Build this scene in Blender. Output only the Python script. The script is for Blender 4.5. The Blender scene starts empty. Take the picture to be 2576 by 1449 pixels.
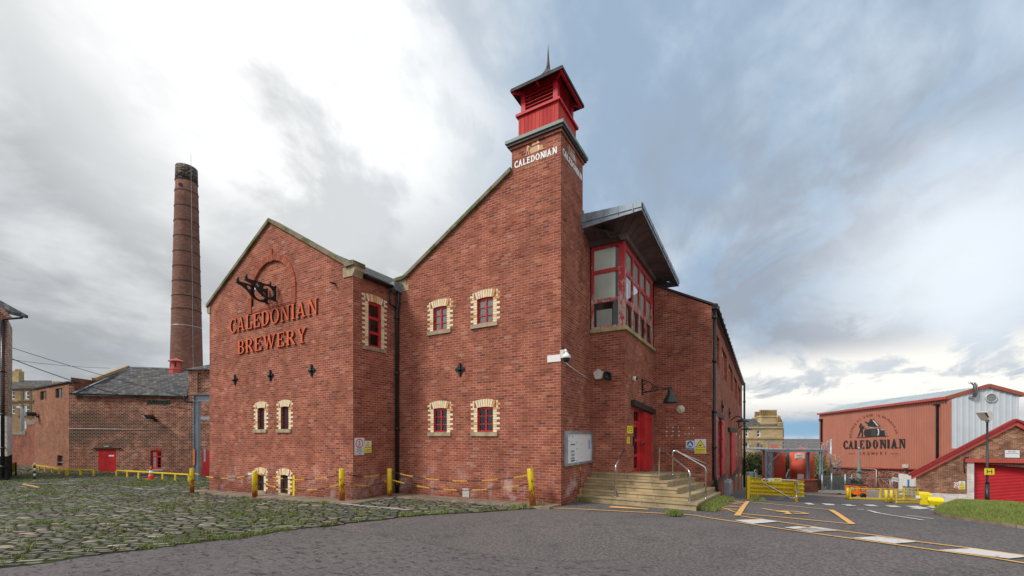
import bpy, math, random
import numpy as np
from mathutils import Vector, geometry
random.seed(7)
R = math.radians
sc = bpy.context.scene
COL = sc.collection
# ------------------------------------------------------------------ camera
CAM = (4.744, -10.779, 1.88)
UX, UY = .8638, .5040
F, CX, CY = 1078., 1288., 1095.
cam = bpy.data.cameras.new('camera'); co = bpy.data.objects.new('camera', cam); COL.objects.link(co)
co.location = CAM; co.rotation_euler = (R(90), 0, math.atan2(UY, UX))
cam.sensor_width = 36; cam.lens = F/2576*36; cam.shift_y = (CY-724.5)/2576
cam.clip_start = .1; cam.clip_end = 5000
sc.camera = co
# ------------------------------------------------------------------ world
def rayv(px, py):
    t = (px-CX)/F; s = (CY-py)/F
    return (t*UX-UY, t*UY+UX, s)
SUN_AZ = Vector((-.55, -.83, 0)).normalized(); SUN_EL = R(42)
world = bpy.data.worlds.new('World'); sc.world = world; world.use_nodes = True
def build_world():
    nt = world.node_tree; N = nt.nodes; L = nt.links; N.clear()
    out = N.new('ShaderNodeOutputWorld'); bg = N.new('ShaderNodeBackground'); L.new(bg.outputs[0], out.inputs[0])
    sky = N.new('ShaderNodeTexSky'); sky.sky_type = 'NISHITA'; sky.sun_disc = False
    sky.sun_elevation = SUN_EL; sky.sun_rotation = math.atan2(SUN_AZ.x, SUN_AZ.y)
    tc = N.new('ShaderNodeTexCoord')
    def M(op, a, b=None, c=None, clamp=False):
        n = N.new('ShaderNodeMath'); n.operation = op; n.use_clamp = clamp
        for i, v in enumerate((a, b, c)):
            if v is None: continue
            if isinstance(v, (int, float)): n.inputs[i].default_value = v
            else: L.new(v, n.inputs[i])
        return n.outputs[0]
    def mix(f, a, b):
        n = N.new('ShaderNodeMix'); n.data_type = 'RGBA'
        for k, v in ((0, f), (6, a), (7, b)):
            if isinstance(v, (int, float)): n.inputs[k].default_value = v
            elif isinstance(v, tuple): n.inputs[k].default_value = (*v, 1)
            else: L.new(v, n.inputs[k])
        return n.outputs[2]
    nrm = N.new('ShaderNodeVectorMath'); nrm.operation = 'NORMALIZE'; L.new(tc.outputs['Generated'], nrm.inputs[0])
    V = nrm.outputs[0]
    sp = N.new('ShaderNodeSeparateXYZ'); L.new(V, sp.inputs[0])
    # cloud-layer coordinates: direction projected on a high flat layer
    k = M('DIVIDE', 1.0, M('ADD', M('MAXIMUM', sp.outputs[2], 0.0), .22))
    cv = N.new('ShaderNodeVectorMath'); cv.operation = 'SCALE'; L.new(V, cv.inputs[0]); L.new(k, cv.inputs['Scale'])
    def noise(scale, det, rough, off, dist=0., src=None):
        mp = N.new('ShaderNodeMapping'); mp.inputs['Location'].default_value = off
        mp.inputs['Rotation'].default_value = (0, 0, R(25)); mp.inputs['Scale'].default_value = (1, .62, 1)
        L.new(src or cv.outputs[0], mp.inputs[0])
        n = N.new('ShaderNodeTexNoise'); n.inputs['Scale'].default_value = scale; n.inputs['Detail'].default_value = det
        n.inputs['Roughness'].default_value = rough; n.inputs['Distortion'].default_value = dist
        L.new(mp.outputs[0], n.inputs['Vector']); return n.outputs['Fac']
    def ss(x, a, b):
        n = N.new('ShaderNodeMapRange'); n.interpolation_type = 'SMOOTHSTEP'
        n.inputs[1].default_value = a; n.inputs[2].default_value = b
        n.inputs[3].default_value = 0; n.inputs[4].default_value = 1
        L.new(x, n.inputs[0]); return n.outputs[0]
    n1 = noise(1.15, 7, .55, (3.1, 1.2, 0), .35); n2 = noise(3.0, 6, .6, (9, 4, 2), .5)
    n3 = noise(2.6, 6, .55, (1.7, 5.2, 3.3), .3, V); n4 = noise(6.5, 6, .6, (7.7, 2.2, 1.3), .4, V)
    n3 = M('ADD', M('MULTIPLY', n3, .7), M('MULTIPLY', n4, .3))
    nn = M('ADD', M('ADD', M('MULTIPLY', n1, .20), M('MULTIPLY', n2, .12)), M('MULTIPLY', n3, .68))
    def blob(px, py, inner, outer, wob=.35):
        d = Vector(rayv(px, py)).normalized()
        dt = N.new('ShaderNodeVectorMath'); dt.operation = 'DOT_PRODUCT'; L.new(V, dt.inputs[0]); dt.inputs[1].default_value = d
        ang = M('ARCCOSINE', M('MINIMUM', dt.outputs['Value'], .99999))
        a = M('ADD', ang, M('MULTIPLY', M('SUBTRACT', nn, .5), wob*2.2))
        return M('SUBTRACT', 1.0, ss(a, R(inner), R(outer)))
    blue = mix(.22, (.31, .46, .66), sky.outputs[0])
    sk = N.new('ShaderNodeVectorMath'); sk.operation = 'SCALE'; L.new(sky.outputs[0], sk.inputs[0]); sk.inputs['Scale'].default_value = .10
    blue = mix(.75, sk.outputs[0], (.36, .52, .73))
    grey = mix(ss(nn, .43, .57), (.37, .395, .42), (.74, .76, .77))
    # right side of the sky is thinner and bluer
    rb = M('MAXIMUM', blob(1950, 60, 14, 46, .5), blob(2500, 330, 8, 26, .5))
    base = mix(M('MULTIPLY', rb, .9), grey, mix(ss(nn, .43, .60), mix(.45, blue, (.35, .46, .58)), (.60, .71, .83)))
    # dark cloud banks low on the right
    z = sp.outputs[2]
    dk = M('MULTIPLY', blob(2150, 790, 10, 30, .6), ss(n2, .40, .58))
    base = mix(M('MULTIPLY', dk, .7), base, (.33, .36, .42))
    dk2 = M('MULTIPLY', blob(120, 830, 8, 34, .4), ss(n1, .45, .62))
    base = mix(M('MULTIPLY', dk2, .45), base, (.36, .40, .45))
    # bright openings
    def add(base, b, col): return mix(b, base, col)
    base = add(base, M('MULTIPLY', blob(2420, 660, 1, 14, .32), .85), (.88, .94, 1.0))
    lo = M('SUBTRACT', 1.0, ss(M('ABSOLUTE', M('SUBTRACT', z, .10)), .02, .085))
    right = blob(2250, 960, 14, 34, .1)
    base = add(base, M('MULTIPLY', M('MULTIPLY', lo, right), ss(n2, .40, .52)), (1.0, .98, .92))
    w = M('MAXIMUM', M('MAXIMUM', blob(690, 190, 7, 21, .8), blob(400, 20, 2, 15, .6)), M('MULTIPLY', blob(980, 350, 1, 15, .8), .9))
    w = M('MULTIPLY', w, M('ADD', .42, M('MULTIPLY', ss(n3, .40, .53), .58)))
    base = add(base, w, (1.06, 1.07, 1.07))
    lb = M('MULTIPLY', M('MULTIPLY', M('SUBTRACT', 1.0, ss(M('ABSOLUTE', M('SUBTRACT', z, .012)), .006, .03)), blob(2030, 1070, 6, 12, .02)), .9)
    base = add(base, lb, (.22, .42, .62))
    # the half of the sky behind the camera is bright, even cloud
    dt = N.new('ShaderNodeVectorMath'); dt.operation = 'DOT_PRODUCT'; L.new(V, dt.inputs[0]); dt.inputs[1].default_value = (.25, -.95, .2)
    base = add(base, ss(dt.outputs['Value'], .05, .5), (.82, .82, .84))
    # below the horizon
    base = add(base, M('SUBTRACT', 1.0, ss(z, -.04, -.005)), (.12, .12, .11))
    L.new(base, bg.inputs[0]); bg.inputs[1].default_value = .87
build_world()
sun = bpy.data.lights.new('sun', 'SUN'); so = bpy.data.objects.new('sun', sun); COL.objects.link(so)
sun.energy = 2.1; sun.angle = R(13); sun.color = (1, .95, .88)
sd = Vector((SUN_AZ.x*math.cos(SUN_EL), SUN_AZ.y*math.cos(SUN_EL), math.sin(SUN_EL)))
so.rotation_euler = (-sd).to_track_quat('-Z', 'Y').to_euler(); so.location = (0, -20, 40)
sc.view_settings.view_transform = 'Standard'; sc.view_settings.look = 'None'
sc.view_settings.exposure = 0.28; sc.view_settings.gamma = 1
sc.render.engine = 'CYCLES'
# ------------------------------------------------------------------ coordinate helpers
def cw(xc, d, z=0.): return (CAM[0]+xc*UX-d*UY, CAM[1]+xc*UY+d*UX, z)
def atD(px, py, d): r = rayv(px, py); return (CAM[0]+r[0]*d, CAM[1]+r[1]*d, CAM[2]+r[2]*d)
def lerpt(x, pts):
    if x <= pts[0][0]: return pts[0][1]
    for (a, b), (c, d) in zip(pts, pts[1:]):
        if x <= c: return b+(d-b)*(x-a)/(c-a)
    return pts[-1][1]
GY = [(-30, .1), (-10, .04), (-3, 0), (1.0, -.06), (3, -.14), (6.4, -.34), (9.5, -.75), (16.4, -1.5), (22, -2.0), (27, -2.38), (30, -2.75), (33, -3.15), (45, -4.2), (75, -5.2), (95, -9), (200, -24), (4000, -26)]
GX = [(-4000, -5), (-150, -2.5), (-60, -.9), (-36, -.55), (-22, -.55), (-14.9, -.41), (-6.2, -.15), (0, 0), (4000, 0)]
def gz(x, y):
    w = min(1, max(0, (x+8)/8.)); w = w*w*(3-2*w)
    if y > 60: w = max(w, min(1, (y-60)/60.))
    a = min(1, max(0, (-16-x)/5.))
    return w*lerpt(y, GY)+lerpt(x, GX)-a*.09*min(4, max(0, y))
def gp(px, py, lift=0.):
    r = rayv(px, py); d = 1.; step = .5
    f = lambda d: CAM[2]+r[2]*d-gz(CAM[0]+r[0]*d, CAM[1]+r[1]*d)
    while f(d+step) > 0 and d < 400: d += step
    a, b = d, d+step
    for _ in range(30):
        m = (a+b)/2
        if f(m) > 0: a = m
        else: b = m
    return (CAM[0]+r[0]*a, CAM[1]+r[1]*a, CAM[2]+r[2]*a+lift)
class Pl:
    """vertical wall plane through two plan points; u runs to the viewer's right, o is outwards"""
    def __init__(s, p0, p1, u0=0.):
        s.p = Vector((p0[0], p0[1])); s.t = (Vector((p1[0], p1[1]))-s.p).normalized(); s.n = Vector((s.t.y, -s.t.x)); s.u0 = u0
        s.L = (Vector((p1[0], p1[1]))-s.p).length
    def pt(s, u, z, o=0.):
        q = s.p+s.t*(u-s.u0)+s.n*o; return (q.x, q.y, z)
    def pix(s, px, py):
        r = rayv(px, py); c = Vector((CAM[0], CAM[1])); rr = Vector((r[0], r[1]))
        d = (s.p-c).dot(s.n)/rr.dot(s.n); q = c+rr*d
        return ((q-s.p).dot(s.t)+s.u0, CAM[2]+r[2]*d)
def PY(y): return Pl((0, y), (1, y))
def PX(x): return Pl((x, 0), (x, 1))
# ------------------------------------------------------------------ mesh builder
ORG = {}
class MB:
    def __init__(s): s.v = []; s.f = []; s.m = []; s.uv = None; s.smooth = []
    def quad(s, pts, m=0, sm=False):
        b = len(s.v); s.v += [tuple(p) for p in pts]; s.f.append(list(range(b, b+len(pts)))); s.m.append(m); s.smooth.append(sm); return s
    def raw(s, vs, fs, m=0, sm=False):
        b = len(s.v); s.v += [tuple(p) for p in vs]
        for f in fs: s.f.append([i+b for i in f]); s.m.append(m); s.smooth.append(sm)
        return s
    def hexa(s, p, m=0):     # p: 4 bottom + 4 top corners (ccw from above)
        return s.raw(p, [(3, 2, 1, 0), (4, 5, 6, 7), (0, 1, 5, 4), (1, 2, 6, 5), (2, 3, 7, 6), (3, 0, 4, 7)], m)
    def box(s, x0, x1, y0, y1, z0, z1, m=0):
        return s.hexa([(x0, y0, z0), (x1, y0, z0), (x1, y1, z0), (x0, y1, z0), (x0, y0, z1), (x1, y0, z1), (x1, y1, z1), (x0, y1, z1)], m)
    def pbox(s, P, u0, u1, z0, z1, o0, o1, m=0):
        g = P.pt
        return s.hexa([g(u0, z0, o1), g(u1, z0, o1), g(u1, z0, o0), g(u0, z0, o0), g(u0, z1, o1), g(u1, z1, o1), g(u1, z1, o0), g(u0, z1, o0)], m)
    def pprism(s, P, poly, o0, o1, m=0, ms=None):   # poly: (u,z) ccw as seen from outside; extruded o0..o1
        n = len(poly); a = [P.pt(u, z, o1) for u, z in poly]; b = [P.pt(u, z, o0) for u, z in poly]
        s.raw(a, [list(range(n))], m); s.raw(b, [list(range(n))[::-1]], m)
        for i in range(n):
            j = (i+1) % n; s.quad([a[i], b[i], b[j], a[j]], m if ms is None else ms)
        return s
    def prism(s, poly, z0, z1, m=0):                # plan polygon ccw
        n = len(poly); f = lambda z, i: z[i] if isinstance(z, (list, tuple)) else z
        a = [(p[0], p[1], f(z1, i)) for i, p in enumerate(poly)]; b = [(p[0], p[1], f(z0, i)) for i, p in enumerate(poly)]
        s.raw(a, [list(range(n))], m); s.raw(b, [list(range(n))[::-1]], m)
        for i in range(n):
            j = (i+1) % n; s.quad([b[i], b[j], a[j], a[i]], m)
        return s
    def tube(s, path, r, seg=10, m=0, cap=True, sm=True):
        P = [Vector(p) for p in path]; rs = r if isinstance(r, (list, tuple)) else [r]*len(P)
        base = len(s.v); up = None
        for i, p in enumerate(P):
            d = (P[min(i+1, len(P)-1)]-P[max(i-1, 0)]).normalized()
            if up is None: up = Vector((0, 0, 1)) if abs(d.z) < .9 else Vector((1, 0, 0))
            a = d.cross(up).normalized(); b = a.cross(d).normalized(); up = b
            for k in range(seg):
                t = 2*math.pi*k/seg; s.v.append(tuple(p+(a*math.cos(t)+b*math.sin(t))*rs[i]))
        for i in range(len(P)-1):
            for k in range(seg):
                k2 = (k+1) % seg
                s.f.append([base+i*seg+k, base+i*seg+k2, base+(i+1)*seg+k2, base+(i+1)*seg+k]); s.m.append(m); s.smooth.append(sm)
        if cap:
            s.f.append([base+k for k in range(seg)][::-1]); s.m.append(m); s.smooth.append(False)
            e = base+(len(P)-1)*seg; s.f.append([e+k for k in range(seg)]); s.m.append(m); s.smooth.append(False)
        return s
    def lathe(s, prof, c=(0, 0, 0), seg=24, m=0, sm=True, axis=None):
        base = len(s.v); ax = Vector(axis).normalized() if axis else Vector((0, 0, 1))
        q = Vector((0, 0, 1)).rotation_difference(ax)
        for r, z in prof:
            for k in range(seg):
                t = 2*math.pi*k/seg; v = q @ Vector((r*math.cos(t), r*math.sin(t), z)); s.v.append((c[0]+v.x, c[1]+v.y, c[2]+v.z))
        for i in range(len(prof)-1):
            for k in range(seg):
                k2 = (k+1) % seg
                s.f.append([base+i*seg+k, base+i*seg+k2, base+(i+1)*seg+k2, base+(i+1)*seg+k]); s.m.append(m); s.smooth.append(sm)
        if prof[0][0] > 1e-4: s.f.append([base+k for k in range(seg)][::-1]); s.m.append(m); s.smooth.append(False)
        if prof[-1][0] > 1e-4:
            e = base+(len(prof)-1)*seg; s.f.append([e+k for k in range(seg)]); s.m.append(m); s.smooth.append(False)
        return s
    def bar(s, a, b, w, h, m=0):                    # rectangular bar between points
        a, b = Vector(a), Vector(b); d = (b-a).normalized()
        up = Vector((0, 0, 1)) if abs(d.z) < .95 else Vector((UX, UY, 0))
        r = d.cross(up).normalized()*w/2; u = r.cross(d).normalized()*h/2
        return s.raw([a-r-u, a+r-u, a+r+u, a-r+u, b-r-u, b+r-u, b+r+u, b-r+u], [(0, 1, 2, 3), (7, 6, 5, 4), (0, 4, 5, 1), (1, 5, 6, 2), (2, 6, 7, 3), (3, 7, 4, 0)], m)
    def build(s, name, mats, parent=None, org=None):
        if org is None: org = ORG.get(parent.name, (0, 0, 0)) if parent else (0, 0, 0)
        me = bpy.data.meshes.new(name)
        vs = np.array(s.v, float).reshape(-1, 3)
        me.from_pydata((vs-np.array(org)).tolist(), [], s.f)
        for mt in (mats if isinstance(mats, (list, tuple)) else [mats]): me.materials.append(mt)
        me.polygons.foreach_set('material_index', s.m); me.polygons.foreach_set('use_smooth', s.smooth)
        me.update()
        ul = me.uv_layers.new(name='UVMap')
        if len(s.f) < 60000:
            dat = np.zeros(len(me.loops)*2)
            for p in me.polygons:
                n = p.normal
                if abs(n.z) > .985: t = Vector((1, 0, 0)); b = Vector((0, 1, 0))
                else: t = Vector((-n.y, n.x, 0)).normalized(); b = n.cross(t)
                for li in p.loop_indices:
                    q = Vector(vs[me.loops[li].vertex_index]); dat[2*li] = q.dot(t); dat[2*li+1] = q.dot(b)
            ul.data.foreach_set('uv', dat)
        if s.uv is not None: ul.data.foreach_set('uv', np.array(s.uv, float).ravel())
        o = bpy.data.objects.new(name, me); COL.objects.link(o)
        if parent: o.parent = parent
        elif org != (0, 0, 0): o.location = org
        ORG[o.name] = org
        return o
def tag(o, label=None, cat=None, group=None, kind=None):
    if label: o['label'] = label
    if cat: o['category'] = cat
    if group: o['group'] = group
    if kind: o['kind'] = kind
    return o
def thing(name, label, cat, loc=(0, 0, 0), rz=0, group=None):
    o = bpy.data.objects.new(name, None); COL.objects.link(o); o.location = loc; o.rotation_euler = (0, 0, rz)
    o.empty_display_size = .2
    ORG[o.name] = tuple(loc)
    return tag(o, label, cat, group)
def local_thing(*a, **k):     # parts given in local coordinates
    o = thing(*a, **k); ORG[o.name] = (0, 0, 0); return o
def dup(root, loc, rz, label, group=None):
    def cp(o, par):
        c = o.copy(); COL.objects.link(c); c.parent = par
        for ch in o.children: cp(ch, c)
        return c
    r = cp(root, None); r.location = loc; r.rotation_euler = (0, 0, rz); r['label'] = label
    if group: r['group'] = group
    return r
# ------------------------------------------------------------------ materials
MC = {}
class NT:
    def __init__(s, name, rough=.8, metal=0., spec=.5):
        s.mat = bpy.data.materials.new(name); s.mat.use_nodes = True; s.nt = s.mat.node_tree; s.N = s.nt.nodes; s.L = s.nt.links
        s.b = s.N['Principled BSDF']; s.b.inputs['Roughness'].default_value = rough; s.b.inputs['Metallic'].default_value = metal
        s.b.inputs['Specular IOR Level'].default_value = spec
        s.tc = s.N.new('ShaderNodeTexCoord')
    def put(s, sock, v):
        if v is None: return
        if isinstance(v, (int, float)): sock.default_value = v
        elif isinstance(v, tuple): sock.default_value = (*v, 1) if len(v) == 3 and sock.type == 'RGBA' else v
        else: s.L.new(v, sock)
    def math(s, op, a, b=None, clamp=False):
        n = s.N.new('ShaderNodeMath'); n.operation = op; n.use_clamp = clamp; s.put(n.inputs[0], a); s.put(n.inputs[1], b); return n.outputs[0]
    def mix(s, f, a, b, mode='MIX'):
        n = s.N.new('ShaderNodeMix'); n.data_type = 'RGBA'; n.blend_type = mode; s.put(n.inputs[0], f); s.put(n.inputs[6], a); s.put(n.inputs[7], b); return n.outputs[2]
    def noise(s, scale, det=4, rough=.55, src='Object', sc3=None, dist=0.):
        v = s.tc.outputs[src] if isinstance(src, str) else src
        if sc3:
            mp = s.N.new('ShaderNodeMapping'); mp.inputs['Scale'].default_value = sc3; s.L.new(v, mp.inputs[0]); v = mp.outputs[0]
        n = s.N.new('ShaderNodeTexNoise'); n.inputs['Scale'].default_value = scale; n.inputs['Detail'].default_value = det
        n.inputs['Roughness'].default_value = rough; n.inputs['Distortion'].default_value = dist; s.L.new(v, n.inputs['Vector']); return n.outputs['Fac']
    def ss(s, x, a, b, lo=0., hi=1.):
        n = s.N.new('ShaderNodeMapRange'); n.interpolation_type = 'SMOOTHSTEP'
        for i, v in enumerate((x, a, b, lo, hi)): s.put(n.inputs[i], v)
        return n.outputs[0]
    def ramp(s, f, stops, interp='LINEAR'):
        n = s.N.new('ShaderNodeValToRGB'); cr = n.color_ramp; cr.interpolation = interp
        while len(cr.elements) < len(stops): cr.elements.new(.5)
        for e, (p, c) in zip(cr.elements, stops): e.position = p; e.color = (*c, 1)
        s.put(n.inputs[0], f); return n.outputs[0]
    def bump(s, h, st=.3, dist=.01):
        n = s.N.new('ShaderNodeBump'); n.inputs['Strength'].default_value = st; n.inputs['Distance'].default_value = dist
        s.L.new(h, n.inputs['Height']); s.L.new(n.outputs[0], s.b.inputs['Normal']); return n
    def xyz(s, src='Object'):
        n = s.N.new('ShaderNodeSeparateXYZ'); s.L.new(s.tc.outputs[src] if isinstance(src, str) else src, n.inputs[0]); return n.outputs
    def col(s, c): s.put(s.b.inputs['Base Color'], c); return s
    def rough(s, c): s.put(s.b.inputs['Roughness'], c); return s
    def geo(s): return s.N.new('ShaderNodeNewGeometry').outputs
def simple(name, c, rough=.6, metal=0., var=.12, sc=3., spec=.5, bump=0.):
    if name in MC: return MC[name]
    m = NT(name, rough, metal, spec); n = m.noise(sc, 5, .6)
    m.col(m.mix(m.ss(n, .3, .7), tuple(x*(1-var) for x in c), tuple(min(1, x*(1+var)) for x in c)))
    m.rough(m.ss(n, .2, .8, rough*.85, min(1, rough*1.15)))
    if bump: m.bump(m.noise(sc*12, 4, .6), .4, bump)
    MC[name] = m.mat; return m.mat
def brick(name, pal, mortar, bw=.225, bh=.075, mort=.0055, stain=.25, soot=0., white_below=None, mvar=.35, seed=0, eff=0.):
    m = NT(name, .92, 0, .08)
    uv = m.tc.outputs['UV']
    b = m.N.new('ShaderNodeTexBrick'); m.L.new(uv, b.inputs['Vector'])
    b.inputs['Scale'].default_value = 1; b.inputs['Brick Width'].default_value = bw; b.inputs['Row Height'].default_value = bh
    b.inputs['Mortar Size'].default_value = mort; b.inputs['Mortar Smooth'].default_value = .15; b.offset = .5; b.inputs['Bias'].default_value = 0
    b.inputs['Color1'].default_value = (0, 0, 0, 1); b.inputs['Color2'].default_value = (1, 1, 1, 1); b.inputs['Mortar'].default_value = (.5, .5, .5, 1)
    bc = m.ramp(b.outputs['Color'], pal, 'CONSTANT')
    big = m.noise(.55, 5, .6); med = m.noise(2.3, 5, .6); fine = m.noise(38, 4, .65)
    mo = m.mix(m.ss(med, .35, .65), tuple(x*(1-mvar) for x in mortar), tuple(min(1, x*(1+mvar)) for x in mortar))
    bc = m.mix(.38, bc, m.ramp(m.math('ADD', m.math('MULTIPLY', med, .6), m.math('MULTIPLY', fine, .4)), [(0.3, (.55, .55, .55)), (.7, (1.35, 1.3, 1.25))]), 'MULTIPLY')
    c = m.mix(b.outputs['Fac'], bc, mo)
    c = m.mix(m.ss(big, .3, .72), m.mix(1., c, (1-stain, 1-stain, 1-stain*.95), 'MULTIPLY'), m.mix(1., c, (1+stain*.5, 1+stain*.4, 1+stain*.35), 'MULTIPLY'))
    stk = m.noise(1.1, 5, .6, sc3=(2.2, 2.2, .16)); c = m.mix(m.ss(stk, .54, .72, 0, .35), c, m.mix(1., c, (.72, .70, .70), 'MULTIPLY'))
    if soot:
        so_ = m.noise(.55, 7, .72, sc3=(1, 1, 1.8)); zz = m.xyz()[2]; xx = m.xyz()[0]      # a long-standing soot stain across the middle of the wall
        band = m.math('MULTIPLY', m.ss(zz, 1.5, 2.3), m.ss(zz, 5.2, 3.6)); band = m.math('MULTIPLY', band, m.ss(xx, 7.0, -3.5, .25, 1.))
        so_ = m.math('ADD', so_, m.math('MULTIPLY', band, .15)); c = m.mix(m.ss(so_, .52, .72, 0, soot), c, m.mix(b.outputs['Fac'], (.05, .03, .024), (.36, .25, .19)))
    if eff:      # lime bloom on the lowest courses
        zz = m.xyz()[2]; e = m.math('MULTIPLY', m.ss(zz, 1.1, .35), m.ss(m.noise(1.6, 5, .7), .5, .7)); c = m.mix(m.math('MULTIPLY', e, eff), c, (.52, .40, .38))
        dk = m.math('MULTIPLY', m.ss(m.math('ADD', zz, m.math('MULTIPLY', med, .5)), .75, .05), .7); c = m.mix(dk, c, m.mix(1., c, (.62, .57, .57), 'MULTIPLY'))  # wall foot darkened: splash dirt plus contact shade put into the colour
    m.col(c)
    h = m.math('ADD', m.math('MULTIPLY', b.outputs['Fac'], -1.), m.math('MULTIPLY', fine, .35))
    m.bump(h, .5, .006); MC[name] = m.mat; return m.mat
RED = [(0, (.25, .073, .049)), (.16, (.295, .090, .058)), (.38, (.335, .108, .067)), (.62, (.37, .123, .076)), (.83, (.29, .096, .067)), (.925, (.165, .068, .056)), (.95, (.45, .17, .095)), (.983, (.38, .21, .16))]
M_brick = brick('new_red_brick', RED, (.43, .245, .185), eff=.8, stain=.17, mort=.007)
OLD = [(0, (.13, .042, .03)), (.2, (.23, .062, .038)), (.45, (.31, .082, .046)), (.7, (.19, .06, .04)), (.86, (.40, .15, .09)), (.95, (.30, .18, .14))]
M_old = brick('old_red_brick', OLD, (.50, .36, .27), stain=.12, soot=.9, bw=.26, bh=.098, mort=.014)
M_pale = brick('pale_painted_brick', [(0, (.40, .20, .13)), (.4, (.46, .24, .155)), (.8, (.36, .18, .12))], (.25, .12, .08), stain=.15, bh=.09, mort=.011)
M_dull = brick('dull_red_brick', [(0, (.26, .10, .07)), (.5, (.32, .125, .085)), (.8, (.22, .09, .065))], (.30, .16, .11), stain=.25)
M_keg = brick('keg_hall_brick', [(0, (.20, .085, .05)), (.3, (.30, .125, .075)), (.6, (.36, .17, .10)), (.85, (.24, .10, .06)), (.95, (.45, .26, .18))], (.40, .29, .21), stain=.3, mort=.009)
M_ware = brick('warehouse_base_brick', [(0, (.12, .05, .04)), (.3, (.24, .09, .065)), (.6, (.34, .14, .10)), (.85, (.50, .30, .24))], (.22, .14, .11), stain=.3, mort=.007)
M_whiteb = brick('whitewashed_brick', [(0, (.72, .70, .67)), (.5, (.80, .78, .75)), (.9, (.62, .58, .54))], (.50, .47, .44), stain=.15)
M_blackb = brick('black_painted_brick', [(0, (.02, .02, .022)), (.5, (.03, .03, .032))], (.012, .012, .012), stain=.1)
M_quoin = brick('worn_white_quoin_brick', [(0, (.55, .50, .40)), (.35, (.28, .19, .13)), (.6, (.62, .57, .47)), (.85, (.20, .10, .07))], (.22, .16, .12), bw=.14, stain=.2)
def mk_chim():
    m = NT('chimney_brick', .9, 0, .2)
    x, y, z = m.xyz()
    at = m.math('ARCTAN2', y, x); u = m.math('MULTIPLY', at, 1.7)
    cb = m.N.new('ShaderNodeCombineXYZ'); m.L.new(u, cb.inputs[0]); m.L.new(z, cb.inputs[1])
    b = m.N.new('ShaderNodeTexBrick'); m.L.new(cb.outputs[0], b.inputs['Vector']); b.inputs['Scale'].default_value = 1
    b.inputs['Brick Width'].default_value = .36; b.inputs['Row Height'].default_value = .16; b.inputs['Mortar Size'].default_value = .016
    b.inputs['Color1'].default_value = (0, 0, 0, 1); b.inputs['Color2'].default_value = (1, 1, 1, 1)
    bc = m.ramp(b.outputs['Color'], [(0, (.16, .068, .048)), (.3, (.20, .08, .055)), (.6, (.235, .095, .065)), (.85, (.28, .12, .082))], 'CONSTANT')
    c = m.mix(b.outputs['Fac'], bc, (.27, .19, .15))
    big = m.noise(.35, 5, .6); c = m.mix(m.ss(big, .35, .65, 0, .5), c, m.mix(1., c, (.6, .6, .62), 'MULTIPLY'))
    top = m.ss(z, 30.5, 32.5); pal = m.noise(1.4, 5, .7, sc3=(1, 1, 2.5))
    c = m.mix(m.math('MULTIPLY', m.ss(z, 22, 30), m.ss(m.noise(.5, 5, .7), .5, .62, 0, .15)), c, (.33, .24, .20))
    m.col(c); m.bump(b.outputs['Fac'], .4, -.02); return m.mat
M_chim = mk_chim()
M_stone = simple('sandstone_dressing', (.36, .29, .19), .85, var=.28, sc=4, bump=.004)
M_step = simple('sandstone_step', (.36, .28, .16), .85, var=.3, sc=2.2, bump=.004)
M_cream = brick('cream_brick', [(0, (.78, .64, .40)), (.5, (.84, .71, .47)), (.85, (.72, .52, .28))], (.45, .35, .24), bw=3, bh=3, stain=.2)
def mk_island(name, cols, rough=.88):
    m = NT(name, rough, 0, .15); g = m.geo(); n = m.noise(6, 5, .65); c = m.ramp(g['Random Per Island'], cols, 'CONSTANT')
    c = m.mix(m.ss(n, .48, .66, 0, .55), c, m.mix(1., c, (.66, .60, .50), 'MULTIPLY')); m.col(c); m.bump(m.noise(30, 4), .3, .004); return m.mat
M_cream = mk_island('worn_cream_brick', [(0, (.80, .66, .42)), (.3, (.86, .74, .50)), (.6, (.74, .56, .31)), (.78, (.80, .68, .48)), (.93, (.62, .36, .17))])
def mk_moss():
    m = NT('mossy_coping', .9, 0, .2); n = m.noise(2.2, 6, .65)
    m.col(m.mix(m.ss(n, .42, .62), (.24, .20, .14), (.10, .115, .035))); m.bump(m.noise(30, 4), .4, .01); return m.mat
M_moss = mk_moss()
def mk_slate():
    m = NT('roof_slate', .85, 0, .1)
    b = m.N.new('ShaderNodeTexBrick'); m.L.new(m.tc.outputs['UV'], b.inputs['Vector']); b.inputs['Scale'].default_value = 1
    b.inputs['Brick Width'].default_value = .27; b.inputs['Row Height'].default_value = .19; b.inputs['Mortar Size'].default_value = .012
    b.inputs['Color1'].default_value = (0, 0, 0, 1); b.inputs['Color2'].default_value = (1, 1, 1, 1)
    c = m.ramp(b.outputs['Color'], [(0, (.07, .07, .075)), (.35, (.10, .10, .105)), (.6, (.135, .135, .14)), (.9, (.19, .19, .19))], 'CONSTANT')
    c = m.mix(b.outputs['Fac'], c, (.03, .03, .032)); n = m.noise(.9, 5, .6)
    c = m.mix(m.ss(n, .4, .65, 0, .35), c, (.16, .15, .12)); m.col(c); m.bump(b.outputs['Fac'], .6, -.02); return m.mat
M_slate = mk_slate()
M_lead = simple('grey_lead', (.24, .29, .34), .5, .25, .3, 2.5)
M_soff = simple('dark_brown_soffit', (.115, .078, .07), .7, 0, .35, 1.5)
M_copper = simple('verdigris_lead', (.19, .24, .225), .6, .1, .3, 3)
M_red = simple('red_paint', (.50, .018, .022), .5, 0, .2, 2.2)
M_redm = simple('red_louvre_paint', (.50, .016, .028), .5, 0, .2, 5, .2)
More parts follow.
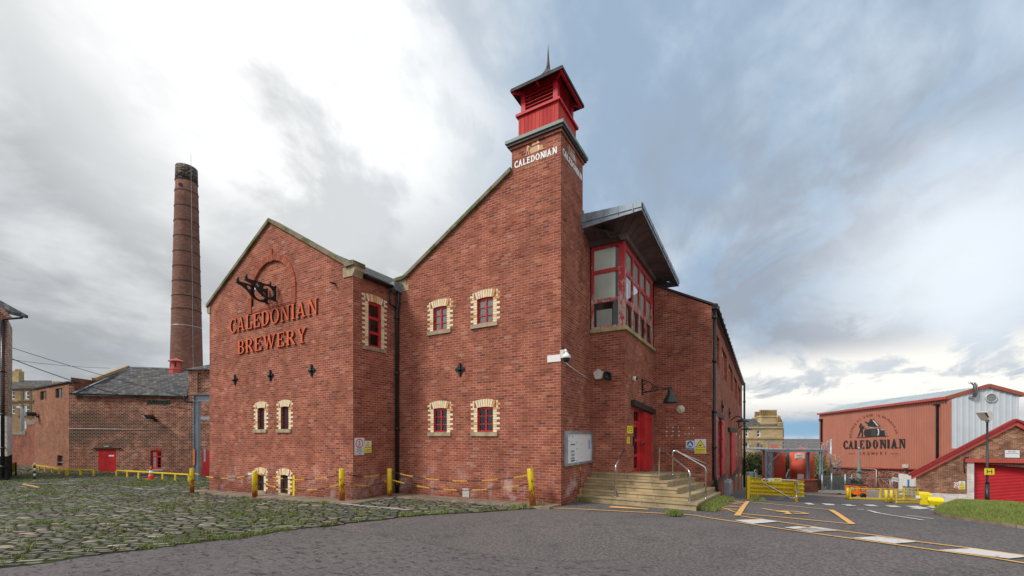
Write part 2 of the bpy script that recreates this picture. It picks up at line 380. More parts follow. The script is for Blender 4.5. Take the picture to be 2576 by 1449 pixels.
def mk_peel():
    m = NT('peeling_red_paint', .6); n = m.noise(9, 7, .72, sc3=(1, 1, .45)); lo = m.noise(1.1, 4, .6)
    th = m.math('ADD', n, m.math('MULTIPLY', m.math('SUBTRACT', lo, .5), .35))
    zz = m.xyz()[2]; th = m.math('ADD', th, m.ss(zz, 7.9, 5.6, -.10, .05))
    c = m.ramp(th, [(0, (.50, .015, .02)), (.50, (.46, .03, .035)), (.55, (.44, .22, .20)), (.62, (.55, .44, .40)), (.70, (.30, .17, .12))]); m.col(c)
    m.bump(th, .3, .004); return m.mat
M_peel = mk_peel()
def mk_boards(name, c1, c2, pitch=.12):
    m = NT(name, .6, 0, .15); uv = m.xyz('UV'); f = m.math('FRACT', m.math('DIVIDE', uv[0], pitch))
    g = m.math('ADD', m.ss(f, .0, .05, 1, 0), m.ss(f, .95, 1., 0, 1)); n = m.noise(1.2, 5, .6, sc3=(3, 3, .4))
    m.col(m.mix(g, m.mix(m.ss(n, .35, .65), c1, c2), tuple(x*.3 for x in c1))); m.bump(g, .6, -.01); return m.mat
M_boards = mk_boards('red_boarding', (.42, .02, .024), (.56, .065, .045))
M_black = simple('black_iron', (.012, .012, .014), .38, 0, .3, 6)
M_blk2 = simple('black_plastic_pipe', (.014, .014, .016), .3, 0, .3, 3)
M_dark = simple('dark_timber', (.03, .022, .02), .7, 0, .3, 5)
M_maroon = simple('maroon_shutter', (.055, .012, .02), .5, 0, .2, 3)
M_galv = simple('galvanised_steel', (.42, .46, .49), .45, .7, .18, 3)
M_bluegrey = simple('blue_grey_steel', (.27, .34, .39), .5, .2, .15, 2)
M_stainless = simple('stainless_tube', (.62, .62, .62), .22, 1., .08, 8)
M_white = simple('white_paint', (.78, .78, .76), .5, 0, .06, 4)
M_offwhite = simple('offwhite_plastic', (.62, .60, .54), .5, 0, .1, 4)
M_grey = simple('grey_paint', (.33, .35, .36), .55, 0, .12, 4)
M_int = simple('dark_interior', (.02, .018, .017), .9, 0, .4, 2)
M_blind_refl = simple('pale_blind_and_reflection', (.80, .80, .72), .9, 0, .1, 1.2)  # bay blinds, and the sky reflection painted behind the upper front panes
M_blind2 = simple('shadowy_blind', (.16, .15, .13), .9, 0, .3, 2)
M_orange = simple('orange_letter_paint', (.68, .125, .045), .6, 0, .07, 5, .2)
M_sy = simple('sign_yellow', (.86, .76, .02), .45, 0, .03, 4)
M_sw = simple('sign_white', (.74, .77, .80), .4, 0, .03, 4)
M_sb = simple('sign_blue', (.015, .20, .52), .4, 0, .04, 4)
M_sr = simple('sign_red', (.62, .02, .04), .4, 0, .05, 4)
M_sk = simple('sign_black', (.012, .012, .012), .5, 0, .05, 4)
M_gold = simple('copper_gold_paint', (.46, .20, .035), .5, 0, .1, 4)
M_rust = simple('rust_brown_paint', (.22, .045, .025), .6, 0, .1, 4)
M_skin_pale = simple('faded_logo_paint', (.42, .30, .27), .6, 0, .1, 4)
M_glassblk = simple('green_glass_block', (.05, .08, .055), .25, 0, .5, 9)
M_bell = simple('aged_green_enamel', (.018, .032, .033), .35, 0, .4, 10)
def mk_glass():
    m = bpy.data.materials.new('window_glass'); m.use_nodes = True; N = m.node_tree.nodes; L = m.node_tree.links; N.clear()
    o = N.new('ShaderNodeOutputMaterial'); mx = N.new('ShaderNodeMixShader'); g = N.new('ShaderNodeBsdfGlossy'); t = N.new('ShaderNodeBsdfTransparent')
    fr = N.new('ShaderNodeFresnel'); fr.inputs[0].default_value = 1.6; g.inputs['Roughness'].default_value = .02; g.inputs['Color'].default_value = (.9, .95, 1, 1)
    t.inputs['Color'].default_value = (.93, .96, .95, 1)
    nz = N.new('ShaderNodeTexNoise'); nz.inputs['Scale'].default_value = 1.3; bp = N.new('ShaderNodeBump'); bp.inputs['Strength'].default_value = .06; bp.inputs['Distance'].default_value = .02
    L.new(nz.outputs['Fac'], bp.inputs['Height']); L.new(bp.outputs[0], g.inputs['Normal'])
    L.new(fr.outputs[0], mx.inputs[0]); L.new(t.outputs[0], mx.inputs[1]); L.new(g.outputs[0], mx.inputs[2]); L.new(mx.outputs[0], o.inputs[0]); return m
M_glass = mk_glass()
def mk_yellow():
    m = NT('yellow_bollard_paint', .45); zz = m.xyz()[2]; n = m.noise(11, 7, .75, sc3=(1, 1, .45)); n2 = m.noise(3, 4, .6)
    ob = m.N.new('ShaderNodeObjectInfo').outputs['Random']
    th = m.math('ADD', m.math('MULTIPLY', m.ss(zz, .75, 0.), .27), m.math('ADD', m.math('MULTIPLY', n, 1.15), m.math('MULTIPLY', m.math('SUBTRACT', ob, .6), .12)))
    rust = m.ss(th, .66, .74); y = m.mix(m.ss(n2, .3, .7), (.72, .52, .012), (.84, .66, .02))
    m.col(m.mix(rust, y, m.mix(m.ss(n, .5, .7), (.42, .12, .02), (.12, .035, .015)))); m.rough(m.math('ADD', m.math('MULTIPLY', rust, .45), .4)); return m.mat
M_yb = mk_yellow()
def mk_yrail():
    m = NT('yellow_rail_paint', .5); n = m.noise(5, 6, .7); m.col(m.mix(m.ss(n, .60, .68), (.76, .55, .015), (.30, .14, .03))); return m.mat
M_yr = mk_yrail()
M_yp = simple('yellow_plastic', (.80, .66, .01), .4, 0, .08, 2)
M_ych = simple('yellow_chain_plastic', (.85, .52, .02), .4, 0, .1, 6)
M_kch = simple('black_chain_plastic', (.02, .018, .02), .4, 0, .2, 6)
M_orangep = simple('orange_generator_paint', (.82, .16, .01), .4, 0, .08, 2)
M_tank = simple('faded_red_tank', (.66, .12, .07), .5, 0, .18, .8)
M_tank2 = simple('darker_red_tank', (.56, .075, .045), .5, 0, .15, .6)
def mk_asphalt():
    m = NT('worn_asphalt', .93, 0, .2)
    sp = m.noise(60, 3, .7); sp2 = m.noise(22, 5, .7); big = m.noise(.22, 5, .6); med = m.noise(1.3, 6, .65)
    c = m.mix(m.ss(sp2, .35, .65), (.078, .072, .071), (.175, .164, .161))
    c = m.mix(m.ss(sp, .60, .72), c, (.25, .23, .22))
    v = m.N.new('ShaderNodeTexVoronoi'); v.inputs['Scale'].default_value = 9; m.L.new(m.tc.outputs['Object'], v.inputs['Vector'])
    c = m.mix(m.ss(v.outputs['Distance'], .10, .05), c, (.42, .39, .36))
    c = m.mix(m.ss(big, .4, .6, 0, .55), c, m.mix(1., c, (1.28, 1.22, 1.22), 'MULTIPLY'))
    c = m.mix(m.ss(med, .5, .68, 0, .5), c, m.mix(1., c, (.62, .66, .72), 'MULTIPLY'))
    m.col(c); m.bump(m.math('ADD', sp, m.math('MULTIPLY', sp2, .6)), .7, .012); return m.mat
M_asph = mk_asphalt()
def mk_patch():
    m = NT('older_smooth_asphalt', .95, 0, .15)
    n = m.noise(16, 5, .72, sc3=(1, 1, 1)); st = m.noise(5, 7, .78, sc3=(1, 2.2, 1), dist=.8)
    c = m.mix(m.ss(n, .35, .7), (.122, .113, .113), (.192, .18, .178)); c = m.mix(m.ss(st, .52, .60, 0, .85), c, (.052, .045, .044))
    sp = m.noise(55, 3, .7); c = m.mix(m.ss(sp, .68, .76), c, (.38, .35, .33)); big = m.noise(.4, 4); c = m.mix(m.ss(big, .4, .6, 0, .4), c, m.mix(1., c, (.78, .78, .8), 'MULTIPLY'))
    m.col(c); m.bump(m.math('ADD', n, m.math('MULTIPLY', st, -1.)), .8, .014); return m.mat
M_patch = mk_patch()
def mk_conc():
    m = NT('tan_concrete_slab', .9, 0, .2); n = m.noise(3, 6, .65); n2 = m.noise(25, 4, .6)
    c = m.mix(m.ss(n, .35, .65), (.20, .155, .115), (.31, .25, .19)); c = m.mix(m.ss(n2, .55, .7, 0, .5), c, (.14, .12, .09)); m.col(c); m.bump(n2, .5, .008); return m.mat
M_conc = mk_conc()
def mk_sett():
    m = NT('whinstone_setts', .8, 0, .35); g = m.geo(); rnd = g['Random Per Island']
    c = m.ramp(rnd, [(0, (.11, .115, .115)), (.28, (.16, .165, .155)), (.5, (.21, .195, .165)), (.7, (.135, .13, .115)), (.84, (.27, .25, .21)), (.94, (.42, .38, .33)), (.975, (.44, .32, .27))], 'CONSTANT')
    n = m.noise(7, 3, .5); ng = m.noise(.5, 5, .65); c = m.mix(m.ss(n, .3, .7), m.mix(1., c, (.7, .7, .7), 'MULTIPLY'), m.mix(1., c, (1.35, 1.33, 1.28), 'MULTIPLY'))
    c = m.mix(m.math('MULTIPLY', m.ss(ng, .50, .64), m.ss(n, .38, .58, .1, .7)), c, (.085, .105, .035)); m.col(c); m.bump(n, .6, .01); return m.mat
M_sett = mk_sett()
def mk_dirt():
    m = NT('mossy_joint_soil', .95, 0, .1); n = m.noise(1.2, 6, .65); n2 = m.noise(22, 5, .7)
    c = m.mix(m.ss(n, .4, .6), (.030, .026, .020), (.046, .062, .018)); c = m.mix(m.ss(n2, .5, .7), c, m.mix(1., c, (1.9, 1.8, 1.6), 'MULTIPLY')); m.col(c); return m.mat
M_dirt = mk_dirt()
def mk_paint(name, c1, wear, alpha_lo=.46):
    m = NT(name, .8, 0, .3); n = m.noise(12, 6, .75); n2 = m.noise(2.0, 5, .65); f = m.math('ADD', m.math('MULTIPLY', n, .6), m.math('MULTIPLY', n2, .4))
    m.col(m.mix(m.ss(f, wear, wear+.10), c1, (.12, .105, .095))); m.bump(n, .4, .006); return m.mat
M_yl = mk_paint('worn_yellow_road_paint', (.76, .43, .13), .56)
M_wl = mk_paint('worn_white_road_paint', (.62, .60, .58), .54)
M_wl2 = mk_paint('faded_white_road_paint', (.42, .40, .36), .42)
def mk_grass(name, a, b, c3):
    m = NT(name, .75, 0, .2); g = m.geo(); m.col(m.mix(m.ss(m.noise(.9, 4, .6), .35, .65), m.ramp(g['Random Per Island'], [(0, a), (.5, b), (.85, c3)]), m.mix(.5, a, c3)))
    return m.mat
M_grass = mk_grass('grass_blades', (.075, .14, .022), (.13, .20, .035), (.30, .32, .10))
M_lawn = mk_grass('lawn_blades', (.09, .17, .03), (.16, .25, .045), (.36, .36, .12))
M_leaf = mk_grass('dark_hedge_leaf', (.018, .035, .012), (.035, .055, .018), (.07, .085, .03))
M_ivy = mk_grass('bluish_ivy_leaf', (.015, .03, .02), (.03, .05, .03), (.05, .075, .045))
M_twig = simple('bare_brown_twig', (.16, .11, .07), .9, 0, .3, 5)
def mk_lawnbase():
    m = NT('lawn_soil', .9, 0, .1); n = m.noise(3, 6, .7); m.col(m.mix(m.ss(n, .35, .65), (.06, .10, .02), (.15, .19, .045))); m.bump(n, 1, .05); return m.mat
M_lawnb = mk_lawnbase()
def mk_ash(name, a, b, bw=.9, bh=.34):
    m = NT(name, .9, 0, .2); t = m.N.new('ShaderNodeTexBrick'); m.L.new(m.tc.outputs['UV'], t.inputs['Vector']); t.inputs['Scale'].default_value = 1
    t.inputs['Brick Width'].default_value = bw; t.inputs['Row Height'].default_value = bh; t.inputs['Mortar Size'].default_value = .018
    t.inputs['Color1'].default_value = (0, 0, 0, 1); t.inputs['Color2'].default_value = (1, 1, 1, 1); n = m.noise(.35, 6, .65)
    c = m.mix(t.outputs['Color'], a, b); c = m.mix(t.outputs['Fac'], c, tuple(x*.55 for x in a)); c = m.mix(m.ss(n, .42, .68, 0, .6), c, tuple(x*.45 for x in a)); m.col(c); return m.mat
M_ash = mk_ash('golden_sandstone_ashlar', (.50, .37, .19), (.62, .49, .28))
M_ash2 = mk_ash('brown_sandstone_ashlar', (.30, .20, .11), (.42, .30, .17))
M_clad = simple('salmon_steel_cladding', (.46, .17, .11), .55, 0, .06, .6)
M_cladg = simple('pale_grey_cladding', (.56, .62, .66), .5, 0, .05, .6)
M_roofm = simple('pale_metal_roof', (.50, .57, .60), .45, .2, .08, .5)
def mk_shut():
    m = NT('red_roller_shutter', .42); zz = m.xyz()[2]; f = m.math('FRACT', m.math('DIVIDE', zz, .09)); h = m.math('ABSOLUTE', m.math('SUBTRACT', f, .5))
    n = m.noise(1.5, 4); m.col(m.mix(m.ss(n, .3, .7), (.50, .012, .02), (.60, .02, .03))); m.bump(h, .8, .06); return m.mat
M_shut = mk_shut()
M_cone = simple('orange_cone_plastic', (.72, .10, .03), .45, 0, .1, 6)
M_refl = simple('reflective_white_sleeve', (.55, .62, .68), .35, 0, .1, 6)
M_redb = simple('red_bargeboard', (.50, .075, .055), .5, 0, .1, 2)
M_green = simple('green_box', (.30, .42, .34), .5)
# ------------------------------------------------------------------ text and glyph tools
def text2d(s, size=1., off=0., space=1., sx=1.):
    cu = bpy.data.curves.new('t', 'FONT'); cu.body = s; cu.size = size; cu.offset = off; cu.space_character = space; cu.align_x = 'CENTER'; cu.resolution_u = 3
    cu.fill_mode = 'FRONT' if hasattr(cu, 'fill_mode') else cu.fill_mode
    ob = bpy.data.objects.new('t', cu); COL.objects.link(ob)
    dg = bpy.context.evaluated_depsgraph_get(); dg.update(); me = bpy.data.meshes.new_from_object(ob.evaluated_get(dg))
    vs = [(v.co.x*sx, v.co.y) for v in me.vertices]; fs = [list(p.vertices) for p in me.polygons]
    bpy.data.objects.remove(ob); bpy.data.curves.remove(cu); bpy.data.meshes.remove(me)
    return vs, fs
def put2d(mb, P, vf, u, z, o, m=0, k=1., rot=0., mir=1):
    vs, fs = vf; c, s_ = math.cos(rot), math.sin(rot)
    pts = [P.pt(u+(x*c-y*s_)*k, z+(x*s_+y*c)*k, o) for x, y in vs]
    good = []
    for f in fs:
        a = 0
        for i in range(len(f)):
            x0, y0 = vs[f[i]]; x1, y1 = vs[f[(i+1) % len(f)]]; a += x0*y1-x1*y0
        good.append(f if a > 0 else f[::-1])
    mb.raw(pts, good, m); return mb
def text_on(mb, P, s, u, z, h, o, m=0, width=None, off=0., space=1.):
    """h = cap height; width forces the overall width"""
    vs, fs = text2d(s, 1., off, space)
    xs = [v[0] for v in vs]; ys = [v[1] for v in vs]; y0 = 0; H = .73; W = max(xs)-min(xs); xc = (max(xs)+min(xs))/2
    ky = h/H; kx = width/W if width else ky
    put2d(mb, P, ([((x-xc)*kx, (y-H/2)*ky) for x, y in vs], fs), u, z, o, m); return mb
def seg_d(px, py, x0, y0, x1, y1):
    dx, dy = x1-x0, y1-y0; t = np.clip(((px-x0)*dx+(py-y0)*dy)/(dx*dx+dy*dy+1e-12), 0, 1); return np.hypot(px-x0-t*dx, py-y0-t*dy)
def poly_sd(px, py, poly):
    d = np.full(px.shape, 1e9); ins = np.zeros(px.shape, bool); n = len(poly)
    for i in range(n):
        x0, y0 = poly[i]; x1, y1 = poly[(i+1) % n]; d = np.minimum(d, seg_d(px, py, x0, y0, x1, y1))
        c = ((y0 > py) != (y1 > py)) & (px < (x1-x0)*(py-y0)/((y1-y0) if y1 != y0 else 1e-9)+x0); ins ^= c
    return np.where(ins, d, -d)
def shape_val(px, py, shapes):
    v = np.full(px.shape, -1e9)
    for sh in shapes:
        k = sh[0]
        if k == '-': v = np.minimum(v, -shape_val(px, py, sh[1])); continue
        if k == 'b': x0, y0, x1, y1 = sh[1:]; w = np.minimum(np.minimum(px-x0, x1-px), np.minimum(py-y0, y1-py))
        elif k == 'l': w = sh[5]-seg_d(px, py, *sh[1:5])
        elif k == 'p': w = poly_sd(px, py, sh[1])
        elif k == 'c': w = sh[3]-np.hypot(px-sh[1], py-sh[2])
        elif k == 'r':      # ring: cx,cy,rx,ry outer, tx,ty wall thickness, [clip x0,y0,x1,y1]
            cx, cy, rx, ry, tx, ty = sh[1:7]
            o = (1-np.hypot((px-cx)/rx, (py-cy)/ry))*min(rx, ry); i = (np.hypot((px-cx)/(rx-tx), (py-cy)/(ry-ty))-1)*min(rx-tx, ry-ty)
            w = np.minimum(o, i)
            if len(sh) > 7: x0, y0, x1, y1 = sh[7:]; w = np.minimum(w, np.minimum(np.minimum(px-x0, x1-px), np.minimum(py-y0, y1-py)))
        v = np.maximum(v, w)
    return v
def march(shapes, x0, x1, y0, y1, n):
    """polygons (2-D) covering the union of shapes, plus outline segments"""
    h = (y1-y0)/n; nx = int(math.ceil((x1-x0)/h)); xs = x0+np.arange(nx+1)*h; ys = y0+np.arange(n+1)*h
    X, Y = np.meshgrid(xs, ys); V = shape_val(X, Y, shapes); polys = []; segs = []
    for j in range(n):
        i = 0
        while i < nx:
            c = [(V[j, i], xs[i], ys[j]), (V[j, i+1], xs[i+1], ys[j]), (V[j+1, i+1], xs[i+1], ys[j+1]), (V[j+1, i], xs[i], ys[j+1])]
            ins = [q[0] > 0 for q in c]
            if all(ins):
                i2 = i
                while i2 < nx and V[j, i2+1] > 0 and V[j+1, i2+1] > 0: i2 += 1
                polys.append([(xs[i], ys[j]), (xs[i2], ys[j]), (xs[i2], ys[j+1]), (xs[i], ys[j+1])]); i = i2; continue
            if any(ins):
                pl = []; cr = []
                for k in range(4):
                    a, b = c[k], c[(k+1) % 4]
                    if a[0] > 0: pl.append((a[1], a[2]))
                    if (a[0] > 0) != (b[0] > 0):
                        t = a[0]/(a[0]-b[0]); q = (a[1]+(b[1]-a[1])*t, a[2]+(b[2]-a[2])*t); pl.append(q); cr.append((q, a[0] > 0))
                if len(pl) > 2: polys.append(pl)
                if len(cr) == 2:
                    a, b = cr
                    segs.append((a[0], b[0]) if a[1] else (b[0], a[0]))
            i += 1
    return polys, segs
def relief(mb, P, ms, u, z, k, o0, o1, mf=0, mside=0, kx=None, back=False):
    polys, segs = ms; kx = kx or k
    for p in polys: mb.quad([P.pt(u+x*kx, z+y*k, o1) for x, y in p], mf)
    for a, b in segs:
        mb.quad([P.pt(u+a[0]*kx, z+a[1]*k, o1), P.pt(u+a[0]*kx, z+a[1]*k, o0), P.pt(u+b[0]*kx, z+b[1]*k, o0), P.pt(u+b[0]*kx, z+b[1]*k, o1)], mside)
    return mb
def glyph(ch, T=.14, t=.06, S=.07, e=.05):
    """slab-serif capitals, height 1; T stem, t thin stroke, S serif overhang, e serif thickness -> (shapes, width)"""
    b = lambda *a: ('b',)+a
    def stem(x, bot=True, top=True, w=None):
        w = w or T; o = [b(x, 0, x+w, 1)]
        if bot: o.append(b(x-S, 0, x+w+S, e))
        if top: o.append(b(x-S, 1-e, x+w+S, 1))
        return o
    x = S
    if ch == 'I': return stem(x), T+2*S
    if ch == 'L': return stem(x)+[b(x, 0, .62, e*1.2), ('p', [(.62, 0), (.64, .30), (.59, .30), (.53, e)])], .66
    if ch == 'E': return stem(x)+[b(x, 0, .64, e*1.2), b(x, 1-e*1.2, .62, 1), b(x, .48, .44, .48+t), b(.41, .38, .46, .64), ('p', [(.64, 0), (.66, .28), (.61, .28), (.55, e)]), ('p', [(.62, 1), (.57, .74), (.62, .74), (.64, 1)])], .68
    if ch == 'D': return stem(x)+[b(x, 0, .36, t), b(x, 1-t, .36, 1), ('r', .33, .5, .40, .5, T, t, .33, 0, 1, 1)], .75
    if ch == 'O': return [('r', .40, .5, .40, .52, T, t)], .80
    if ch == 'C': return [('r', .40, .5, .40, .52, T, t, 0, -.1, .52, 1.1), ('l', .50, .985, .60, .93, t*.6), ('l', .5, .02, .66, .16, t*.7), ('p', [(.60, 1), (.66, 1), (.66, .68), (.62, .68), (.56, .88)])], .70
    if ch == 'A': return [('l', .12, .03, .38, .97, t*.6), ('p', [(.33, 1), (.43, 1), (.43+.02, 1), (.72, 0), (.72-T, 0)]), b(.22, .28, .6, .28+t), b(.0, 0, .27, e), b(.50, 0, .82, e)], .82
    if ch == 'N': return [b(.12, 0, .12+t*1.2, 1), b(.66, 0, .66+t*1.2, 1), ('p', [(.08, 1), (.08+T*1.3, 1), (.66+t, .0), (.62, 0)]), b(.02, 0, .30, e), b(.0, 1-e, .22, 1), b(.54, 1-e, .84, 1)], .85
    if ch == 'B': return stem(x)+[b(x, 0, .40, t), b(x, 1-t, .38, 1), b(x, .5, .38, .5+t), ('r', .36, .755, .25, .245, T*.85, t, .36, 0, 1, 1.1), ('r', .38, .27, .28, .27, T*.9, t, .38, -.1, 1, 1)], .68
    if ch == 'R': return stem(x)+[b(x, 1-t, .38, 1), b(x, .46, .38, .46+t), ('r', .36, .73, .27, .27, T*.9, t, .36, 0, 1, 1.1), ('l', .36, .47, .62, .08, T*.5), b(.58, 0, .76, e)], .76
    if ch == 'W': return [('p', [(.05, 1), (.05+T, 1), (.40, 0), (.31, 0)]), ('l', .35, .03, .52, .95, t*.55), ('p', [(.44, 1), (.44+T, 1), (.78, 0), (.69, 0)]), ('l', .74, .03, .98, .97, t*.55), b(0, 1-e, .26, 1), b(.40, 1-e, .64, 1), b(.86, 1-e, 1.08, 1)], 1.08
    if ch == 'Y': return [('p', [(.05, 1), (.05+T*1.1, 1), (.40, .45), (.32, .38)]), ('l', .36, .42, .63, .97, t*.55), b(.30, 0, .30+T, .48), b(.20, 0, .54, e), b(0, 1-e, .28, 1), b(.50, 1-e, .74, 1)], .74
    return [], .4
GC = {}
def gm(ch, **k):
    key = (ch, tuple(sorted(k.items())))
    if key not in GC:
        sh, w = glyph(ch, **k); GC[key] = (march(sh, -.06, w+.08, -.06, 1.06, 44), w)
    return GC[key]
def word(P, s, uc, z, h, width, space=.12, **k):
    ws = [gm(c, **k)[1] for c in s]; tot = sum(ws)+space*(len(s)-1); kx = width/tot; u = uc-width/2; out = []
    for c, w in zip(s, ws): out.append((c, gm(c, **k)[0], u, kx)); u += (w+space)*kx
    return out
# ------------------------------------------------------------------ ground
def ground_mesh():
    mb = MB()
    def ax(lo, hi, st): return [lo+i*st for i in range(int((hi-lo)/st)+1)]
    xs = [-4000, -1500, -700, -300, -150, -90]+ax(-60, 60, 1)+[80, 120, 200, 400, 1000, 4000]
    ys = [-4000, -1000, -300, -100, -50]+ax(-30, 60, 1)+[66, 75, 85, 95, 120, 150, 200, 300, 600, 1500, 4000]
    vs = [(x, y, gz(x, y)-.012) for y in ys for x in xs]; nx = len(xs)
    mb.raw(vs, [(j*nx+i, j*nx+i+1, (j+1)*nx+i+1, (j+1)*nx+i) for j in range(len(ys)-1) for i in range(nx-1)], sm=True)
    return mb
tag(ground_mesh().build('ground', M_asph), kind='structure')
def inpoly(x, y, poly):
    c = False; n = len(poly)
    for i in range(n):
        x0, y0 = poly[i][:2]; x1, y1 = poly[(i+1) % n][:2]
        if (y0 > y) != (y1 > y) and x < (x1-x0)*(y-y0)/(y1-y0)+x0: c = not c
    return c
def clip_cell(poly, x0, x1, y0, y1):
    for ax, v, sg in ((0, x0, 1), (0, x1, -1), (1, y0, 1), (1, y1, -1)):
        out = []
        for i in range(len(poly)):
            a, b = poly[i-1], poly[i]; da, db = (a[ax]-v)*sg, (b[ax]-v)*sg
            if (da >= 0) != (db >= 0):
                t = da/(da-db); out.append((a[0]+(b[0]-a[0])*t, a[1]+(b[1]-a[1])*t))
            if db >= 0: out.append(b)
        poly = out
        if len(poly) < 3: return []
    return poly
def sheet(poly, lift, step=1.):
    """ground sheet over a plan polygon, cut on a grid so that it follows the terrain"""
    mb = MB(); step = 1.; poly = [(p[0], p[1]) for p in poly]
    x0 = math.floor(min(p[0] for p in poly)); x1 = max(p[0] for p in poly); y0 = math.floor(min(p[1] for p in poly)); y1 = max(p[1] for p in poly)
    if max(x1-x0, y1-y0) > 120: step = 4.
    x = x0
    while x < x1:
        y = y0; col = clip_cell(poly, x, x+step, y0-1, y1+1)
        while y < y1 and col:
            c = clip_cell(col, x, x+step, y, y+step)
            if len(c) > 2:
                c = [q for i, q in enumerate(c) if math.hypot(q[0]-c[i-1][0], q[1]-c[i-1][1]) > 1e-5]
                vs = [(p[0], p[1], gz(p[0], p[1])+lift) for p in c]
                if len(c) > 2:
                    for t in geometry.tessellate_polygon([[Vector((p[0], p[1], 0)) for p in c]]):
                        t = list(t); n = geometry.normal([Vector(vs[i]) for i in t]); mb.raw([vs[i] for i in t], [(0, 1, 2) if n.z > 0 else (2, 1, 0)])
            y += step
        x += step
    return mb
def ribbon(pix, w, lift, w2=None):
    """painted line through ground pixels, true width w in metres"""
    mb = MB(); P = [Vector(gp(*p)[:2]) for p in pix]; Q = [P[0]]
    for a, b in zip(P, P[1:]):
        k = max(1, int((b-a).length/.8))
        for j in range(1, k+1): Q.append(a.lerp(b, j/k))
    prev = None
    for i, q in enumerate(Q):
        d = (Q[min(i+1, len(Q)-1)]-Q[max(i-1, 0)]).normalized(); n = Vector((-d.y, d.x))*w/2*(1+.12*math.sin(i*2.3))
        a, b = q+n, q-n; cur = ((a.x, a.y, gz(*a)+lift), (b.x, b.y, gz(*b)+lift))
        if prev: mb.quad([prev[1], cur[1], cur[0], prev[0]])
        prev = cur
    return mb
def merge(mbs):
    o = MB()
    for m in mbs: o.raw(m.v, m.f)
    return o
def pixpoly(px, lift, step=.5): return sheet([gp(*p)[:2] for p in px], lift, step)
# older asphalt in the left foreground
edge = [(-140, 1446), (0, 1429), (120, 1416), (216, 1399), (349, 1384), (433, 1372), (503, 1364.5), (566, 1356.7), (613, 1351), (723, 1334), (789, 1326), (822, 1325), (877, 1315), (965, 1307.5), (1009, 1300), (1069, 1295.5), (1150, 1291), (1240, 1286), (1300, 1282), (1338, 1277)]
patch = edge[:10]+[(789, 1326.6), (815, 1326), (870, 1336), (985, 1351), (1130, 1378), (1250, 1398), (1400, 1412), (1560, 1409), (1640, 1420), (1750, 1475), (1500, 1620), (200, 1640), (-400, 1600)]
tag(pixpoly(patch, -.006, 1.).build('older_asphalt', M_patch), kind='structure')
cr = [ribbon(l, w_, -.001) for l, w_ in (([(822, 1325), (870, 1336), (985, 1351), (1130, 1378), (1250, 1398), (1400, 1412), (1560, 1409)], .010),)]
tag(merge(cr).build('road_cracks', simple('dark_crack', (.05, .045, .043), .95)), kind='structure')
# joint soil sheet under the setts and the setts themselves
far = [(-10.9, -3.0)]
ep = [gp(*p)[:2] for p in edge]
sett_poly = ep+[(-.35, -.74), (-5.6, -.74), (-5.6, -2.45), (-15.6, -2.55), (-15.6, 1.5), (-15.2, 8), (-26, 8), (-29, 4.6), (-37.5, -1.0), (-55, 3.5), (-62, -8), (-50, -22)]
mb = MB()
bs = sheet(sett_poly, .0, 1.0); tag(bs.build('joint_soil', M_dirt), kind='structure')
def setts():
    v = []; f = []; rnd = random.Random(3); ang = R(41); c, s = math.cos(ang), math.sin(ang)
    loc = [(x*c+y*s, -x*s+y*c) for x, y in sett_poly]; x0, x1 = min(p[0] for p in loc), max(p[0] for p in loc); y0, y1 = min(p[1] for p in loc), max(p[1] for p in loc)
    yy = y0; row = 0
    cam2 = Vector((CAM[0], CAM[1]))
    while yy < y1:
        w = .128*rnd.uniform(.92, 1.08); xx = x0+rnd.uniform(0, .3)
        while xx < x1:
            L = .30*rnd.uniform(.65, 1.3); bend = .05*math.sin(xx*.7+row*.05)
            cx, cy = xx+L/2, yy+w/2+bend
            X, Y = cx*c-cy*s, cx*s+cy*c
            xx += L+.024
            if rnd.random() < .012 or not inpoly(X, Y, sett_poly): continue
            q = Vector((X, Y))-cam2
            dd = -q.x*UY+q.y*UX; lat = q.x*UX+q.y*UY
            if dd < 2 or abs(lat) > dd*1.35+1 or dd > 60: continue
            hz = gz(X, Y); h = .015+rnd.uniform(-.004, .006); tx, ty = rnd.uniform(-.015, .015), rnd.uniform(-.03, .03)
            a, b = L/2, w/2-.004; ai, bi = a-.022, b-.020; base = len(v); rz = rnd.uniform(-.04, .04); cr, sr = math.cos(rz), math.sin(rz)
            for (dx, dy, z) in ((-a, -b, -.01), (a, -b, -.01), (a, b, -.01), (-a, b, -.01), (-a, -b, h*.35), (a, -b, h*.35), (a, b, h*.35), (-a, b, h*.35), (-ai, -bi, h), (ai, -bi, h), (ai, bi, h), (-ai, bi, h)):
                dx += rnd.uniform(-.006, .006); dy += rnd.uniform(-.005, .005)
                ex, ey = dx*cr-dy*sr, dx*sr+dy*cr; px, py = cx+ex, cy+ey
                v.append((px*c-py*s, px*s+py*c, hz+z+(dx*tx+dy*ty if z > 0 else 0)))
            for k in range(4):
                k2 = (k+1) % 4; f.append((base+k, base+k2, base+4+k2, base+4+k)); f.append((base+4+k, base+4+k2, base+8+k2, base+8+k))
            f.append((base+8, base+9, base+10, base+11))
        yy += w+.040; row += 1
    me = bpy.data.meshes.new('cobbles'); me.from_pydata(v, [], f); me.materials.append(M_sett); me.materials.append(M_dirt); me.polygons.foreach_set('material_index', ([1]*8+[0])*(len(f)//9)); me.polygons.foreach_set('use_smooth', ([False]*8+[True])*(len(f)//9)); me.update()
    o = bpy.data.objects.new('cobbles', me); COL.objects.link(o); tag(o, kind='structure'); print('setts', len(f)//9)
setts()
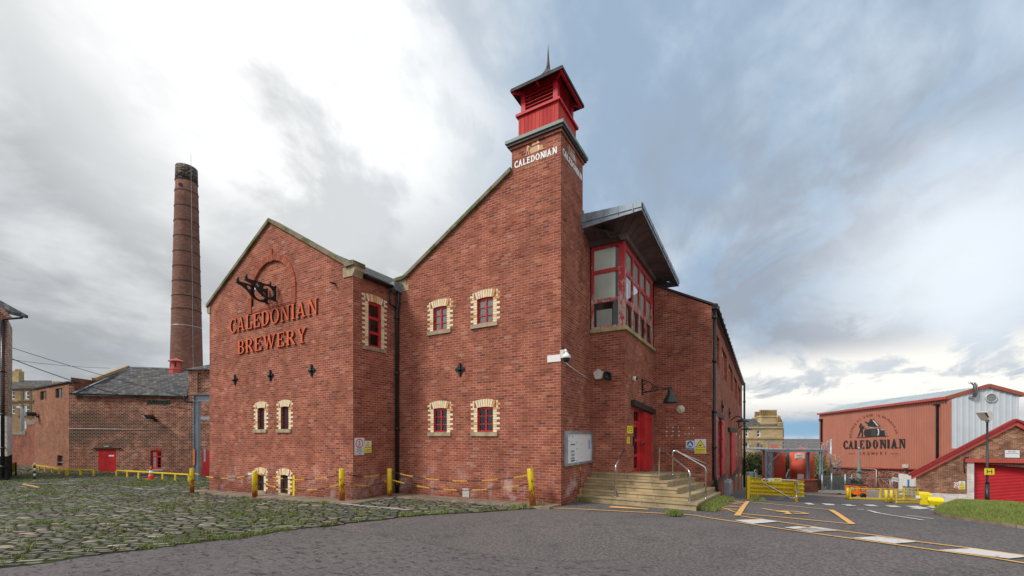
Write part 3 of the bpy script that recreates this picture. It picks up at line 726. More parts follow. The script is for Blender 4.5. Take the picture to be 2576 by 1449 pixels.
# paving strip at the foot of the facade
def strip():
    mb = MB(); rnd = random.Random(5)
    def slabs(a, b, w, depth, gap=.012):
        a, b = Vector(a), Vector(b); L = (b-a).length; d = (b-a)/L; n = Vector((d.y, -d.x)); t = 0
        while t < L-.05:
            l = min(rnd.uniform(.55, .95), L-t); p = [a+d*(t+gap), a+d*(t+l-gap), a+d*(t+l-gap)+n*w, a+d*(t+gap)+n*w]; h = .045+rnd.uniform(-.004, .004)
            q = [(x.x, x.y) for x in (p[3], p[2], p[1], p[0])]
            mb.hexa([(x, y, gz(x, y)-.05) for x, y in q]+[(x, y, gz(x, y)+h) for x, y in q]); t += l
    slabs((-5.45, 0), (-.02, 0), .68, 1); slabs((-15.4, -1.83), (-5.45, -1.83), .62, 1); slabs((-6.15, -1.2), (-5.5, -1.2), .62, 1); slabs((-6.15, -.61), (-5.46, -.61), .55, 1); slabs((-6.15, 0), (-5.46, 0), .55, 1)
    return mb
tag(strip().build('paving', M_conc), kind='structure')
# far concrete apron in the yard
tag(pixpoly([(1930, 1222), (2440, 1225), (2440, 1243), (2340, 1262), (2170, 1255), (1985, 1243)], .004, 2.).build('concrete_apron', M_conc), kind='structure')
# ------------------------------------------------------------------ painted markings
c1 = lambda x, y: ((2850+x/1.803)*.62891, (1500+y/1.803)*.62891)
c7 = lambda x, y: ((3250+x/1.696)*.62891, (1450+y/1.696)*.62891)
c8 = lambda x, y: ((2100+x/2.862)*.62891, (1900+y/2.862)*.62891)
c9 = lambda x, y: ((2700+x/4.83)*.62891, (1750+y/4.83)*.62891)
yl = []
yl.append(ribbon([(1382, 1277.8), (1475, 1281.7), (1595, 1288), (1694, 1292.7), (1745, 1296), (1782, 1302.6), (1887, 1318), (1970, 1330.6), (2044, 1341.3), (2151, 1356), (2359, 1384.7), (2489, 1402), (2640, 1427)], .075, .004))
yl.append(ribbon([(1864, 1298.5), (1960, 1312.5), (2106, 1334), (2232, 1350.8), (2307, 1362.5), (2441, 1379), (2640, 1406)], .075, .004))
P_ = lambda f, pts, l=.0045: pixpoly([f(*p) for p in pts], l, .6)
yl.append(P_(c1, [(240, 912), (268, 912), (203, 1016), (155, 1015)], .008))
yl.append(ribbon([c1(268, 915), c1(560, 943), c1(840, 972)], .09, .004))
yl.append(P_(c1, [(832, 972), (872, 974), (1034, 1078), (985, 1076)], .008))
yl.append(ribbon([c1(205, 1000), c1(560, 1032), c1(985, 1073)], .09, .004))
yl.append(ribbon([c1(362, 963), c1(430, 975), c1(520, 986)], .12, .004)); yl.append(P_(c1, [(450, 984), (545, 984), (575, 1006), (510, 1002), (535, 995)], .008))
yl.append(ribbon([c1(455, 981), c1(600, 985), c1(690, 1001)], .10, .0085)); yl.append(ribbon([c1(585, 999), c1(690, 1003)], .12, .012))
for a, b in [((605, 1393), (1190, 1390)), ((740, 1298), (1180, 1449)), ((655, 1338), (1270, 1336)), ((655, 1338), (1200, 1400)), ((735, 1285), (1290, 1270)), ((740, 1285), (1200, 1330)), ((785, 1242), (1380, 1268)), ((845, 1212), (1370, 1240)), ((785, 1242), (1290, 1296)), ((905, 1190), (1330, 1262))]:
    yl.append(ribbon([c9(*a), c9(*b)], .055, .0045+.0012*len(yl) % .006))
yl.append(P_(c8, [(955, 372), (990, 357), (1150, 366), (1420, 390), (1405, 396), (1180, 384), (1120, 382)]))
yard_box = merge(yl)
tag(yard_box.build('yellow_road_marking', M_yl), kind='structure')
wl = []
for q in ([(150, 1047), (360, 1041), (480, 1058), (290, 1074)], [(515, 1101), (622, 1092), (905, 1124), (730, 1131)]): wl.append(P_(c1, q, .006))
for q in ([(-130, 1130), (0, 1116), (165, 1139), (-10, 1153)], [(268, 1190), (440, 1181), (712, 1217), (560, 1230)], [(855, 1273), (1078, 1262), (1470, 1318), (1330, 1332)]): wl.append(P_(c7, q, .006))
for x, y, w in ((60, 957, 92), (195, 962, 102), (340, 964, 112), (487, 970, 118), (630, 973, 140), (-60, 953, 75)):
    wl.append(P_(c7, [(x, y), (x+w*.62, y), (x+w, y+12), (x+w*.38, y+11)], .004))
wl.append(P_(c7, [(770, 975), (860, 978), (910, 990), (820, 988)])); wl.append(P_(c7, [(648, 988), (760, 982), (800, 990), (730, 996)])); wl.append(P_(c7, [(785, 1000), (900, 992), (840, 1005)])); wl.append(P_(c7, [(925, 977), (975, 978), (972, 984), (940, 984)]))
wl.append(ribbon([c7(380, 1003), c7(440, 1020), c7(540, 1037), c7(650, 1053), c7(750, 1069)], .11, .004)); wl.append(ribbon([c7(640, 1037), c7(820, 1060)], .08, .004)); wl.append(ribbon([c7(305, 995), c7(345, 998)], .1, .004))
for a, b in (((430, 887), (520, 888)), ((455, 896), (585, 910)), ((480, 880), (640, 880)), ((520, 872), (635, 876))): wl.append(ribbon([c1(*a), c1(*b)], .16, .005))
wl.append(ribbon([c1(685, 862), c1(960, 872), c1(1262, 885)], .12, .007))
tag(merge(wl).build('white_road_marking', M_wl), kind='structure')
fw = []
fw.append(ribbon([c8(1325, 352), c8(1600, 378), c8(1900, 405)], .05, .003)); fw.append(ribbon([c8(640, 290), c8(760, 300)], .05, .003))
cB = lambda x, y: ((800+x/2.862)*.62891, (1850+y/2.862)*.62891)
cL = lambda x, y: ((x/2.6156)*.62891, (1750+y/2.6156)*.62891)
for l in ([(1560, 475), (1900, 445), (2210, 417)], [(1620, 480), (1850, 503), (2100, 525), (2400, 553)]): fw.append(ribbon([cB(*p) for p in l], .07, .024))
tag(merge(fw).build('white_bay_line', M_wl), kind='structure')
fl = [ribbon([cL(*p) for p in l], w, .024) for l, w in (([(300, 487), (700, 490), (1150, 500), (1500, 545), (1980, 552)], .16), ([(1480, 545), (1750, 565), (1980, 576)], .14), ([(380, 640), (900, 650), (1300, 740), (1700, 800)], .10))]
tag(merge(fl).build('faded_white_line', M_wl2), kind='structure')
fy = [ribbon([cL(*p) for p in l], 0.10, .024) for l in ([(235, 492), (330, 510), (410, 527)], [(240, 490), (330, 484)])]
tag(merge(fy).build('faded_yellow_line', M_yl), kind='structure')
# ------------------------------------------------------------------ building helpers
def facade(mb, P, outline, holes=(), reveal=.12, m=0, o=0.):
    """wall sheet with openings cut in and their reveals; outline and holes in (u,z) ccw"""
    loops = [[Vector((u, z, 0)) for u, z in outline]]+[[Vector((u, z, 0)) for u, z in h] for h in holes]
    flat = [p for l in loops for p in l]; tri = geometry.tessellate_polygon(loops)
    vs = [P.pt(p.x, p.y, o) for p in flat]; nn = Vector((P.n.x, P.n.y, 0)); fs = []
    for t in tri:
        t = list(t); n = geometry.normal([Vector(vs[i]) for i in t]); fs.append(t if n.dot(nn) > 0 else t[::-1])
    mb.raw(vs, fs, m)
    for h in holes:
        n = len(h)
        for i in range(n):
            a, b = h[i], h[(i+1) % n]
            mb.quad([P.pt(*b, o), P.pt(*a, o), P.pt(*a, o-reveal), P.pt(*b, o-reveal)], m)
    return mb
def rect(u0, u1, z0, z1): return [(u0, z0), (u1, z0), (u1, z1), (u0, z1)]
def arch(u0, u1, z0, z1, rise, n=6):
    """opening with a flat segmental head"""
    pts = [(u0, z0), (u1, z0)]
    for i in range(n+1):
        t = i/n; pts.append((u1+(u0-u1)*t, z1+rise*4*t*(1-t)))
    return pts
def surround(P, u0, u1, z0, z1, rise=.03, long=.24, short=.13, head=.22, course=.075, proud=.006, dep=.115):
    mb = MB(); z = z0; k = 0
    while z < z1-.01:
        zt = min(z+course-.009, z1); w = long if k % 2 else short
        mb.pbox(P, u0-w, u0-.001, z, zt, -dep, proud); mb.pbox(P, u1+.001, u1+w, z, zt, -dep, proud); z += course; k += 1
    n = max(5, int((u1-u0+.16)/.085)); a0, a1 = u0-.10, u1+.10; e0, e1 = u0-.02, u1+.02
    for i in range(n):
        t0, t1 = i/n+.012, (i+1)/n-.012; f = lambda t: z1+.004+rise*4*t*(1-t); g = lambda t: z1+head+rise*1.5*4*t*(1-t)
        mb.pprism(P, [(e0+(e1-e0)*t0, f(t0)), (e0+(e1-e0)*t1, f(t1)), (a0+(a1-a0)*t1, g(t1)), (a0+(a1-a0)*t0, g(t0))], -dep, proud+.002)
    z = z1; 
    while z < z1+head-.05:
        w = long if k % 2 else short+.02
        mb.pbox(P, u0-w-.02, u0-.115, z, z+course-.009, -.02, proud); mb.pbox(P, u1+.115, u1+w+.02, z, z+course-.009, -.02, proud); z += course; k += 1
    return mb
def window(root, P, u0, u1, z0, z1, cols=2, rows=3, fr=M_red, rise=.03, inset=.10, fw=.042, bar=.02, surr=True, sill=True, blind=None, label=None, sillproj=.05, shutter=None, silm=None, sw=.12):
    mb = MB()
    if shutter:
        mb.pprism(P, arch(u0, u1, z0, z1, rise), -inset-.02, -inset+.01)
        for i in range(1, 5): mb.pbox(P, u0+(u1-u0)*i/5-.006, u0+(u1-u0)*i/5+.006, z0+.02, z1-.01, -inset+.01, -inset+.022)
        w = mb.build('window', shutter, root)
    else:
        i0, i1 = -inset, -inset+.05
        mb.pbox(P, u0, u0+fw, z0, z1+rise*.6, i0, i1); mb.pbox(P, u1-fw, u1, z0, z1+rise*.6, i0, i1)
        mb.pbox(P, u0+fw, u1-fw, z0, z0+fw*1.1, i0, i1); mb.pbox(P, u0+fw, u1-fw, z1-fw*.9, z1+rise, i0, i1)
        for i in range(1, cols):
            u = u0+(u1-u0)*i/cols; mb.pbox(P, u-fw*.55, u+fw*.55, z0+fw, z1-fw*.9, i0+.003, i1-.003)
        for j in range(1, rows):
            z = z0+(z1-z0)*j/rows; mb.pbox(P, u0+fw, u1-fw, z-bar/2, z+bar/2, i0+.008, i1-.008)
        w = mb.build('window', fr, root)
        g = MB().quad([P.pt(u0+.02, z0+.02, i0+.02), P.pt(u1-.02, z0+.02, i0+.02), P.pt(u1-.02, z1, i0+.02), P.pt(u0+.02, z1, i0+.02)]); g.build('pane', M_glass, w)
        it = MB(); q_ = (i0-.03, i0-.01) if blind is M_blind_refl else (i0-.5, i0-.42); it.pbox(P, u0-.02, u1+.02, z0-.02, z1+.05, *q_); it.build('room_or_reflection', blind or M_int, w)  # pale sheet close behind the pane imitates reflected sky; otherwise the room
    if label: w['label'] = label
    if surr: surround(P, u0, u1, z0, z1, rise).build('surround', M_cream, w)
    if sill: MB().pbox(P, u0-sw*1.9, u1+sw*1.4, z0-.125, z0-.003, -inset, sillproj).build('sill', silm or M_stone, w)
    return w
# ================================================================== MAIN BREWERY BUILDING
BR = thing('brewery_building', 'large red brick brewery with two gables, red louvred cupola and corner bay window', 'building', (0, 0, 0))
XB, YB = -6.156, -1.83
PB, PC, PE, PE2 = PY(YB), PY(0), PY(2.32), PY(6.41)
PBs, PCs, PPs, PL_ = PX(XB), PX(0), PX(1.11), PX(3.15)
BW = [(-11.37, -10.93, 2.10, 2.86), (-9.92, -9.46, 2.10, 2.86)]; BL = [(-11.37, -10.96, -.15, .44), (-9.94, -9.5, -.15, .46)]
apexB = (-10.55, 9.53)
arc = []
for i in range(13):
    t = math.pi*i/12; arc.append((-10.5+1.255*math.cos(t), 6.98+1.16*math.sin(t)))
mb = MB()
facade(mb, PB, [(-14.87, -1.1), (XB, -1.1), (XB, 6.98), (-6.45, 7.16), (-10.55, 9.54), (-14.87, 7.18)], [rect(*w) if 0 else arch(*w, .03) for w in BW+BL]+[[(-11.755, 6.68), (-9.245, 6.68)]+arc], .12)
# the blind arch panel sits back in its opening
facade(mb, PB, [(-11.80, 6.6), (-9.2, 6.6), (-9.2, 8.2), (-11.8, 8.2)], (), 0, 0, -.045)
for w in BW+BL: facade(mb, PB, rect(w[0]-.03, w[1]+.03, w[2]-.03, w[3]+.06), (), 0, 0, -.13)
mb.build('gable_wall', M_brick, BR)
# soldier arch, raised a little
am = MB(); n = 34
for i in range(n):
    t0, t1 = math.pi*(i+.05)/n, math.pi*(i+.95)/n
    ri, ro = (1.255, 1.16), (1.475, 1.37)
    am.pprism(PB, [(-10.5+ri[0]*math.cos(t0), 6.98+ri[1]*math.sin(t0)), (-10.5+ro[0]*math.cos(t0), 6.98+ro[1]*math.sin(t0)), (-10.5+ro[0]*math.cos(t1), 6.98+ro[1]*math.sin(t1)), (-10.5+ri[0]*math.cos(t1), 6.98+ri[1]*math.sin(t1))], -.05, .04)
for s in (-1, 1): am.pbox(PB, -10.5+s*1.365-.11, -10.5+s*1.365+.11, 6.42, 6.97, -.04, .035)
for i in range(3): am.pbox(PB, -10.5-.10+i*.07, -10.5-.10+i*.07+.064, 8.12, 8.56, -.04, .035)
am.pbox(PB, -11.25-.0, -9.75+.5, 6.50, 6.55, -.02, .016); am.pbox(PB, -11.75, -9.25, 6.44, 6.485, -.02, .012)
M_sold = mk_island('soldier_arch_brick', [(0, (.33, .095, .058)), (.35, (.38, .12, .07)), (.6, (.28, .08, .052)), (.85, (.42, .14, .08))])
am.build('blind_arch', M_sold, BR)
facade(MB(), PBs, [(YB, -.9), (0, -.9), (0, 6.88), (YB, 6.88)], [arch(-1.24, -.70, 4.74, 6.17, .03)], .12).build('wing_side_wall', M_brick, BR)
facade(MB(), Pl((-14.87, 12), (-14.87, YB)), [(0, -1.1), (13.83, -1.1), (13.83, 7.12), (0, 7.12)]).build('wing_far_wall', M_brick, BR)
for w in BW: window(BR, PB, *w, shutter=M_maroon)
for w in BL: window(BR, PB, *w, shutter=M_dark)
sw_ = window(BR, PBs, -1.24, -.70, 4.74, 6.17, cols=1, rows=3, blind=M_blind2, fr=M_red, bar=.09, fw=.065)
# copings, kneelers
def rake(mb, P, a, b, th, o0, o1, m=0):
    (u0, z0), (u1, z1) = a, b; return mb.pprism(P, [(u0, z0-th), (u1, z1-th), (u1, z1), (u0, z0)], o0, o1, m)
cp_ = MB(); rake(cp_, PB, (-14.99, 7.26), (-10.55, 9.68), .13, -.34, .09); rake(cp_, PB, (-10.549, 9.68), (-6.45, 7.30), .13, -.34, .09)
cp_.pprism(PB, [(-6.45, 7.10), (-6.45, 7.30), (-6.02, 7.235), (-6.02, 7.10)][::-1], -.36, .11)
cp_.build('gable_coping', M_moss, BR)
kn = MB(); kn.pprism(PB, [(-6.58, 6.80), (-6.156, 6.80), (-6.04, 6.99), (-6.04, 7.098), (-6.58, 7.098)], -.34, .035)
kn.build('kneeler', M_stone, BR)
MB().pprism(PB, [(-14.97, 6.88), (-14.78, 6.88), (-14.78, 7.16), (-15.0, 7.12), (-15.03, 7.0)], -.3, .035).build('kneeler', M_stone, BR)
# wing roof
rf = MB(); zr = 9.40
rf.quad([(-10.55, YB+.3, zr), (-10.55, 12, zr), (-14.98, 12, 7.0), (-14.98, YB+.3, 7.0)])
rf.quad([(-10.55, YB+.3, zr), (-5.98, YB+.3, 6.93), (-5.98, -.01, 6.93), (-10.55, -.01, zr)])
rf.quad([(-10.55, -.01, zr), (-6.16, -.01, 7.03), (-6.16, 12, 7.03), (-10.55, 12, zr)])
rf.build('wing_roof', M_slate, BR)
g = MB(); g.box(-6.14, -5.98, -1.44, -.30, 6.84, 6.92); g.tube([(-5.97, -1.46, 6.90), (-5.97, -.28, 6.88)], .055, 8, 0); g.build('gutter', M_blk2, BR)
MB().hexa([(-6.15, -.36, 6.80), (-5.90, -.36, 6.80), (-5.90, -.02, 6.74), (-6.15, -.02, 6.74), (-6.15, -.36, 7.02), (-5.86, -.40, 7.02), (-5.86, -.02, 7.06), (-6.15, -.02, 7.06)]).build('lead_gutter_box', M_lead, BR)
MB().pprism(PC, [(-6.155, 6.72), (-6.04, 6.72), (-6.04, 7.14), (-6.155, 7.14)], .001, .012).build('lead_flashing', M_lead, BR)
# ---- main front and tower front
CW = [(-4.52, -3.95, 5.27, 6.01), (-2.78, -2.20, 5.27, 6.02), (-4.50, -3.95, 1.98, 2.73), (-2.77, -2.20, 1.98, 2.71)]
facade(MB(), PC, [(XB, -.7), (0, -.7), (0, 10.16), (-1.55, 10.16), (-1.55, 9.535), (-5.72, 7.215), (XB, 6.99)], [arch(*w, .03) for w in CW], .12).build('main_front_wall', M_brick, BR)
for i, w in enumerate(CW): window(BR, PC, *w, blind=M_blind_refl if i < 2 else M_blind2)  # upper two: sky reflection put in as a pale sheet behind the glass
cp2 = MB(); rake(cp2, PC, (-5.80, 7.30), (-1.56, 9.66), .12, -.34, .09); cp2.pprism(PC, [(-6.19, 7.18), (-5.80, 7.18), (-5.80, 7.30), (-6.19, 7.28)], -.3, .10); cp2.build('main_coping', M_moss, BR)
kn = MB(); kn.pbox(PC, -6.15, -5.72, 7.0, 7.178, -.2, .014); kn.pbox(PC, -6.10, -5.60, 6.80, 6.998, -.2, .012); kn.build('kneeler', M_stone, BR)
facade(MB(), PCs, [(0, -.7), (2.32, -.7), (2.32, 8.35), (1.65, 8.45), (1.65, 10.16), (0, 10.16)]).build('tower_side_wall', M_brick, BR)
tb = MB(); facade(tb, Pl((0, 1.65), (-1.55, 1.65)), [(0, 8), (1.55, 8), (1.55, 10.16), (0, 10.16)]); facade(tb, Pl((-1.55, 1.65), (-1.55, 0)), [(0, 8), (1.65, 8), (1.65, 10.16), (0, 10.16)]); tb.build('tower_back_wall', M_brick, BR)
# tower cornice: corbelled course and lead-capped slab
co_ = MB(); co_.box(-1.60, .045, -.045, 1.70, 10.165, 10.24); co_.build('corbel_course', M_brick, BR)
co_ = MB(); co_.box(-1.66, .095, -.10, 1.75, 10.242, 10.32); co_.build('cornice', M_dark, BR)
MB().box(-1.71, .13, -.135, 1.79, 10.322, 10.41).build('lead_cap', M_copper, BR)
# cupola
cup = MB().box(-1.40, -.13, .13, 1.42, 10.40, 11.16); CU = cup.build('cupola', M_boards, BR)
MB().box(-1.47, -.07, .07, 1.49, 11.162, 11.235).build('cupola_band', M_redm, CU)
pm = MB()
for x in (-1.35, -.32):
    for y in (.18, 1.21): pm.box(x, x+.14, y, y+.14, 11.236, 12.0)
pm.box(-1.35, -.18, .19, 1.34, 11.93, 12.02); pm.build('corner_post', M_redm, CU)
lv = MB()
for i in range(6):
    z = 11.30+i*.105
    for (P, u0, u1) in ((PY(.20), -1.21, -.32), (PX(-.20), .32, 1.21), (Pl((-.32, 1.33), (-1.21, 1.33)), 0, .89), (Pl((-1.33, 1.21), (-1.33, .32)), 0, .89)):
        g_ = P.pt; lv.hexa([g_(u0, z, .02), g_(u1, z, .02), g_(u1, z+.02, -.06), g_(u0, z+.02, -.06), g_(u0, z+.013, .02), g_(u1, z+.013, .02), g_(u1, z+.033, -.06), g_(u0, z+.033, -.06)])
lv.build('louvre', M_redm, CU)
MB().box(-1.12, -.41, .41, 1.12, 11.24, 11.93).build('dark_inside', M_int, CU)
# bell-cast pyramid roof
cx, cy = -.73, .73; rr = MB(); lev = [(.81, 11.905), (.5, 12.10), (.25, 12.38), (.1, 12.62), (.05, 12.74)]
for (a, za), (b, zb) in zip(lev, lev[1:]):
    for k in range(4):
        sx = [(-1, -1), (1, -1), (1, 1), (-1, 1)]; p, q = sx[k], sx[(k+1) % 4]
        rr.quad([(cx+p[0]*a, cy+p[1]*a, za), (cx+q[0]*a, cy+q[1]*a, za), (cx+q[0]*b, cy+q[1]*b, zb), (cx+p[0]*b, cy+p[1]*b, zb)])
rr.build('cupola_roof', M_slate, CU)
sf = MB(); sf.raw([(cx-.80, cy-.80, 11.82), (cx+.80, cy-.80, 11.82), (cx+.80, cy+.80, 11.82), (cx-.80, cy+.80, 11.82), (cx-.5, cy-.5, 11.99), (cx+.5, cy-.5, 11.99), (cx+.5, cy+.5, 11.99), (cx-.5, cy+.5, 11.99)], [(0, 1, 5, 4)[::-1], (1, 2, 6, 5)[::-1], (2, 3, 7, 6)[::-1], (3, 0, 4, 7)[::-1]])
for s in ((-.82, .82, -.82, -.79), (-.82, .82, .79, .82), (-.82, -.79, -.79, .79), (.79, .82, -.79, .79)): sf.box(cx+s[0], cx+s[1], cy+s[2], cy+s[3], 11.81, 11.885)
sf.build('eaves', M_dark, CU)
for a, b in [((s*.5, t*.5, 11.86), (s*.77, t*.77, 11.81)) for s in (-1, 1) for t in (-1, 1)]+[((0, -.5, 11.86), (0, -.74, 11.82)), ((.75, -.74, 11.79), (.75, .74, 11.79))]: MB().bar((cx+a[0], cy+a[1], a[2]), (cx+b[0], cy+b[1], b[2]), .06, .07).build('eaves_bracket', M_redm, CU)
MB().lathe([(.07, 12.68), (.05, 12.85), (.035, 13.0), (.0, 13.50)], (cx, cy, 0), 8).build('finial', simple('rusty_spike', (.10, .07, .055), .6, .3, .4, 8), CU)
# ---- porch block
facade(MB(), PE, [(0, -.6), (1.11, -.6), (1.11, 5.12), (0, 5.12)]).build('porch_front_wall', M_brick, BR)
TL = .057
dz = lambda y: -TL*(y-3.37)
facade(MB(), PPs, [(2.32, -.6), (6.41, -.6), (6.41, 5.12), (2.32, 5.12)], [[(3.37, .69), (5.83, .69+dz(5.83)), (5.83, 2.80+dz(5.83)), (3.37, 2.80)]], .14).build('porch_side_wall', M_brick, BR)
sl = MB(); sl.prism([(.02, 2.25), (1.18, 2.25), (1.18, 6.39), (.02, 6.39)], 5.122, 5.242); sl.build('bay_sill', simple('mossy_sill', (.37, .30, .16), .85, 0, .3, 3), BR)
E2o = [(1.11, -1.3), (3.15, -1.3), (3.15, 6.60), (1.11, 7.70)]
facade(MB(), PE2, E2o).build('return_wall', M_brick, BR)
vg = MB(); rake(vg, PE2, (1.11, 7.78), (3.28, 6.66), .075, -.1, .05); vg.build('verge', M_dark, BR)
# bay window: corner post, frames, panes
bay = MB(); z0, z1 = 5.243, 7.86
bay.pbox(PE, .90, 1.06, z0, z1, -.07, .0); bay.box(.95, 1.095, 2.325, 2.50, z0, z1)
bay.pbox(PE, .03, .11, z0, z1, -.07, -.003)
for z in (5.243, 6.07, 6.99): bay.pbox(PE, .11, .90, z, z+(.07 if z < 5.3 else .115), -.07, -.004)
bay.pbox(PE, .11, .90, 7.76, z1, -.07, -.004)
Yc = [2.50, 3.38, 4.28, 5.18, 6.14]; zr_ = [(5.243, 5.31), (6.05, 6.16), (6.93, 7.04), (7.70, 7.86)]
for y in Yc[1:]: bay.pbox(PX(1.09), y-.055, y+.055, z0, z1, -.07, -.002)
bay.pbox(PX(1.09), 6.15, 6.39, z0, z1, -.07, -.004)
for a, b in zr_: bay.pbox(PX(1.09), 2.50, 6.40, a, b, -.068, -.008)
for i in range(4):      # thin inner sash members
    for j in range(3):
        y0, y1 = Yc[i]+.055, Yc[i+1]-.055; za, zb = zr_[j][1], zr_[j+1][0]
        for q in ((y0, y0+.03, za, zb), (y1-.03, y1, za, zb), (y0+.03, y1-.03, za, za+.03), (y0+.03, y1-.03, zb-.03, zb)): bay.pbox(PX(1.09), *q, -.055, -.018)
BY = bay.build('bay_window', M_peel, BR)
def q4(P, u0, u1, za, zb, o): return [P.pt(u0, za, o), P.pt(u1, za, o), P.pt(u1, zb, o), P.pt(u0, zb, o)]
for za, zb in ((5.31, 6.07), (6.18, 6.99), (7.10, 7.76)): MB().quad(q4(PE, .11, .90, za, zb, -.04)).build('pane', M_glass, BY)
for i in range(4):
    for j in range(3): MB().quad(q4(PX(1.09), Yc[i]+.05, Yc[i+1]-.05, zr_[j][1], zr_[j+1][0], -.035)).build('pane', M_glass, BY)
bl = MB(); bl.pbox(PE, .11, .80, 6.15, 7.78, -.065, -.052); bl.pbox(PE, .11, .62, 5.31, 5.92, -.30, -.28)
bl.pbox(PX(1.09), 3.42, 6.3, 6.15, 7.72, -.075, -.062); bl.pbox(PX(1.09), 2.52, 3.4, 7.0, 7.72, -.075, -.062)
for y in (3.1, 4.0, 4.9, 5.8): bl.pbox(PX(1.09), y, y+.12, 5.3, 7.0, -.14, -.13)
bl.build('blind', M_blind_refl, BY)
rm = MB(); rm.box(.0, .05, 2.45, 6.38, 5.25, 7.9); rm.box(.02, 1.0, 6.30, 6.36, 5.25, 7.9); rm.box(.02, 1.05, 2.35, 6.38, 7.88, 7.92); rm.build('room_or_reflection', M_blind2, BY)
# lead fascia under the canopy and the big cantilevered canopy
fa = MB(); fa.prism([(.0, 2.24), (1.19, 2.24), (1.19, 6.40), (.0, 6.40)], 7.862, 8.05); fa.build('bay_fascia', M_soff, BR)
cnp = MB(); A = [(0.004, 1.56), (1.80, 1.56), (1.80, 7.85), (0.004, 7.85)]; zt = [8.60, 8.50, 8.22, 8.40]; zb = [8.17, 8.27, 7.99, 8.05]
for i in range(4):
    j = (i+1) % 4; zm0, zm1 = zb[i]+(zt[i]-zb[i])*.42, zb[j]+(zt[j]-zb[j])*.42
    if i == 3: continue
    cnp.quad([(*A[i], zb[i]), (*A[j], zb[j]), (*A[j], zm1), (*A[i], zm0)])
    d = [(0, -.025), (.025, 0), (0, .025), (0, 0)][i]
    cnp.quad([(A[i][0]+d[0], A[i][1]+d[1], zm0-.01), (A[j][0]+d[0], A[j][1]+d[1], zm1-.01), (A[j][0]+d[0], A[j][1]+d[1], zt[j]), (A[i][0]+d[0], A[i][1]+d[1], zt[i])])
    cnp.quad([(A[i][0], A[i][1], zm0-.01), (A[j][0], A[j][1], zm1-.01), (A[j][0]+d[0], A[j][1]+d[1], zm1-.01), (A[i][0]+d[0], A[i][1]+d[1], zm0-.01)])
cnp.quad([(*A[i], zt[i]) for i in range(4)])
# upstanding seams on the fascia
for t in (.12, .38, .62, .86):
    x = 1.8*t; z_ = 8.60-.1*t; cnp.box(x-.01, x+.01, 1.515, 1.54, z_-.22, z_)
for t in (.1, .22, .34, .46, .58, .70, .82, .94):
    y = 1.56+6.29*t; z_ = 8.50-.28*t; cnp.box(1.82, 1.835, y-.012, y+.012, z_-.2, z_)
cnp.build('canopy', M_lead, BR)
so2 = MB(); I = [(0.004, 2.26), (1.17, 2.26), (1.17, 6.42), (0.004, 6.42)]; zi = [8.05, 8.05, 8.02, 8.02]
nseg = 6
def lip(i, t, k):
    ax, ay = A[i][0]+(A[k][0]-A[i][0])*t, A[i][1]+(A[k][1]-A[i][1])*t; bx, by = I[i][0]+(I[k][0]-I[i][0])*t, I[i][1]+(I[k][1]-I[i][1])*t
    za = zb[i]+(zb[k]-zb[i])*t; zc = zi[i]+(zi[k]-zi[i])*t; return [(ax+(bx-ax)*s/nseg, ay+(by-ay)*s/nseg, za+(zc-za)*s/nseg+.05*math.sin(math.pi*s/nseg)) for s in range(nseg+1)]
for i, k, n in ((0, 1, 5), (1, 2, 11)):
    for j in range(n):
        a, b = lip(i, j/n, k), lip(i, (j+1)/n, k)
        for s in range(nseg): so2.quad([a[s], a[s+1], b[s+1], b[s]], 0, True)
        so2.tube([Vector(p)-Vector((0, 0, .006)) for p in b], .011, 5)
so2.quad([(1.17, 6.42, 8.02), (1.8, 7.85, 7.99), (.004, 7.85, 8.05), (.004, 6.42, 8.02)])
so2.build('soffit', M_soff, BR)
MB().pbox(PCs, 1.62, 1.70, 8.10, 8.75, .001, .03).build('lead_flashing', M_lead, BR)
# main roof
mr = MB(); rx, rz_ = -1.8, 9.33
mr.quad([(rx, .33, rz_), (rx, 34.4, rz_), (XB+.02, 34.4, 6.98), (XB+.02, .33, 6.98)])
mr.quad([(rx, 1.66, rz_), (1.05, 1.66, 7.81), (1.05, 6.40, 7.81), (rx, 6.40, rz_)])
mr.quad([(rx, 6.36, rz_), (3.27, 6.36, 6.63), (3.27, 34.5, 6.63), (rx, 34.5, rz_)])
mr.build('main_roof', M_slate, BR)
# ---- long side wall
gy = lambda y: gz(3.2, y)
DR1 = [(6.75, .22), (11.45, .10), (11.45, 2.56), (6.75, 2.70)]
rec = [(7.3, 9.75, 4.74, 6.02), (11.1, 14.4, 4.64, 6.0), (15.8, 19.6, 4.56, 5.92), (20.9, 25.0, 4.46, 5.84), (26.4, 31.2, 4.36, 5.78)]
SW = [(23.4, 24.3, .5, 1.85), (28.9, 29.9, .25, 1.6)]; BWs = [(18.2, 19.2, -1.85, -.85), (23.6, 24.8, -2.5, -1.15), (29.5, 30.8, -3.1, -1.6)]
lw = MB()
facade(lw, PL_, [(6.41, -1.3)]+[(y, gy(y)-.8) for y in (9.5, 16.4, 27, 33, 34.3)]+[(34.3, 6.60), (6.41, 6.60)], [[(8.05, DR1[0][1]), (10.0, .14), (10.0, 2.6), (8.05, 2.66)]]+[rect(*r) for r in rec]+[rect(*r) for r in SW+BWs], .13)
for r in rec: facade(lw, PL_, rect(r[0]-.05, r[1]+.05, r[2]-.05, r[3]+.05), (), 0, 0, -.12)
facade(lw, Pl((3.15, 34.3), (XB, 34.3)), [(0, -5), (9.3, -5), (9.3, 6.98), (4.95, 9.33), (0, 6.60)]); facade(lw, Pl((XB, 34.3), (XB, 0)), rect(0, 34.3, -5, 6.98))
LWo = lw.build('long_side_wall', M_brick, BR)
MB().box(-6.10, 3.10, 34.0, 34.25, -4, 6.4).build('end_wall', M_brick, BR)
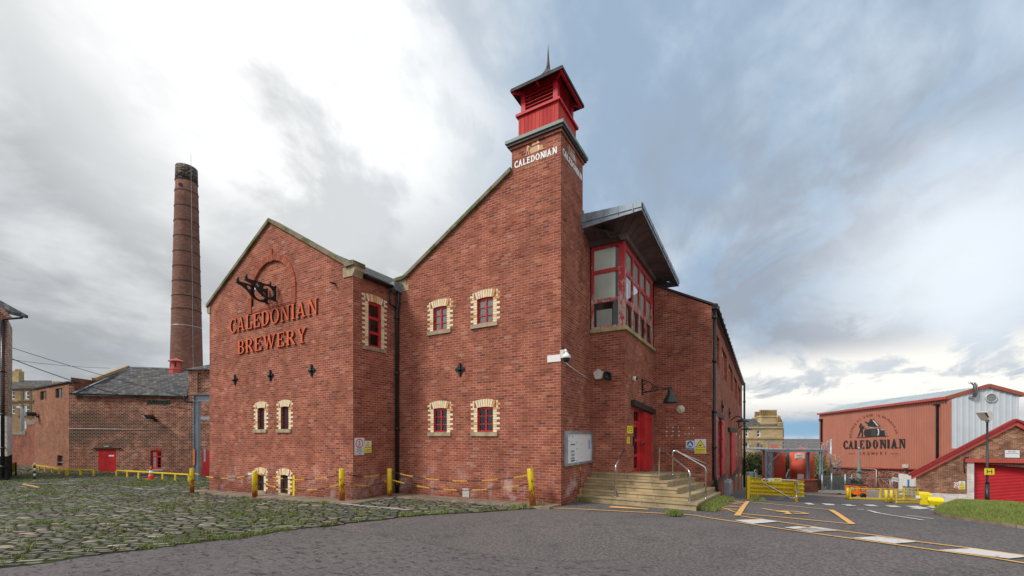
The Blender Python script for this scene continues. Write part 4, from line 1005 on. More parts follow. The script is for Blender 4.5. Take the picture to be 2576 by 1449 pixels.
for (a, b, c, d) in rec:      # slit windows in the recesses
    w = (b-a)*.20; u0 = a+(b-a)*.36; window(BR, Pl((3.03, 0), (3.03, 1)), u0, u0+w, c+.12, d-.22, cols=1, rows=3, inset=.03, fr=M_red, sill=False)
for (a, b, c, d) in SW: window(BR, PL_, a, b, c, d, cols=2, rows=3, silm=M_stone)
for (a, b, c, d) in BWs: window(BR, PL_, a, b, c, d, shutter=M_dark, sill=False)
# loading doors with red leaves folded back
def leaf(root, y0, y1, z0, z1, o=.03, th=.06, dz0=0.):
    m_ = MB(); g_ = PL_.pt
    m_.hexa([g_(y0, z0, o+th), g_(y1, z0-dz0, o+th), g_(y1, z0-dz0, o), g_(y0, z0, o), g_(y0, z1, o+th), g_(y1, z1-dz0, o+th), g_(y1, z1-dz0, o), g_(y0, z1, o)])
    for t in (.06, .36, .66, .94):
        z = z0+(z1-z0)*t; m_.pbox(PL_, y0+.03, y1-.03, z-.05-dz0*.5, z+.05-dz0*.5, o+th, o+th+.02)
    return m_
lf = MB(); D1 = leaf(BR, 6.72, 8.02, .20, 2.66, dz0=.06).build('loading_door', M_red, BR); leaf(BR, 10.02, 11.5, .10, 2.58, dz0=.07).build('leaf', M_red, D1)
MB().pbox(PL_, 8.06, 9.98, .2, 2.6, -.9, -.86).build('dark_inside', M_int, D1); MB().pbox(PL_, 6.5, 11.65, 2.62, 2.80, -.02, .07).build('lintel', M_dark, D1); MB().pbox(PL_, 6.45, 11.75, -.05, .085, -.02, .12).build('sill', M_dark, D1)
D2 = leaf(BR, 16.9, 21.4, -.42, 2.06).build('loading_door', M_red, BR); MB().pbox(PL_, 15.0, 23.2, 2.07, 2.30, 0, .12).build('lintel', M_dark, D2); MB().pbox(PL_, 14.6, 24.2, -.68, -.46, 0, .16).build('sill', M_dark, D2)
# eave gutter of the long wall
g = MB(); g.box(3.153, 3.26, 6.5, 34.4, 6.50, 6.58); g.tube([(3.30, 6.4, 6.61), (3.30, 34.4, 6.60)], .07, 8)
for i in range(28): g.box(3.22, 3.38, 6.9+i, 6.96+i, 6.53, 6.69)
g.build('gutter', M_blk2, BR)
# ---- entrance door: glazed red door in its recess and a red boarded leaf standing beside it
zf = lambda y: .69+dz(y)
ed = MB(); Pd = Pl((.97, 0), (.97, 1)); ed.pbox(Pd, 3.38, 3.50, .68, 2.79, -.02, .05); ed.pbox(Pd, 4.40, 4.62, .62, 2.75, -.02, .05)
ed.pbox(Pd, 3.50, 4.40, 2.28, 2.36, -.02, .05); ed.pbox(Pd, 3.50, 4.40, 2.68, 2.77, -.02, .05)
for a, b in ((3.50, 3.62), (4.28, 4.40)): ed.pbox(Pd, a, b, .66, 2.28, -.01, .035)
for z in (.66, 1.14, 1.66, 2.16): ed.pbox(Pd, 3.62, 4.28, z, z+.10, -.01, .035)
ED = ed.build('entrance_door', M_red, BR); MB().quad(q4(Pd, 3.5, 4.4, .66, 2.7, .01)).build('pane', M_glass, ED)
MB().pbox(Pd, 3.37, 5.85, .55, 2.8, -.5, -.45).build('dark_inside', M_int, ED)
le = MB(); g_ = PPs.pt; le.hexa([g_(4.62, zf(4.62)+.01, .05), g_(5.83, zf(5.83)+.01, .05), g_(5.83, zf(5.83)+.01, -.12), g_(4.62, zf(4.62)+.01, -.12), g_(4.62, 2.78+dz(4.62), .05), g_(5.83, 2.78+dz(5.83), .05), g_(5.83, 2.78+dz(5.83), -.12), g_(4.62, 2.78+dz(4.62), -.12)])
LE = le.build('door_leaf', M_red, BR); tr_ = MB()
for a, b in ((4.66, 4.78), (5.68, 5.80)): tr_.pbox(PPs, a, b, .72, 2.6, .051, .066)
for z in (.72, 1.6, 2.5): tr_.pbox(PPs, 4.781, 5.679, z, z+.1, .051, .066)
tr_.build('rail', M_red, LE); MB().pbox(PPs, 4.50, 4.62, 1.58, 1.66, .0, .12).build('handle', M_stainless, LE)
lt = MB(); lt.hexa([g_(3.02, 2.83, .13), g_(6.15, 2.68, .13), g_(6.15, 2.68, 0), g_(3.02, 2.83, 0), g_(3.02, 3.02, .13), g_(6.15, 2.86, .13), g_(6.15, 2.86, 0), g_(3.02, 3.02, 0)]); lt.build('door_lintel', M_dark, BR)
# ================================================================== STEPS
ST = thing('stone_steps', 'five sandstone steps wrapping round the corner below the red entrance door', 'steps', (1.6, 3.0, gz(1.6, 1.)))
X_ = [2.16, 2.44, 2.73, 3.07, 3.30]; Yf = [2.26, 1.97, 1.71, 1.45, 1.15]; Zs = [.72, .57, .42, .27, .12]; tilt = .055
for i in range(5):
    m_ = MB(); xr, yf, z = X_[i], Yf[i], Zs[i]; yb = 6.39
    xe = xr+.20 if i < 4 else xr+.16
    nose = .03
    def lv_(x0, x1, y0, y1, za, zb_): 
        t = lambda y: -tilt*(y-yf); return [(x0, y0, za+t(y0)), (x1[0], y0, za+t(y0)), (x1[1], y1, za+t(y1)), (x0, y1, za+t(y1)), (x0, y0, zb_+t(y0)), (x1[0], y0, zb_+t(y0)), (x1[1], y1, zb_+t(y1)), (x0, y1, zb_+t(y1))]
    x0_ = .005
    m_.hexa(lv_(x0_, (xr-nose, xe-nose), yf+nose, yb, z-.6 if i == 4 else z-.16, z-.055))
    m_.hexa(lv_(x0_, (xr, xe), yf, yb-.002, z-.054, z))
    st_ = m_.build('step', M_step, ST)
    jt = MB()
    for u in [.25+i*.37, 1.2+i*.17, 1.9+.1*i]:
        if u < xr-.1: jt.box(u-.004, u+.004, yf+nose-.003, yf+nose+.01, z-.15, z-.056)
    jt.build('joint', M_dark, st_)
# ================================================================== THINGS ON AND AROUND THE BREWERY
def cf(x0, y0, s): return lambda x, y: ((x0+x/s)*.62891, (y0+y/s)*.62891)
# ---- big orange letters
def letters(label, s, uc, z, h, w):
    T_ = thing('letter_sign', label, 'letter sign', PB.pt(uc-w/2, z, .0), group='raised letter words on the left gable')
    for c, ms, u, kx in word(PB, s, uc, z, h, w, .10, T=.15, t=.065, S=.075, e=.055):
        mb = MB(); relief(mb, PB, ms, u, z, h, .02, .06, 0, 1, kx); mb.build('letter', [M_orange, M_sk], T_)
letters('orange slab serif word CALEDONIAN raised on the left gable', 'CALEDONIAN', -10.50, 5.86, .52, 5.42)
letters('shorter orange word BREWERY raised below the longer word on the left gable', 'BREWERY', -10.52, 4.99, .50, 4.25)
# ---- iron tie plates
def pattress(P, u, z, label, s=1.):
    T_ = thing('tie_plate', label, 'tie plate', P.pt(u, z, 0), group='black iron tie plates on the brick walls')
    mb = MB(); a, b = .21*s, .135*s; pts = []
    for i in range(24):
        t = 2*math.pi*i/24; k = abs(math.cos(2*t)); r = .6+.4*k**2
        pts.append((u+.20*s*r*math.cos(t), z+.21*s*r*math.sin(t)))
    mb.pprism(P, pts, 0, .02); mb.build('plate', M_black, T_)
    m2 = MB(); m2.pbox(P, u-.03*s, u+.03*s, z-.20*s, z+.20*s, .021, .05)
    m2.pbox(P, u-.15*s, u-.031*s, z-.025, z+.025, .021, .045); m2.pbox(P, u+.031*s, u+.15*s, z-.025, z+.025, .021, .045); m2.build('rib', M_black, T_)
    MB().lathe([(.07*s, .0), (.06*s, .03), (.0, .055)], P.pt(u, z, .051), 10, axis=(P.n.x, P.n.y, 0)).build('boss', M_black, T_)
for u, l in ((-12.90, 'black iron tie plate under the letter C, leftmost of three'), (-10.53, 'black iron tie plate in the middle of three on the left gable'), (-8.17, 'black iron tie plate at the right of three on the left gable')): pattress(PB, u, 4.03, l)
pattress(PC, -3.42, 3.94, 'black iron tie plate between the four small windows of the main front')
for y, z, l in ((11.0, 3.2, 'nearest black tie plate on the long side wall above the first loading door'), (15.9, 3.12, 'middle black tie plate on the long side wall beside a dish lamp'), (26.9, 2.8, 'farthest black tie plate on the long side wall')): pattress(PL_, y, z, l, 1.4)
# ---- hoist bracket pair on the gable
HB = thing('hoist_bracket', 'pair of ornate black iron brackets with a small white lamp in the arched brick panel', 'bracket', (-10.45, YB, 6.65))
shp = [('p', [(0, 0), (0, .50), (-.50, .50), (-1.06, .50), (-1.08, .43), (-.86, .37), (-.70, .27), (-.60, .15), (-.46, .05), (-.30, .0)]), ('-', [('c', -.29, .26, .20)]), ('-', [('c', -.66, .39, .065)]), ('b', -.06, -.02, 0, .54)]
hm = march(shp, -1.14, .04, -.06, .58, 44)
for x in (-10.20, -10.72):
    P = Pl((x, YB), (x, YB+1)); mb = MB(); relief(mb, P, hm, -.01, 6.65, 1., -.035, .035, 0, 0)
    polys, _ = hm
    for p in polys: mb.quad([P.pt(a-.01, 6.65+b, -.035) for a, b in p][::-1])
    mb.build('bracket_arm', M_black, HB)
    MB().tube([(x, YB-1.03, 7.13), (x, YB-1.03, 7.28)], .045, 8).build('roller_post', M_black, HB)
MB().tube([(-10.20, YB-.55, 7.10), (-10.72, YB-.55, 7.10)], .02, 6).build('tie_rod', M_black, HB)
MB().tube([(-10.20, YB-.22, 7.14), (-10.20, YB-.22, 7.27)], .04, 8).build('peg', M_black, HB)
MB().lathe([(.02, .0), (.05, -.05), (.06, -.14), (.03, -.18)], (-10.46, YB-.55, 7.08), 10).build('lamp', M_white, HB)
sb_ = MB().tube([PB.pt(-6.98, 6.70, 0), PB.pt(-6.99, 6.69, .2)], .028, 8).build('overflow_pipe', M_black); tag(sb_, 'short black pipe stub sticking out high on the left gable', 'pipe')
# ---- rainwater pipes
def downpipe(label, path, r=.055, col=M_blk2, joints=()):
    T_ = thing('drainpipe', label, 'drainpipe', path[-1], group='black rainwater pipes')
    MB().tube(path, r, 10).build('pipe', col, T_)
    for q in joints: MB().lathe([(r*1.35, -.05), (r*1.45, 0), (r*1.35, .05)], q, 10).build('collar', col, T_)
    return T_
T_ = downpipe('black rainwater pipe in the inner corner between the left gable and the main front', [(-5.96, -.13, 6.78), (-5.97, -.10, 6.4), (-6.05, -.09, 6.15), (-6.05, -.09, -.12)], joints=[(-6.05, -.09, z) for z in (5.9, 4.0, 2.1, .2)])
MB().tube([(-6.02, -.42, 6.76), (-6.03, -.42, 6.28), (-6.03, -.12, 6.2)], .035, 8).build('branch_pipe', M_blk2, T_)
T_ = downpipe('black rainwater pipe at the near corner of the long side wall, foot kicked out', [(3.25, 6.50, 6.62), (3.24, 6.52, 1.2), (3.26, 6.48, .4), (3.36, 6.38, -.30)], .058, joints=[(3.245, 6.51, z) for z in (6.2, 4.6, 2.75, 1.45)])
MB().box(3.16, 3.36, 6.42, 6.60, 6.50, 6.66).build('hopper', M_blk2, T_)
T_ = downpipe('black rainwater pipe at the far end of the long side wall', [(3.32, 34.65, 6.8), (3.32, 34.65, -3.0)], .09, joints=[(3.32, 34.65, z) for z in (5, 3, 1)])
# ---- tower brand sign (painted letters and still) on both faces
def logo_shapes(detail=True):
    """man with a pole beside a round copper with a conical lid, unit box roughly 1.9 x 1"""
    man = [('p', [(.02, 0), (.10, 0), (.22, .34), (.27, .36), (.33, .02), (.42, .02), (.40, .10), (.35, .42), (.31, .62), (.40, .58), (.44, .66), (.30, .76), (.17, .72), (.16, .50), (.12, .30)]), ('c', .26, .83, .085), ('l', .20, .96, .58, .56, .018), ('l', .17, .72, .22, .86, .035), ('l', .33, .73, .44, .70, .03)]
    pot = [('p', [(.58, .52), (1.42, .56), (1.50, .45), (1.52, .30), (1.47, .10), (1.42, .04), (.60, .0), (.50, .10), (.46, .28), (.50, .42)])]
    lid = [('p', [(.66, .64), (1.52, .70), (1.50, .76), (1.12, 1.22), (1.14, 1.28), (.84, 1.26), (.86, 1.20), (.78, 1.0), (.62, .95), (.46, 1.12), (.42, 1.08), (.60, .86), (.74, .88)])]
    sack = [('p', [(1.50, .42), (1.72, .46), (1.80, .40), (1.86, .10), (1.92, .04), (1.50, .04)])]
    base = [('l', -.06, -.02, 2.06, .03, .02)]
    hi = [('p', [(1.08, 1.20), (1.14, 1.20), (1.44, .76), (1.32, .76)]), ('p', [(1.30, .53), (1.40, .54), (1.45, .30), (1.40, .08), (1.31, .07), (1.36, .3)])]
    return man, pot, lid, sack, base, hi
def logo(P, uc, zb, w, mats, root, mirror=1, o=.012, words=True, hi=None, kz=None):
    man, pot, lid, sack, base, hi_ = logo_shapes(); k = w/2.1; kz = kz or k; mb = MB()
    ms = march(man+pot+lid+sack+base, -.1, 2.1, -.08, 1.34, 70)
    relief(mb, P, ms, uc-k, zb, kz, .0, o, 0, 0, k); E_ = mb.build('emblem', mats[0], root)
    m2 = MB(); relief(m2, P, march(hi_, 1., 1.6, 0, 1.34, 60), uc-k, zb, kz, o+.001, o+.004, 0, 0, k); m2.build('highlight', mats[1], E_)
def brand(P, uc, z, w, label, pal, kz=1.):
    T_ = thing('brand_sign', label, 'sign', P.pt(uc-w/2, z, 0), group='painted brewery signs at the top of the tower')
    mb = MB()
    for c, ms, u, kx in word(P, 'CALEDONIAN', uc, z, .18, w, .10, T=.20, t=.16, S=.02, e=.12): relief(mb, P, ms, u, z, .18*kz, .001, .014, 0, 0, kx)
    mb.build('name_lettering', M_white, T_)
    mb = MB(); text_on(mb, P, 'BREWERY', uc, z-.10, .065, .006, width=w*.46, off=.01, space=1.2); mb.pbox(P, uc-w*.46, uc-w*.30, z-.105, z-.093, .001, .008); mb.pbox(P, uc+w*.30, uc+w*.46, z-.105, z-.093, .001, .008)
    mb.build('small_lettering', pal[0], T_)
    logo(P, uc-.01, z+.25, w*.48, (pal[0], pal[1]), T_, o=.01)
brand(PC, -.785, 9.62, 1.34, 'white and copper CALEDONIAN BREWERY sign painted on the front face of the tower', (M_gold, M_white))
brand(PCs, .83, 9.62, 1.44, 'white and faded pink CALEDONIAN BREWERY sign on the right side face of the tower', (M_skin_pale, M_white))
# ---- signs
def sign(P, u0, u1, z0, z1, label, base, cat='sign', parts=(), name='sign', group=None, th=.012, base_o=.0):
    T_ = thing(name, label, cat, P.pt((u0+u1)/2, z0, 0), group=group)
    MB().pbox(P, u0, u1, z0, z1, base_o+.002, base_o+th).build('board', base, T_)
    k = 0
    for fn, mat, nm in parts:
        mb = MB(); k += 1; fn(mb, base_o+th+.0015*k); mb.build(nm, mat, T_)
    return T_
def flat(P, poly): return lambda mb, o: mb.quad([P.pt(u, z, o) for u, z in poly])
def txt(P, lines): 
    def f(mb, o):
        for s, u, z, h, w in lines: text_on(mb, P, s, u, z, h, o, width=w, off=.012)
    return f
def ringp(P, u, z, r0, r1, n=28):
    def f(mb, o):
        for i in range(n):
            a, b = 2*math.pi*i/n, 2*math.pi*(i+1)/n; mb.quad([P.pt(u+r0*math.cos(a), z+r0*math.sin(a), o), P.pt(u+r1*math.cos(a), z+r1*math.sin(a), o), P.pt(u+r1*math.cos(b), z+r1*math.sin(b), o), P.pt(u+r0*math.cos(b), z+r0*math.sin(b), o)])
    return f
def disc(P, u, z, r, n=28): return lambda mb, o: mb.quad([P.pt(u+r*math.cos(2*math.pi*i/n), z+r*math.sin(2*math.pi*i/n), o) for i in range(n)])
def tri(P, u, z0, w, h): return flat(P, [(u-w/2, z0), (u+w/2, z0), (u, z0+h)])
def shp_f(P, shapes, u, z, k, b=(-1, 1, -1, 1), n=40):
    def f(mb, o):
        for p in march(shapes, *b, n)[0]: mb.quad([P.pt(u+x*k, z+y*k, o) for x, y in p])
    return f
def multi(*fs):
    def f(mb, o):
        for g_ in fs: g_(mb, o)
    return f
fork = [('b', -.35, -.25, .55, .0), ('b', -.05, 0, .5, .12), ('c', -.2, -.3, .13), ('c', .38, -.3, .15), ('l', -.1, .1, -.05, .6, .04), ('l', -.05, .6, .35, .6, .04), ('l', .35, .6, .5, .1, .04), ('l', -.45, -.3, -.45, .55, .045), ('l', -.45, -.3, -.85, -.3, .04)]
walkman = [('c', 0, .62, .13), ('l', 0, .45, 0, .0, .10), ('l', 0, 0, -.25, -.55, .06), ('l', 0, 0, .25, -.55, .06), ('l', 0, .35, -.3, .0, .05), ('l', 0, .35, .3, .05, .05)]
P = PBs
sign(P, -1.78, -1.41, 1.26, 1.80, 'white 5 MPH please drive with care sign on the side wall of the left gable', M_sw, parts=[
    (ringp(P, -1.595, 1.62, .118, .148), M_sr, 'red_ring'), (txt(P, [('5', -1.595, 1.645, .12, .075), ('MPH', -1.595, 1.545, .035, .11)]), M_sk, 'speed_lettering'),
    (multi(txt(P, [('Please', -1.595, 1.425, .042, .17), ('drive with', -1.595, 1.37, .042, .25), ('care', -1.595, 1.315, .042, .11)]), *[flat(P, q) for q in (rect(-1.755, -1.435, 1.452, 1.458), rect(-1.755, -1.435, 1.283, 1.289), rect(-1.755, -1.75, 1.29, 1.451), rect(-1.44, -1.435, 1.29, 1.451))]), M_sk, 'care_lettering')])
def caution(P, u0, u1, z0, z1, label, l2, pic, sub='Caution', group='yellow and white caution signs'):
    w, h = u1-u0, z1-z0; uc = (u0+u1)/2
    return sign(P, u0, u1, z0, z1, label, M_sw, group=group, parts=[
        (flat(P, rect(u0+.03*w, u1-.03*w, z0+.02*h, z0+.38*h)), M_sy, 'yellow_panel'), (tri(P, uc, z0+.42*h, .90*w, .54*h), M_sk, 'black_triangle'), (tri(P, uc, z0+.455*h, .74*w, .445*h), M_sy, 'yellow_triangle'),
        (shp_f(P, pic, uc-.02*w, z0+.58*h, .20*w), M_sk, 'pictogram'), (txt(P, [(sub, uc, z0+.27*h, .10*h, .80*w), (l2, uc, z0+.11*h, .065*h, .82*w)]), M_sk, 'lettering')])
caution(P, -1.395, -1.12, 1.32, 1.70, 'small yellow Caution Pedestrians sign beside the 5 MPH sign', 'Pedestrians', walkman)
P = PE2
caution(P, 2.58, 2.97, 1.21, 1.74, 'large yellow Caution Fork lift trucks sign near the corner drainpipe', 'Fork lift trucks', fork)
vest = [('b', -.25, -.1, .25, .55), ('-', [('p', [(-.1, .6), (.1, .6), (0, .25)])]), ('b', -.6, -.5, .6, -.18), ('b', -.45, -.18, .45, .02)]
sign(P, 2.28, 2.57, 1.33, 1.68, 'small blue and white high visibility clothing sign left of the fork lift sign', M_sw, parts=[(disc(P, 2.425, 1.55, .115), M_sb, 'blue_disc'), (shp_f(P, vest, 2.425, 1.545, .11), M_sw, 'pictogram'), (flat(P, rect(2.29, 2.56, 1.34, 1.42)), M_sb, 'blue_panel'),
    (txt(P, [('High visibility clothing', 2.425, 1.398, .02, .22), ('must be worn', 2.425, 1.362, .02, .13)]), M_sw, 'lettering')])
# notice case
NCs = thing('notice_case', 'glazed aluminium notice case on the right side of the tower base', 'notice case', PCs.pt(1.25, 1.02, 0))
fr_ = MB(); P = PCs
for q in ((.20, 2.31, 1.02, 1.09), (.20, 2.31, 1.93, 2.0), (.20, .29, 1.09, 1.93), (2.22, 2.31, 1.09, 1.93)): fr_.pbox(P, *q, .0, .09)
fr_.build('frame', M_galv, NCs); MB().pbox(P, .29, 2.22, 1.09, 1.93, .01, .045).build('back_panel', M_sw, NCs)
lf_ = MB(); 
for i in range(3):
    for j in range(4):
        u, z = .62+.07*j+(.03 if i == 1 else 0), 1.42-.10*i; ringp(P, u, z, .02, .032, 10)(lf_, .052)
lf_.pbox(P, .58, .90, 1.60, 1.63, .046, .055); lf_.pbox(P, .60, .88, 1.13, 1.17, .046, .055); lf_.build('teal_poster', simple('teal_ink', (.03, .16, .16)), NCs)
pn = MB()
for u, z in ((.5, 1.86), (.72, 1.84), (1.05, 1.66), (1.42, 1.62), (1.05, 1.48), (1.45, 1.22), (1.05, 1.14), (.85, 1.16), (.40, 1.72), (.60, 1.69)): pn.pbox(P, u-.014, u+.014, z-.01, z+.01, .046, .056)
pn.build('pin', M_sk, NCs); MB().pbox(P, 2.05, 2.11, 1.45, 1.75, .046, .056).build('blue_label', M_sb, NCs)
# yellow door notices
P = PPs
sign(P, 2.56, 3.22, 1.94, 2.18, 'yellow reception notice with an arrow left of the entrance door', M_sy, name='notice', parts=[(multi(txt(P, [('RECEPTION', 3.03, 2.12, .028, .30), ('ENTRANCE', 3.03, 2.07, .028, .28)]), flat(P, [(2.92, 1.99), (3.06, 1.99), (3.06, 1.975), (3.12, 2.0), (3.06, 2.025), (3.06, 2.01), (2.92, 2.01)]), *[flat(P, rect(2.62, 2.80-.02*(i % 2), 2.125-.03*i, 2.137-.03*i)) for i in range(5)]), M_sk, 'lettering')])
sign(P, 2.53, 2.85, 1.62, 1.83, 'smaller yellow notice below the reception notice', M_sy, name='notice', parts=[(multi(*[flat(P, rect(2.58, 2.80-.02*(i % 2), 1.79-.03*i, 1.80-.03*i)) for i in range(5)]), M_sk, 'lettering')])
tag(MB().pbox(P, 3.24, 3.34, 1.55, 1.85, 0, .05).build('intercom', M_sk), 'slim black intercom box between the yellow notices and the entrance door', 'intercom')
# ---- wall equipment
CM = thing('security_camera', 'white dome security camera on a bracket wrapped round the tower corner', 'camera', (.0, 0, 3.9))
MB().pbox(PC, -.40, .0, 3.90, 4.09, .001, .02).build('mounting_plate', M_white, CM); MB().box(.0, .10, -.06, .10, 3.98, 4.20).build('junction_box', M_offwhite, CM)
MB().tube([(.10, -.02, 4.10), (.18, -.10, 4.17), (.22, -.14, 4.10)], .035, 8).build('arm', M_white, CM)
MB().lathe([(.03, .16), (.06, .13), (.115, .06), (.12, .0)], (.22, -.14, 3.94), 16).build('hood', M_white, CM); MB().lathe([(.0, -.11), (.05, -.10), (.085, -.05), (.095, .0)], (.22, -.14, 3.938), 14).build('dome', M_sk, CM)
MB().tube([(.04, .02, 4.20), (.04, .02, 4.36)], .012, 6).build('aerial', M_black, CM)
tag(MB().tube([(.015, .12, 3.93), (.015, .6, 3.84), (.015, 2.31, 3.62)], .014, 6).build('cable_conduit', M_white), 'thin white conduit running down from the dome camera to the porch wall', 'conduit')
c6 = cf(2150, 1350, 2.07)
def fromc(P, c, x, y): return P.pix(*c(x, y))
AB = thing('alarm_box', 'cream pentagonal alarm box on the porch wall below the bay window', 'alarm box', PE.pt(.28, 3.7, 0))
MB().pprism(PE, [(.17, 3.69), (.40, 3.69), (.45, 3.86), (.285, 3.97), (.12, 3.86)], 0, .07).build('cover', M_offwhite, AB)
MB().pprism(PE, [(.20, 3.655), (.37, 3.655), (.385, 3.688), (.185, 3.688)], 0, .08).build('base', M_offwhite, AB)
HN = thing('horn_speaker', 'blue green horn loudspeaker on the porch wall beside the alarm box', 'speaker', PE.pt(.62, 3.6, 0))
MB().lathe([(.04, .0), (.05, .12), (.08, .17), (.14, .26), (.13, .27), (.06, .18), (.0, .16)], (.66, 2.32, 3.80), 18, axis=(-.15, -1, -.35)).build('horn', M_bell, HN); MB().pbox(PE, .62, .69, 3.60, 3.74, 0, .05).build('bracket', M_black, HN)
SCm = thing('small_camera', 'small white dome camera on the porch side above the entrance door', 'camera', PPs.pt(3.26, 3.7, 0))
MB().lathe([(.075, 0), (.075, .10), (.06, .11)], PPs.pt(3.26, 3.72, 0), 14, axis=(1, 0, 0)).build('body', M_white, SCm); MB().lathe([(.055, 0), (.045, .04), (.0, .06)], PPs.pt(3.26, 3.72, .11), 12, axis=(1, 0, -.1)).build('lens_dome', M_sk, SCm)
LB = thing('bracket_lamp', 'black bell shaded lamp on a scrolled iron bracket above the entrance door', 'lamp', PPs.pt(4.47, 3.31, 0))
MB().pbox(PPs, 4.42, 4.52, 3.29, 3.86, 0, .035).build('wall_plate', M_black, LB)
Pb = PY(4.47)
sc_ = MB(); sc_.tube([(1.14, 4.47, 3.37), (2.12, 4.47, 3.47)], .016, 6)
pp = [(1.14, 3.78), (1.26, 3.79), (1.38, 3.73), (1.50, 3.62), (1.66, 3.52), (1.85, 3.48), (2.10, 3.50)]; sc_.tube([(x, 4.47, z) for x, z in pp], .018, 6)
for cx_, cz_, r_ in ((1.31, 3.56, .165), (1.565, 3.475, .07)): sc_.tube([(cx_+r_*math.cos(t*math.pi/12), 4.47, cz_+r_*math.sin(t*math.pi/12)) for t in range(25)], .014, 6)
sc_.build('scroll_arm', M_black, LB)
LH = MB().lathe([(.012, .60), (.03, .52), (.015, .46), (.09, .44), (.095, .34), (.10, .30), (.13, .27), (.19, .17), (.235, .05), (.24, .0), (.225, .0), (.18, .15), (.0, .22)], (2.06, 4.47, 2.97), 22).build('bell_shade', M_bell, LB)
BH = thing('bulkhead_light', 'round cream bulkhead light on the return wall right of the door', 'light', PE2.pt(2.09, 2.86, 0))
MB().lathe([(.15, 0), (.15, .05), (.125, .07)], PE2.pt(2.09, 2.86, 0), 24, axis=(0, -1, 0)).build('rim', M_offwhite, BH); MB().lathe([(.124, 0), (.09, .03), (0, .045)], PE2.pt(2.09, 2.86, .055), 20, axis=(0, -1, 0)).build('diffuser', simple('cream_diffuser', (.55, .53, .38)), BH)
gd = MB()
for a in (R(-55), R(0)): gd.bar(PE2.pt(2.09-.13*math.cos(a), 2.86-.13*math.sin(a), .105), PE2.pt(2.09+.13*math.cos(a), 2.86+.13*math.sin(a), .105), .014, .014)
gd.build('guard', M_offwhite, BH)
tag(MB().lathe([(.045, 0), (.045, .03), (.03, .06), (0, .07)], PE2.pt(1.62, 2.83, 0), 12, axis=(0, -1, 0)).build('alarm_beacon', M_sr), 'tiny red beacon on the return wall between door and bulkhead light', 'beacon')
# filler spots where an old sign was fixed
sp_ = MB(); rs = random.Random(2)
cE = cf(2600, 1500, 5.796)
for x, y in ((398, 1215), (520, 1222), (545, 1216), (655, 1222), (902, 1224), (1006, 1222), (375, 1316), (397, 1314), (520, 1313), (542, 1306), (662, 1315), (684, 1308), (805, 1356), (908, 1358), (1010, 1358), (378, 1414), (396, 1412), (495, 1415), (528, 1408), (662, 1412), (684, 1406)):
    u, z = PE2.pix(*cE(x, y)); sp_.lathe([(.022, 0), (.016, .005)], PE2.pt(u, z, 0), 7, axis=(0, -1, 0))
o_ = sp_.build('filler_spots', M_white, BR); o_['kind'] = 'stuff'
# dish lamps on the long wall
def dishlamp(y, z, label, k=1.):
    T_ = thing('dish_lamp', label, 'lamp', PL_.pt(y, z, 0), group='black dish lamps on the long side wall')
    MB().tube([PL_.pt(y, z+.05, .0), PL_.pt(y, z+.25, .25), PL_.pt(y, z+.28, .45), PL_.pt(y, z+.12, .62)], .03, 8).build('swan_neck', M_black, T_)
    MB().lathe([(.05, .14), (.08, .10), (.20, .06), (.36*k, -.06), (.34*k, -.07), (.0, .02)], PL_.pt(y, z, .62), 18).build('dish', M_bell, T_)
dishlamp(17.6, 2.72, 'nearer black dish lamp above the second loading door', 1.15); dishlamp(26.5, 2.35, 'farther black dish lamp near the end of the long side wall', 1.2)
vt = thing('wall_vent', 'pale grey louvred vent box low on the long side wall', 'vent', PL_.pt(13.2, -1.1, 0)); MB().pbox(PL_, 12.3, 14.4, -1.10, -.40, 0, .22).build('box', M_galv, vt)
v_ = MB()
for i in range(8): v_.pbox(PL_, 12.4, 14.3, -1.05+i*.08, -1.02+i*.08, .221, .25)
v_.build('slats', M_galv, vt)
va = thing('air_brick', 'white slotted ventilator at the foot of the main front behind the chains', 'vent', PC.pt(-3.3, -.1, 0)); u_, z_ = PC.pix(1172, 1240)
MB().pbox(PC, u_-.12, u_+.12, z_-.13, z_+.13, 0, .012).build('plate', M_offwhite, va)
v_ = MB()
for i in range(5): v_.pbox(PC, u_-.10, u_+.10, z_-.10+i*.045, z_-.085+i*.045, .013, .022)
v_.build('slats', M_grey, va)
# ---- handrails
def rail(label, path, r=.022, name='handrail', extra=None, grp='stainless handrails on the steps'):
    T_ = thing(name, label, 'handrail', path[0], group=grp)
    P_s = [Vector(p) for p in path]; sm_ = [P_s[0]]
    for i in range(1, len(P_s)-1):
        a, b, c = P_s[i-1], P_s[i], P_s[i+1]; d0 = (b-a).normalized(); d1 = (c-b).normalized(); r_ = min(.09, (b-a).length/2, (c-b).length/2)
        for t in (0, .25, .5, .75, 1): sm_.append((b-d0*r_)*(1-t)**2+b*2*t*(1-t)+(b+d1*r_)*t*t)
    sm_.append(P_s[-1]); MB().tube(sm_, r, 10).build('tube', M_stainless, T_)
    MB().lathe([(.055, 0), (.05, .012)], path[0], 14).build('foot_flange', M_stainless, T_)
    if extra: MB().lathe([(.055, 0), (.05, .012)], extra, 14).build('foot_flange', M_stainless, T_)
rail('short stainless handrail at the left of the stone steps', [(1.09, 1.42, .12), (1.09, 1.42, 1.02), (1.11, 2.30, 1.45)])
rail('long stainless handrail at the front right corner of the steps', [(3.10, 1.32, .12), (3.10, 1.32, .93), (2.14, 2.30, 1.54), (2.12, 2.30, .70)][::1], extra=(2.12, 2.30, .72))
rail('stainless handrail on the far right side of the steps', [(3.30, 3.10, .02), (3.30, 3.12, .92), (2.46, 3.03, 1.42), (2.38, 3.03, 1.38), (2.38, 3.03, .68)], extra=(2.38, 3.03, .68))
c5_ = cf(2500, 1400, 2.2286)
wr = [PE2.pt(*PE2.pix(*c5_(x, y)), .08) for x, y in ((312, 913), (500, 918), (722, 1012))]
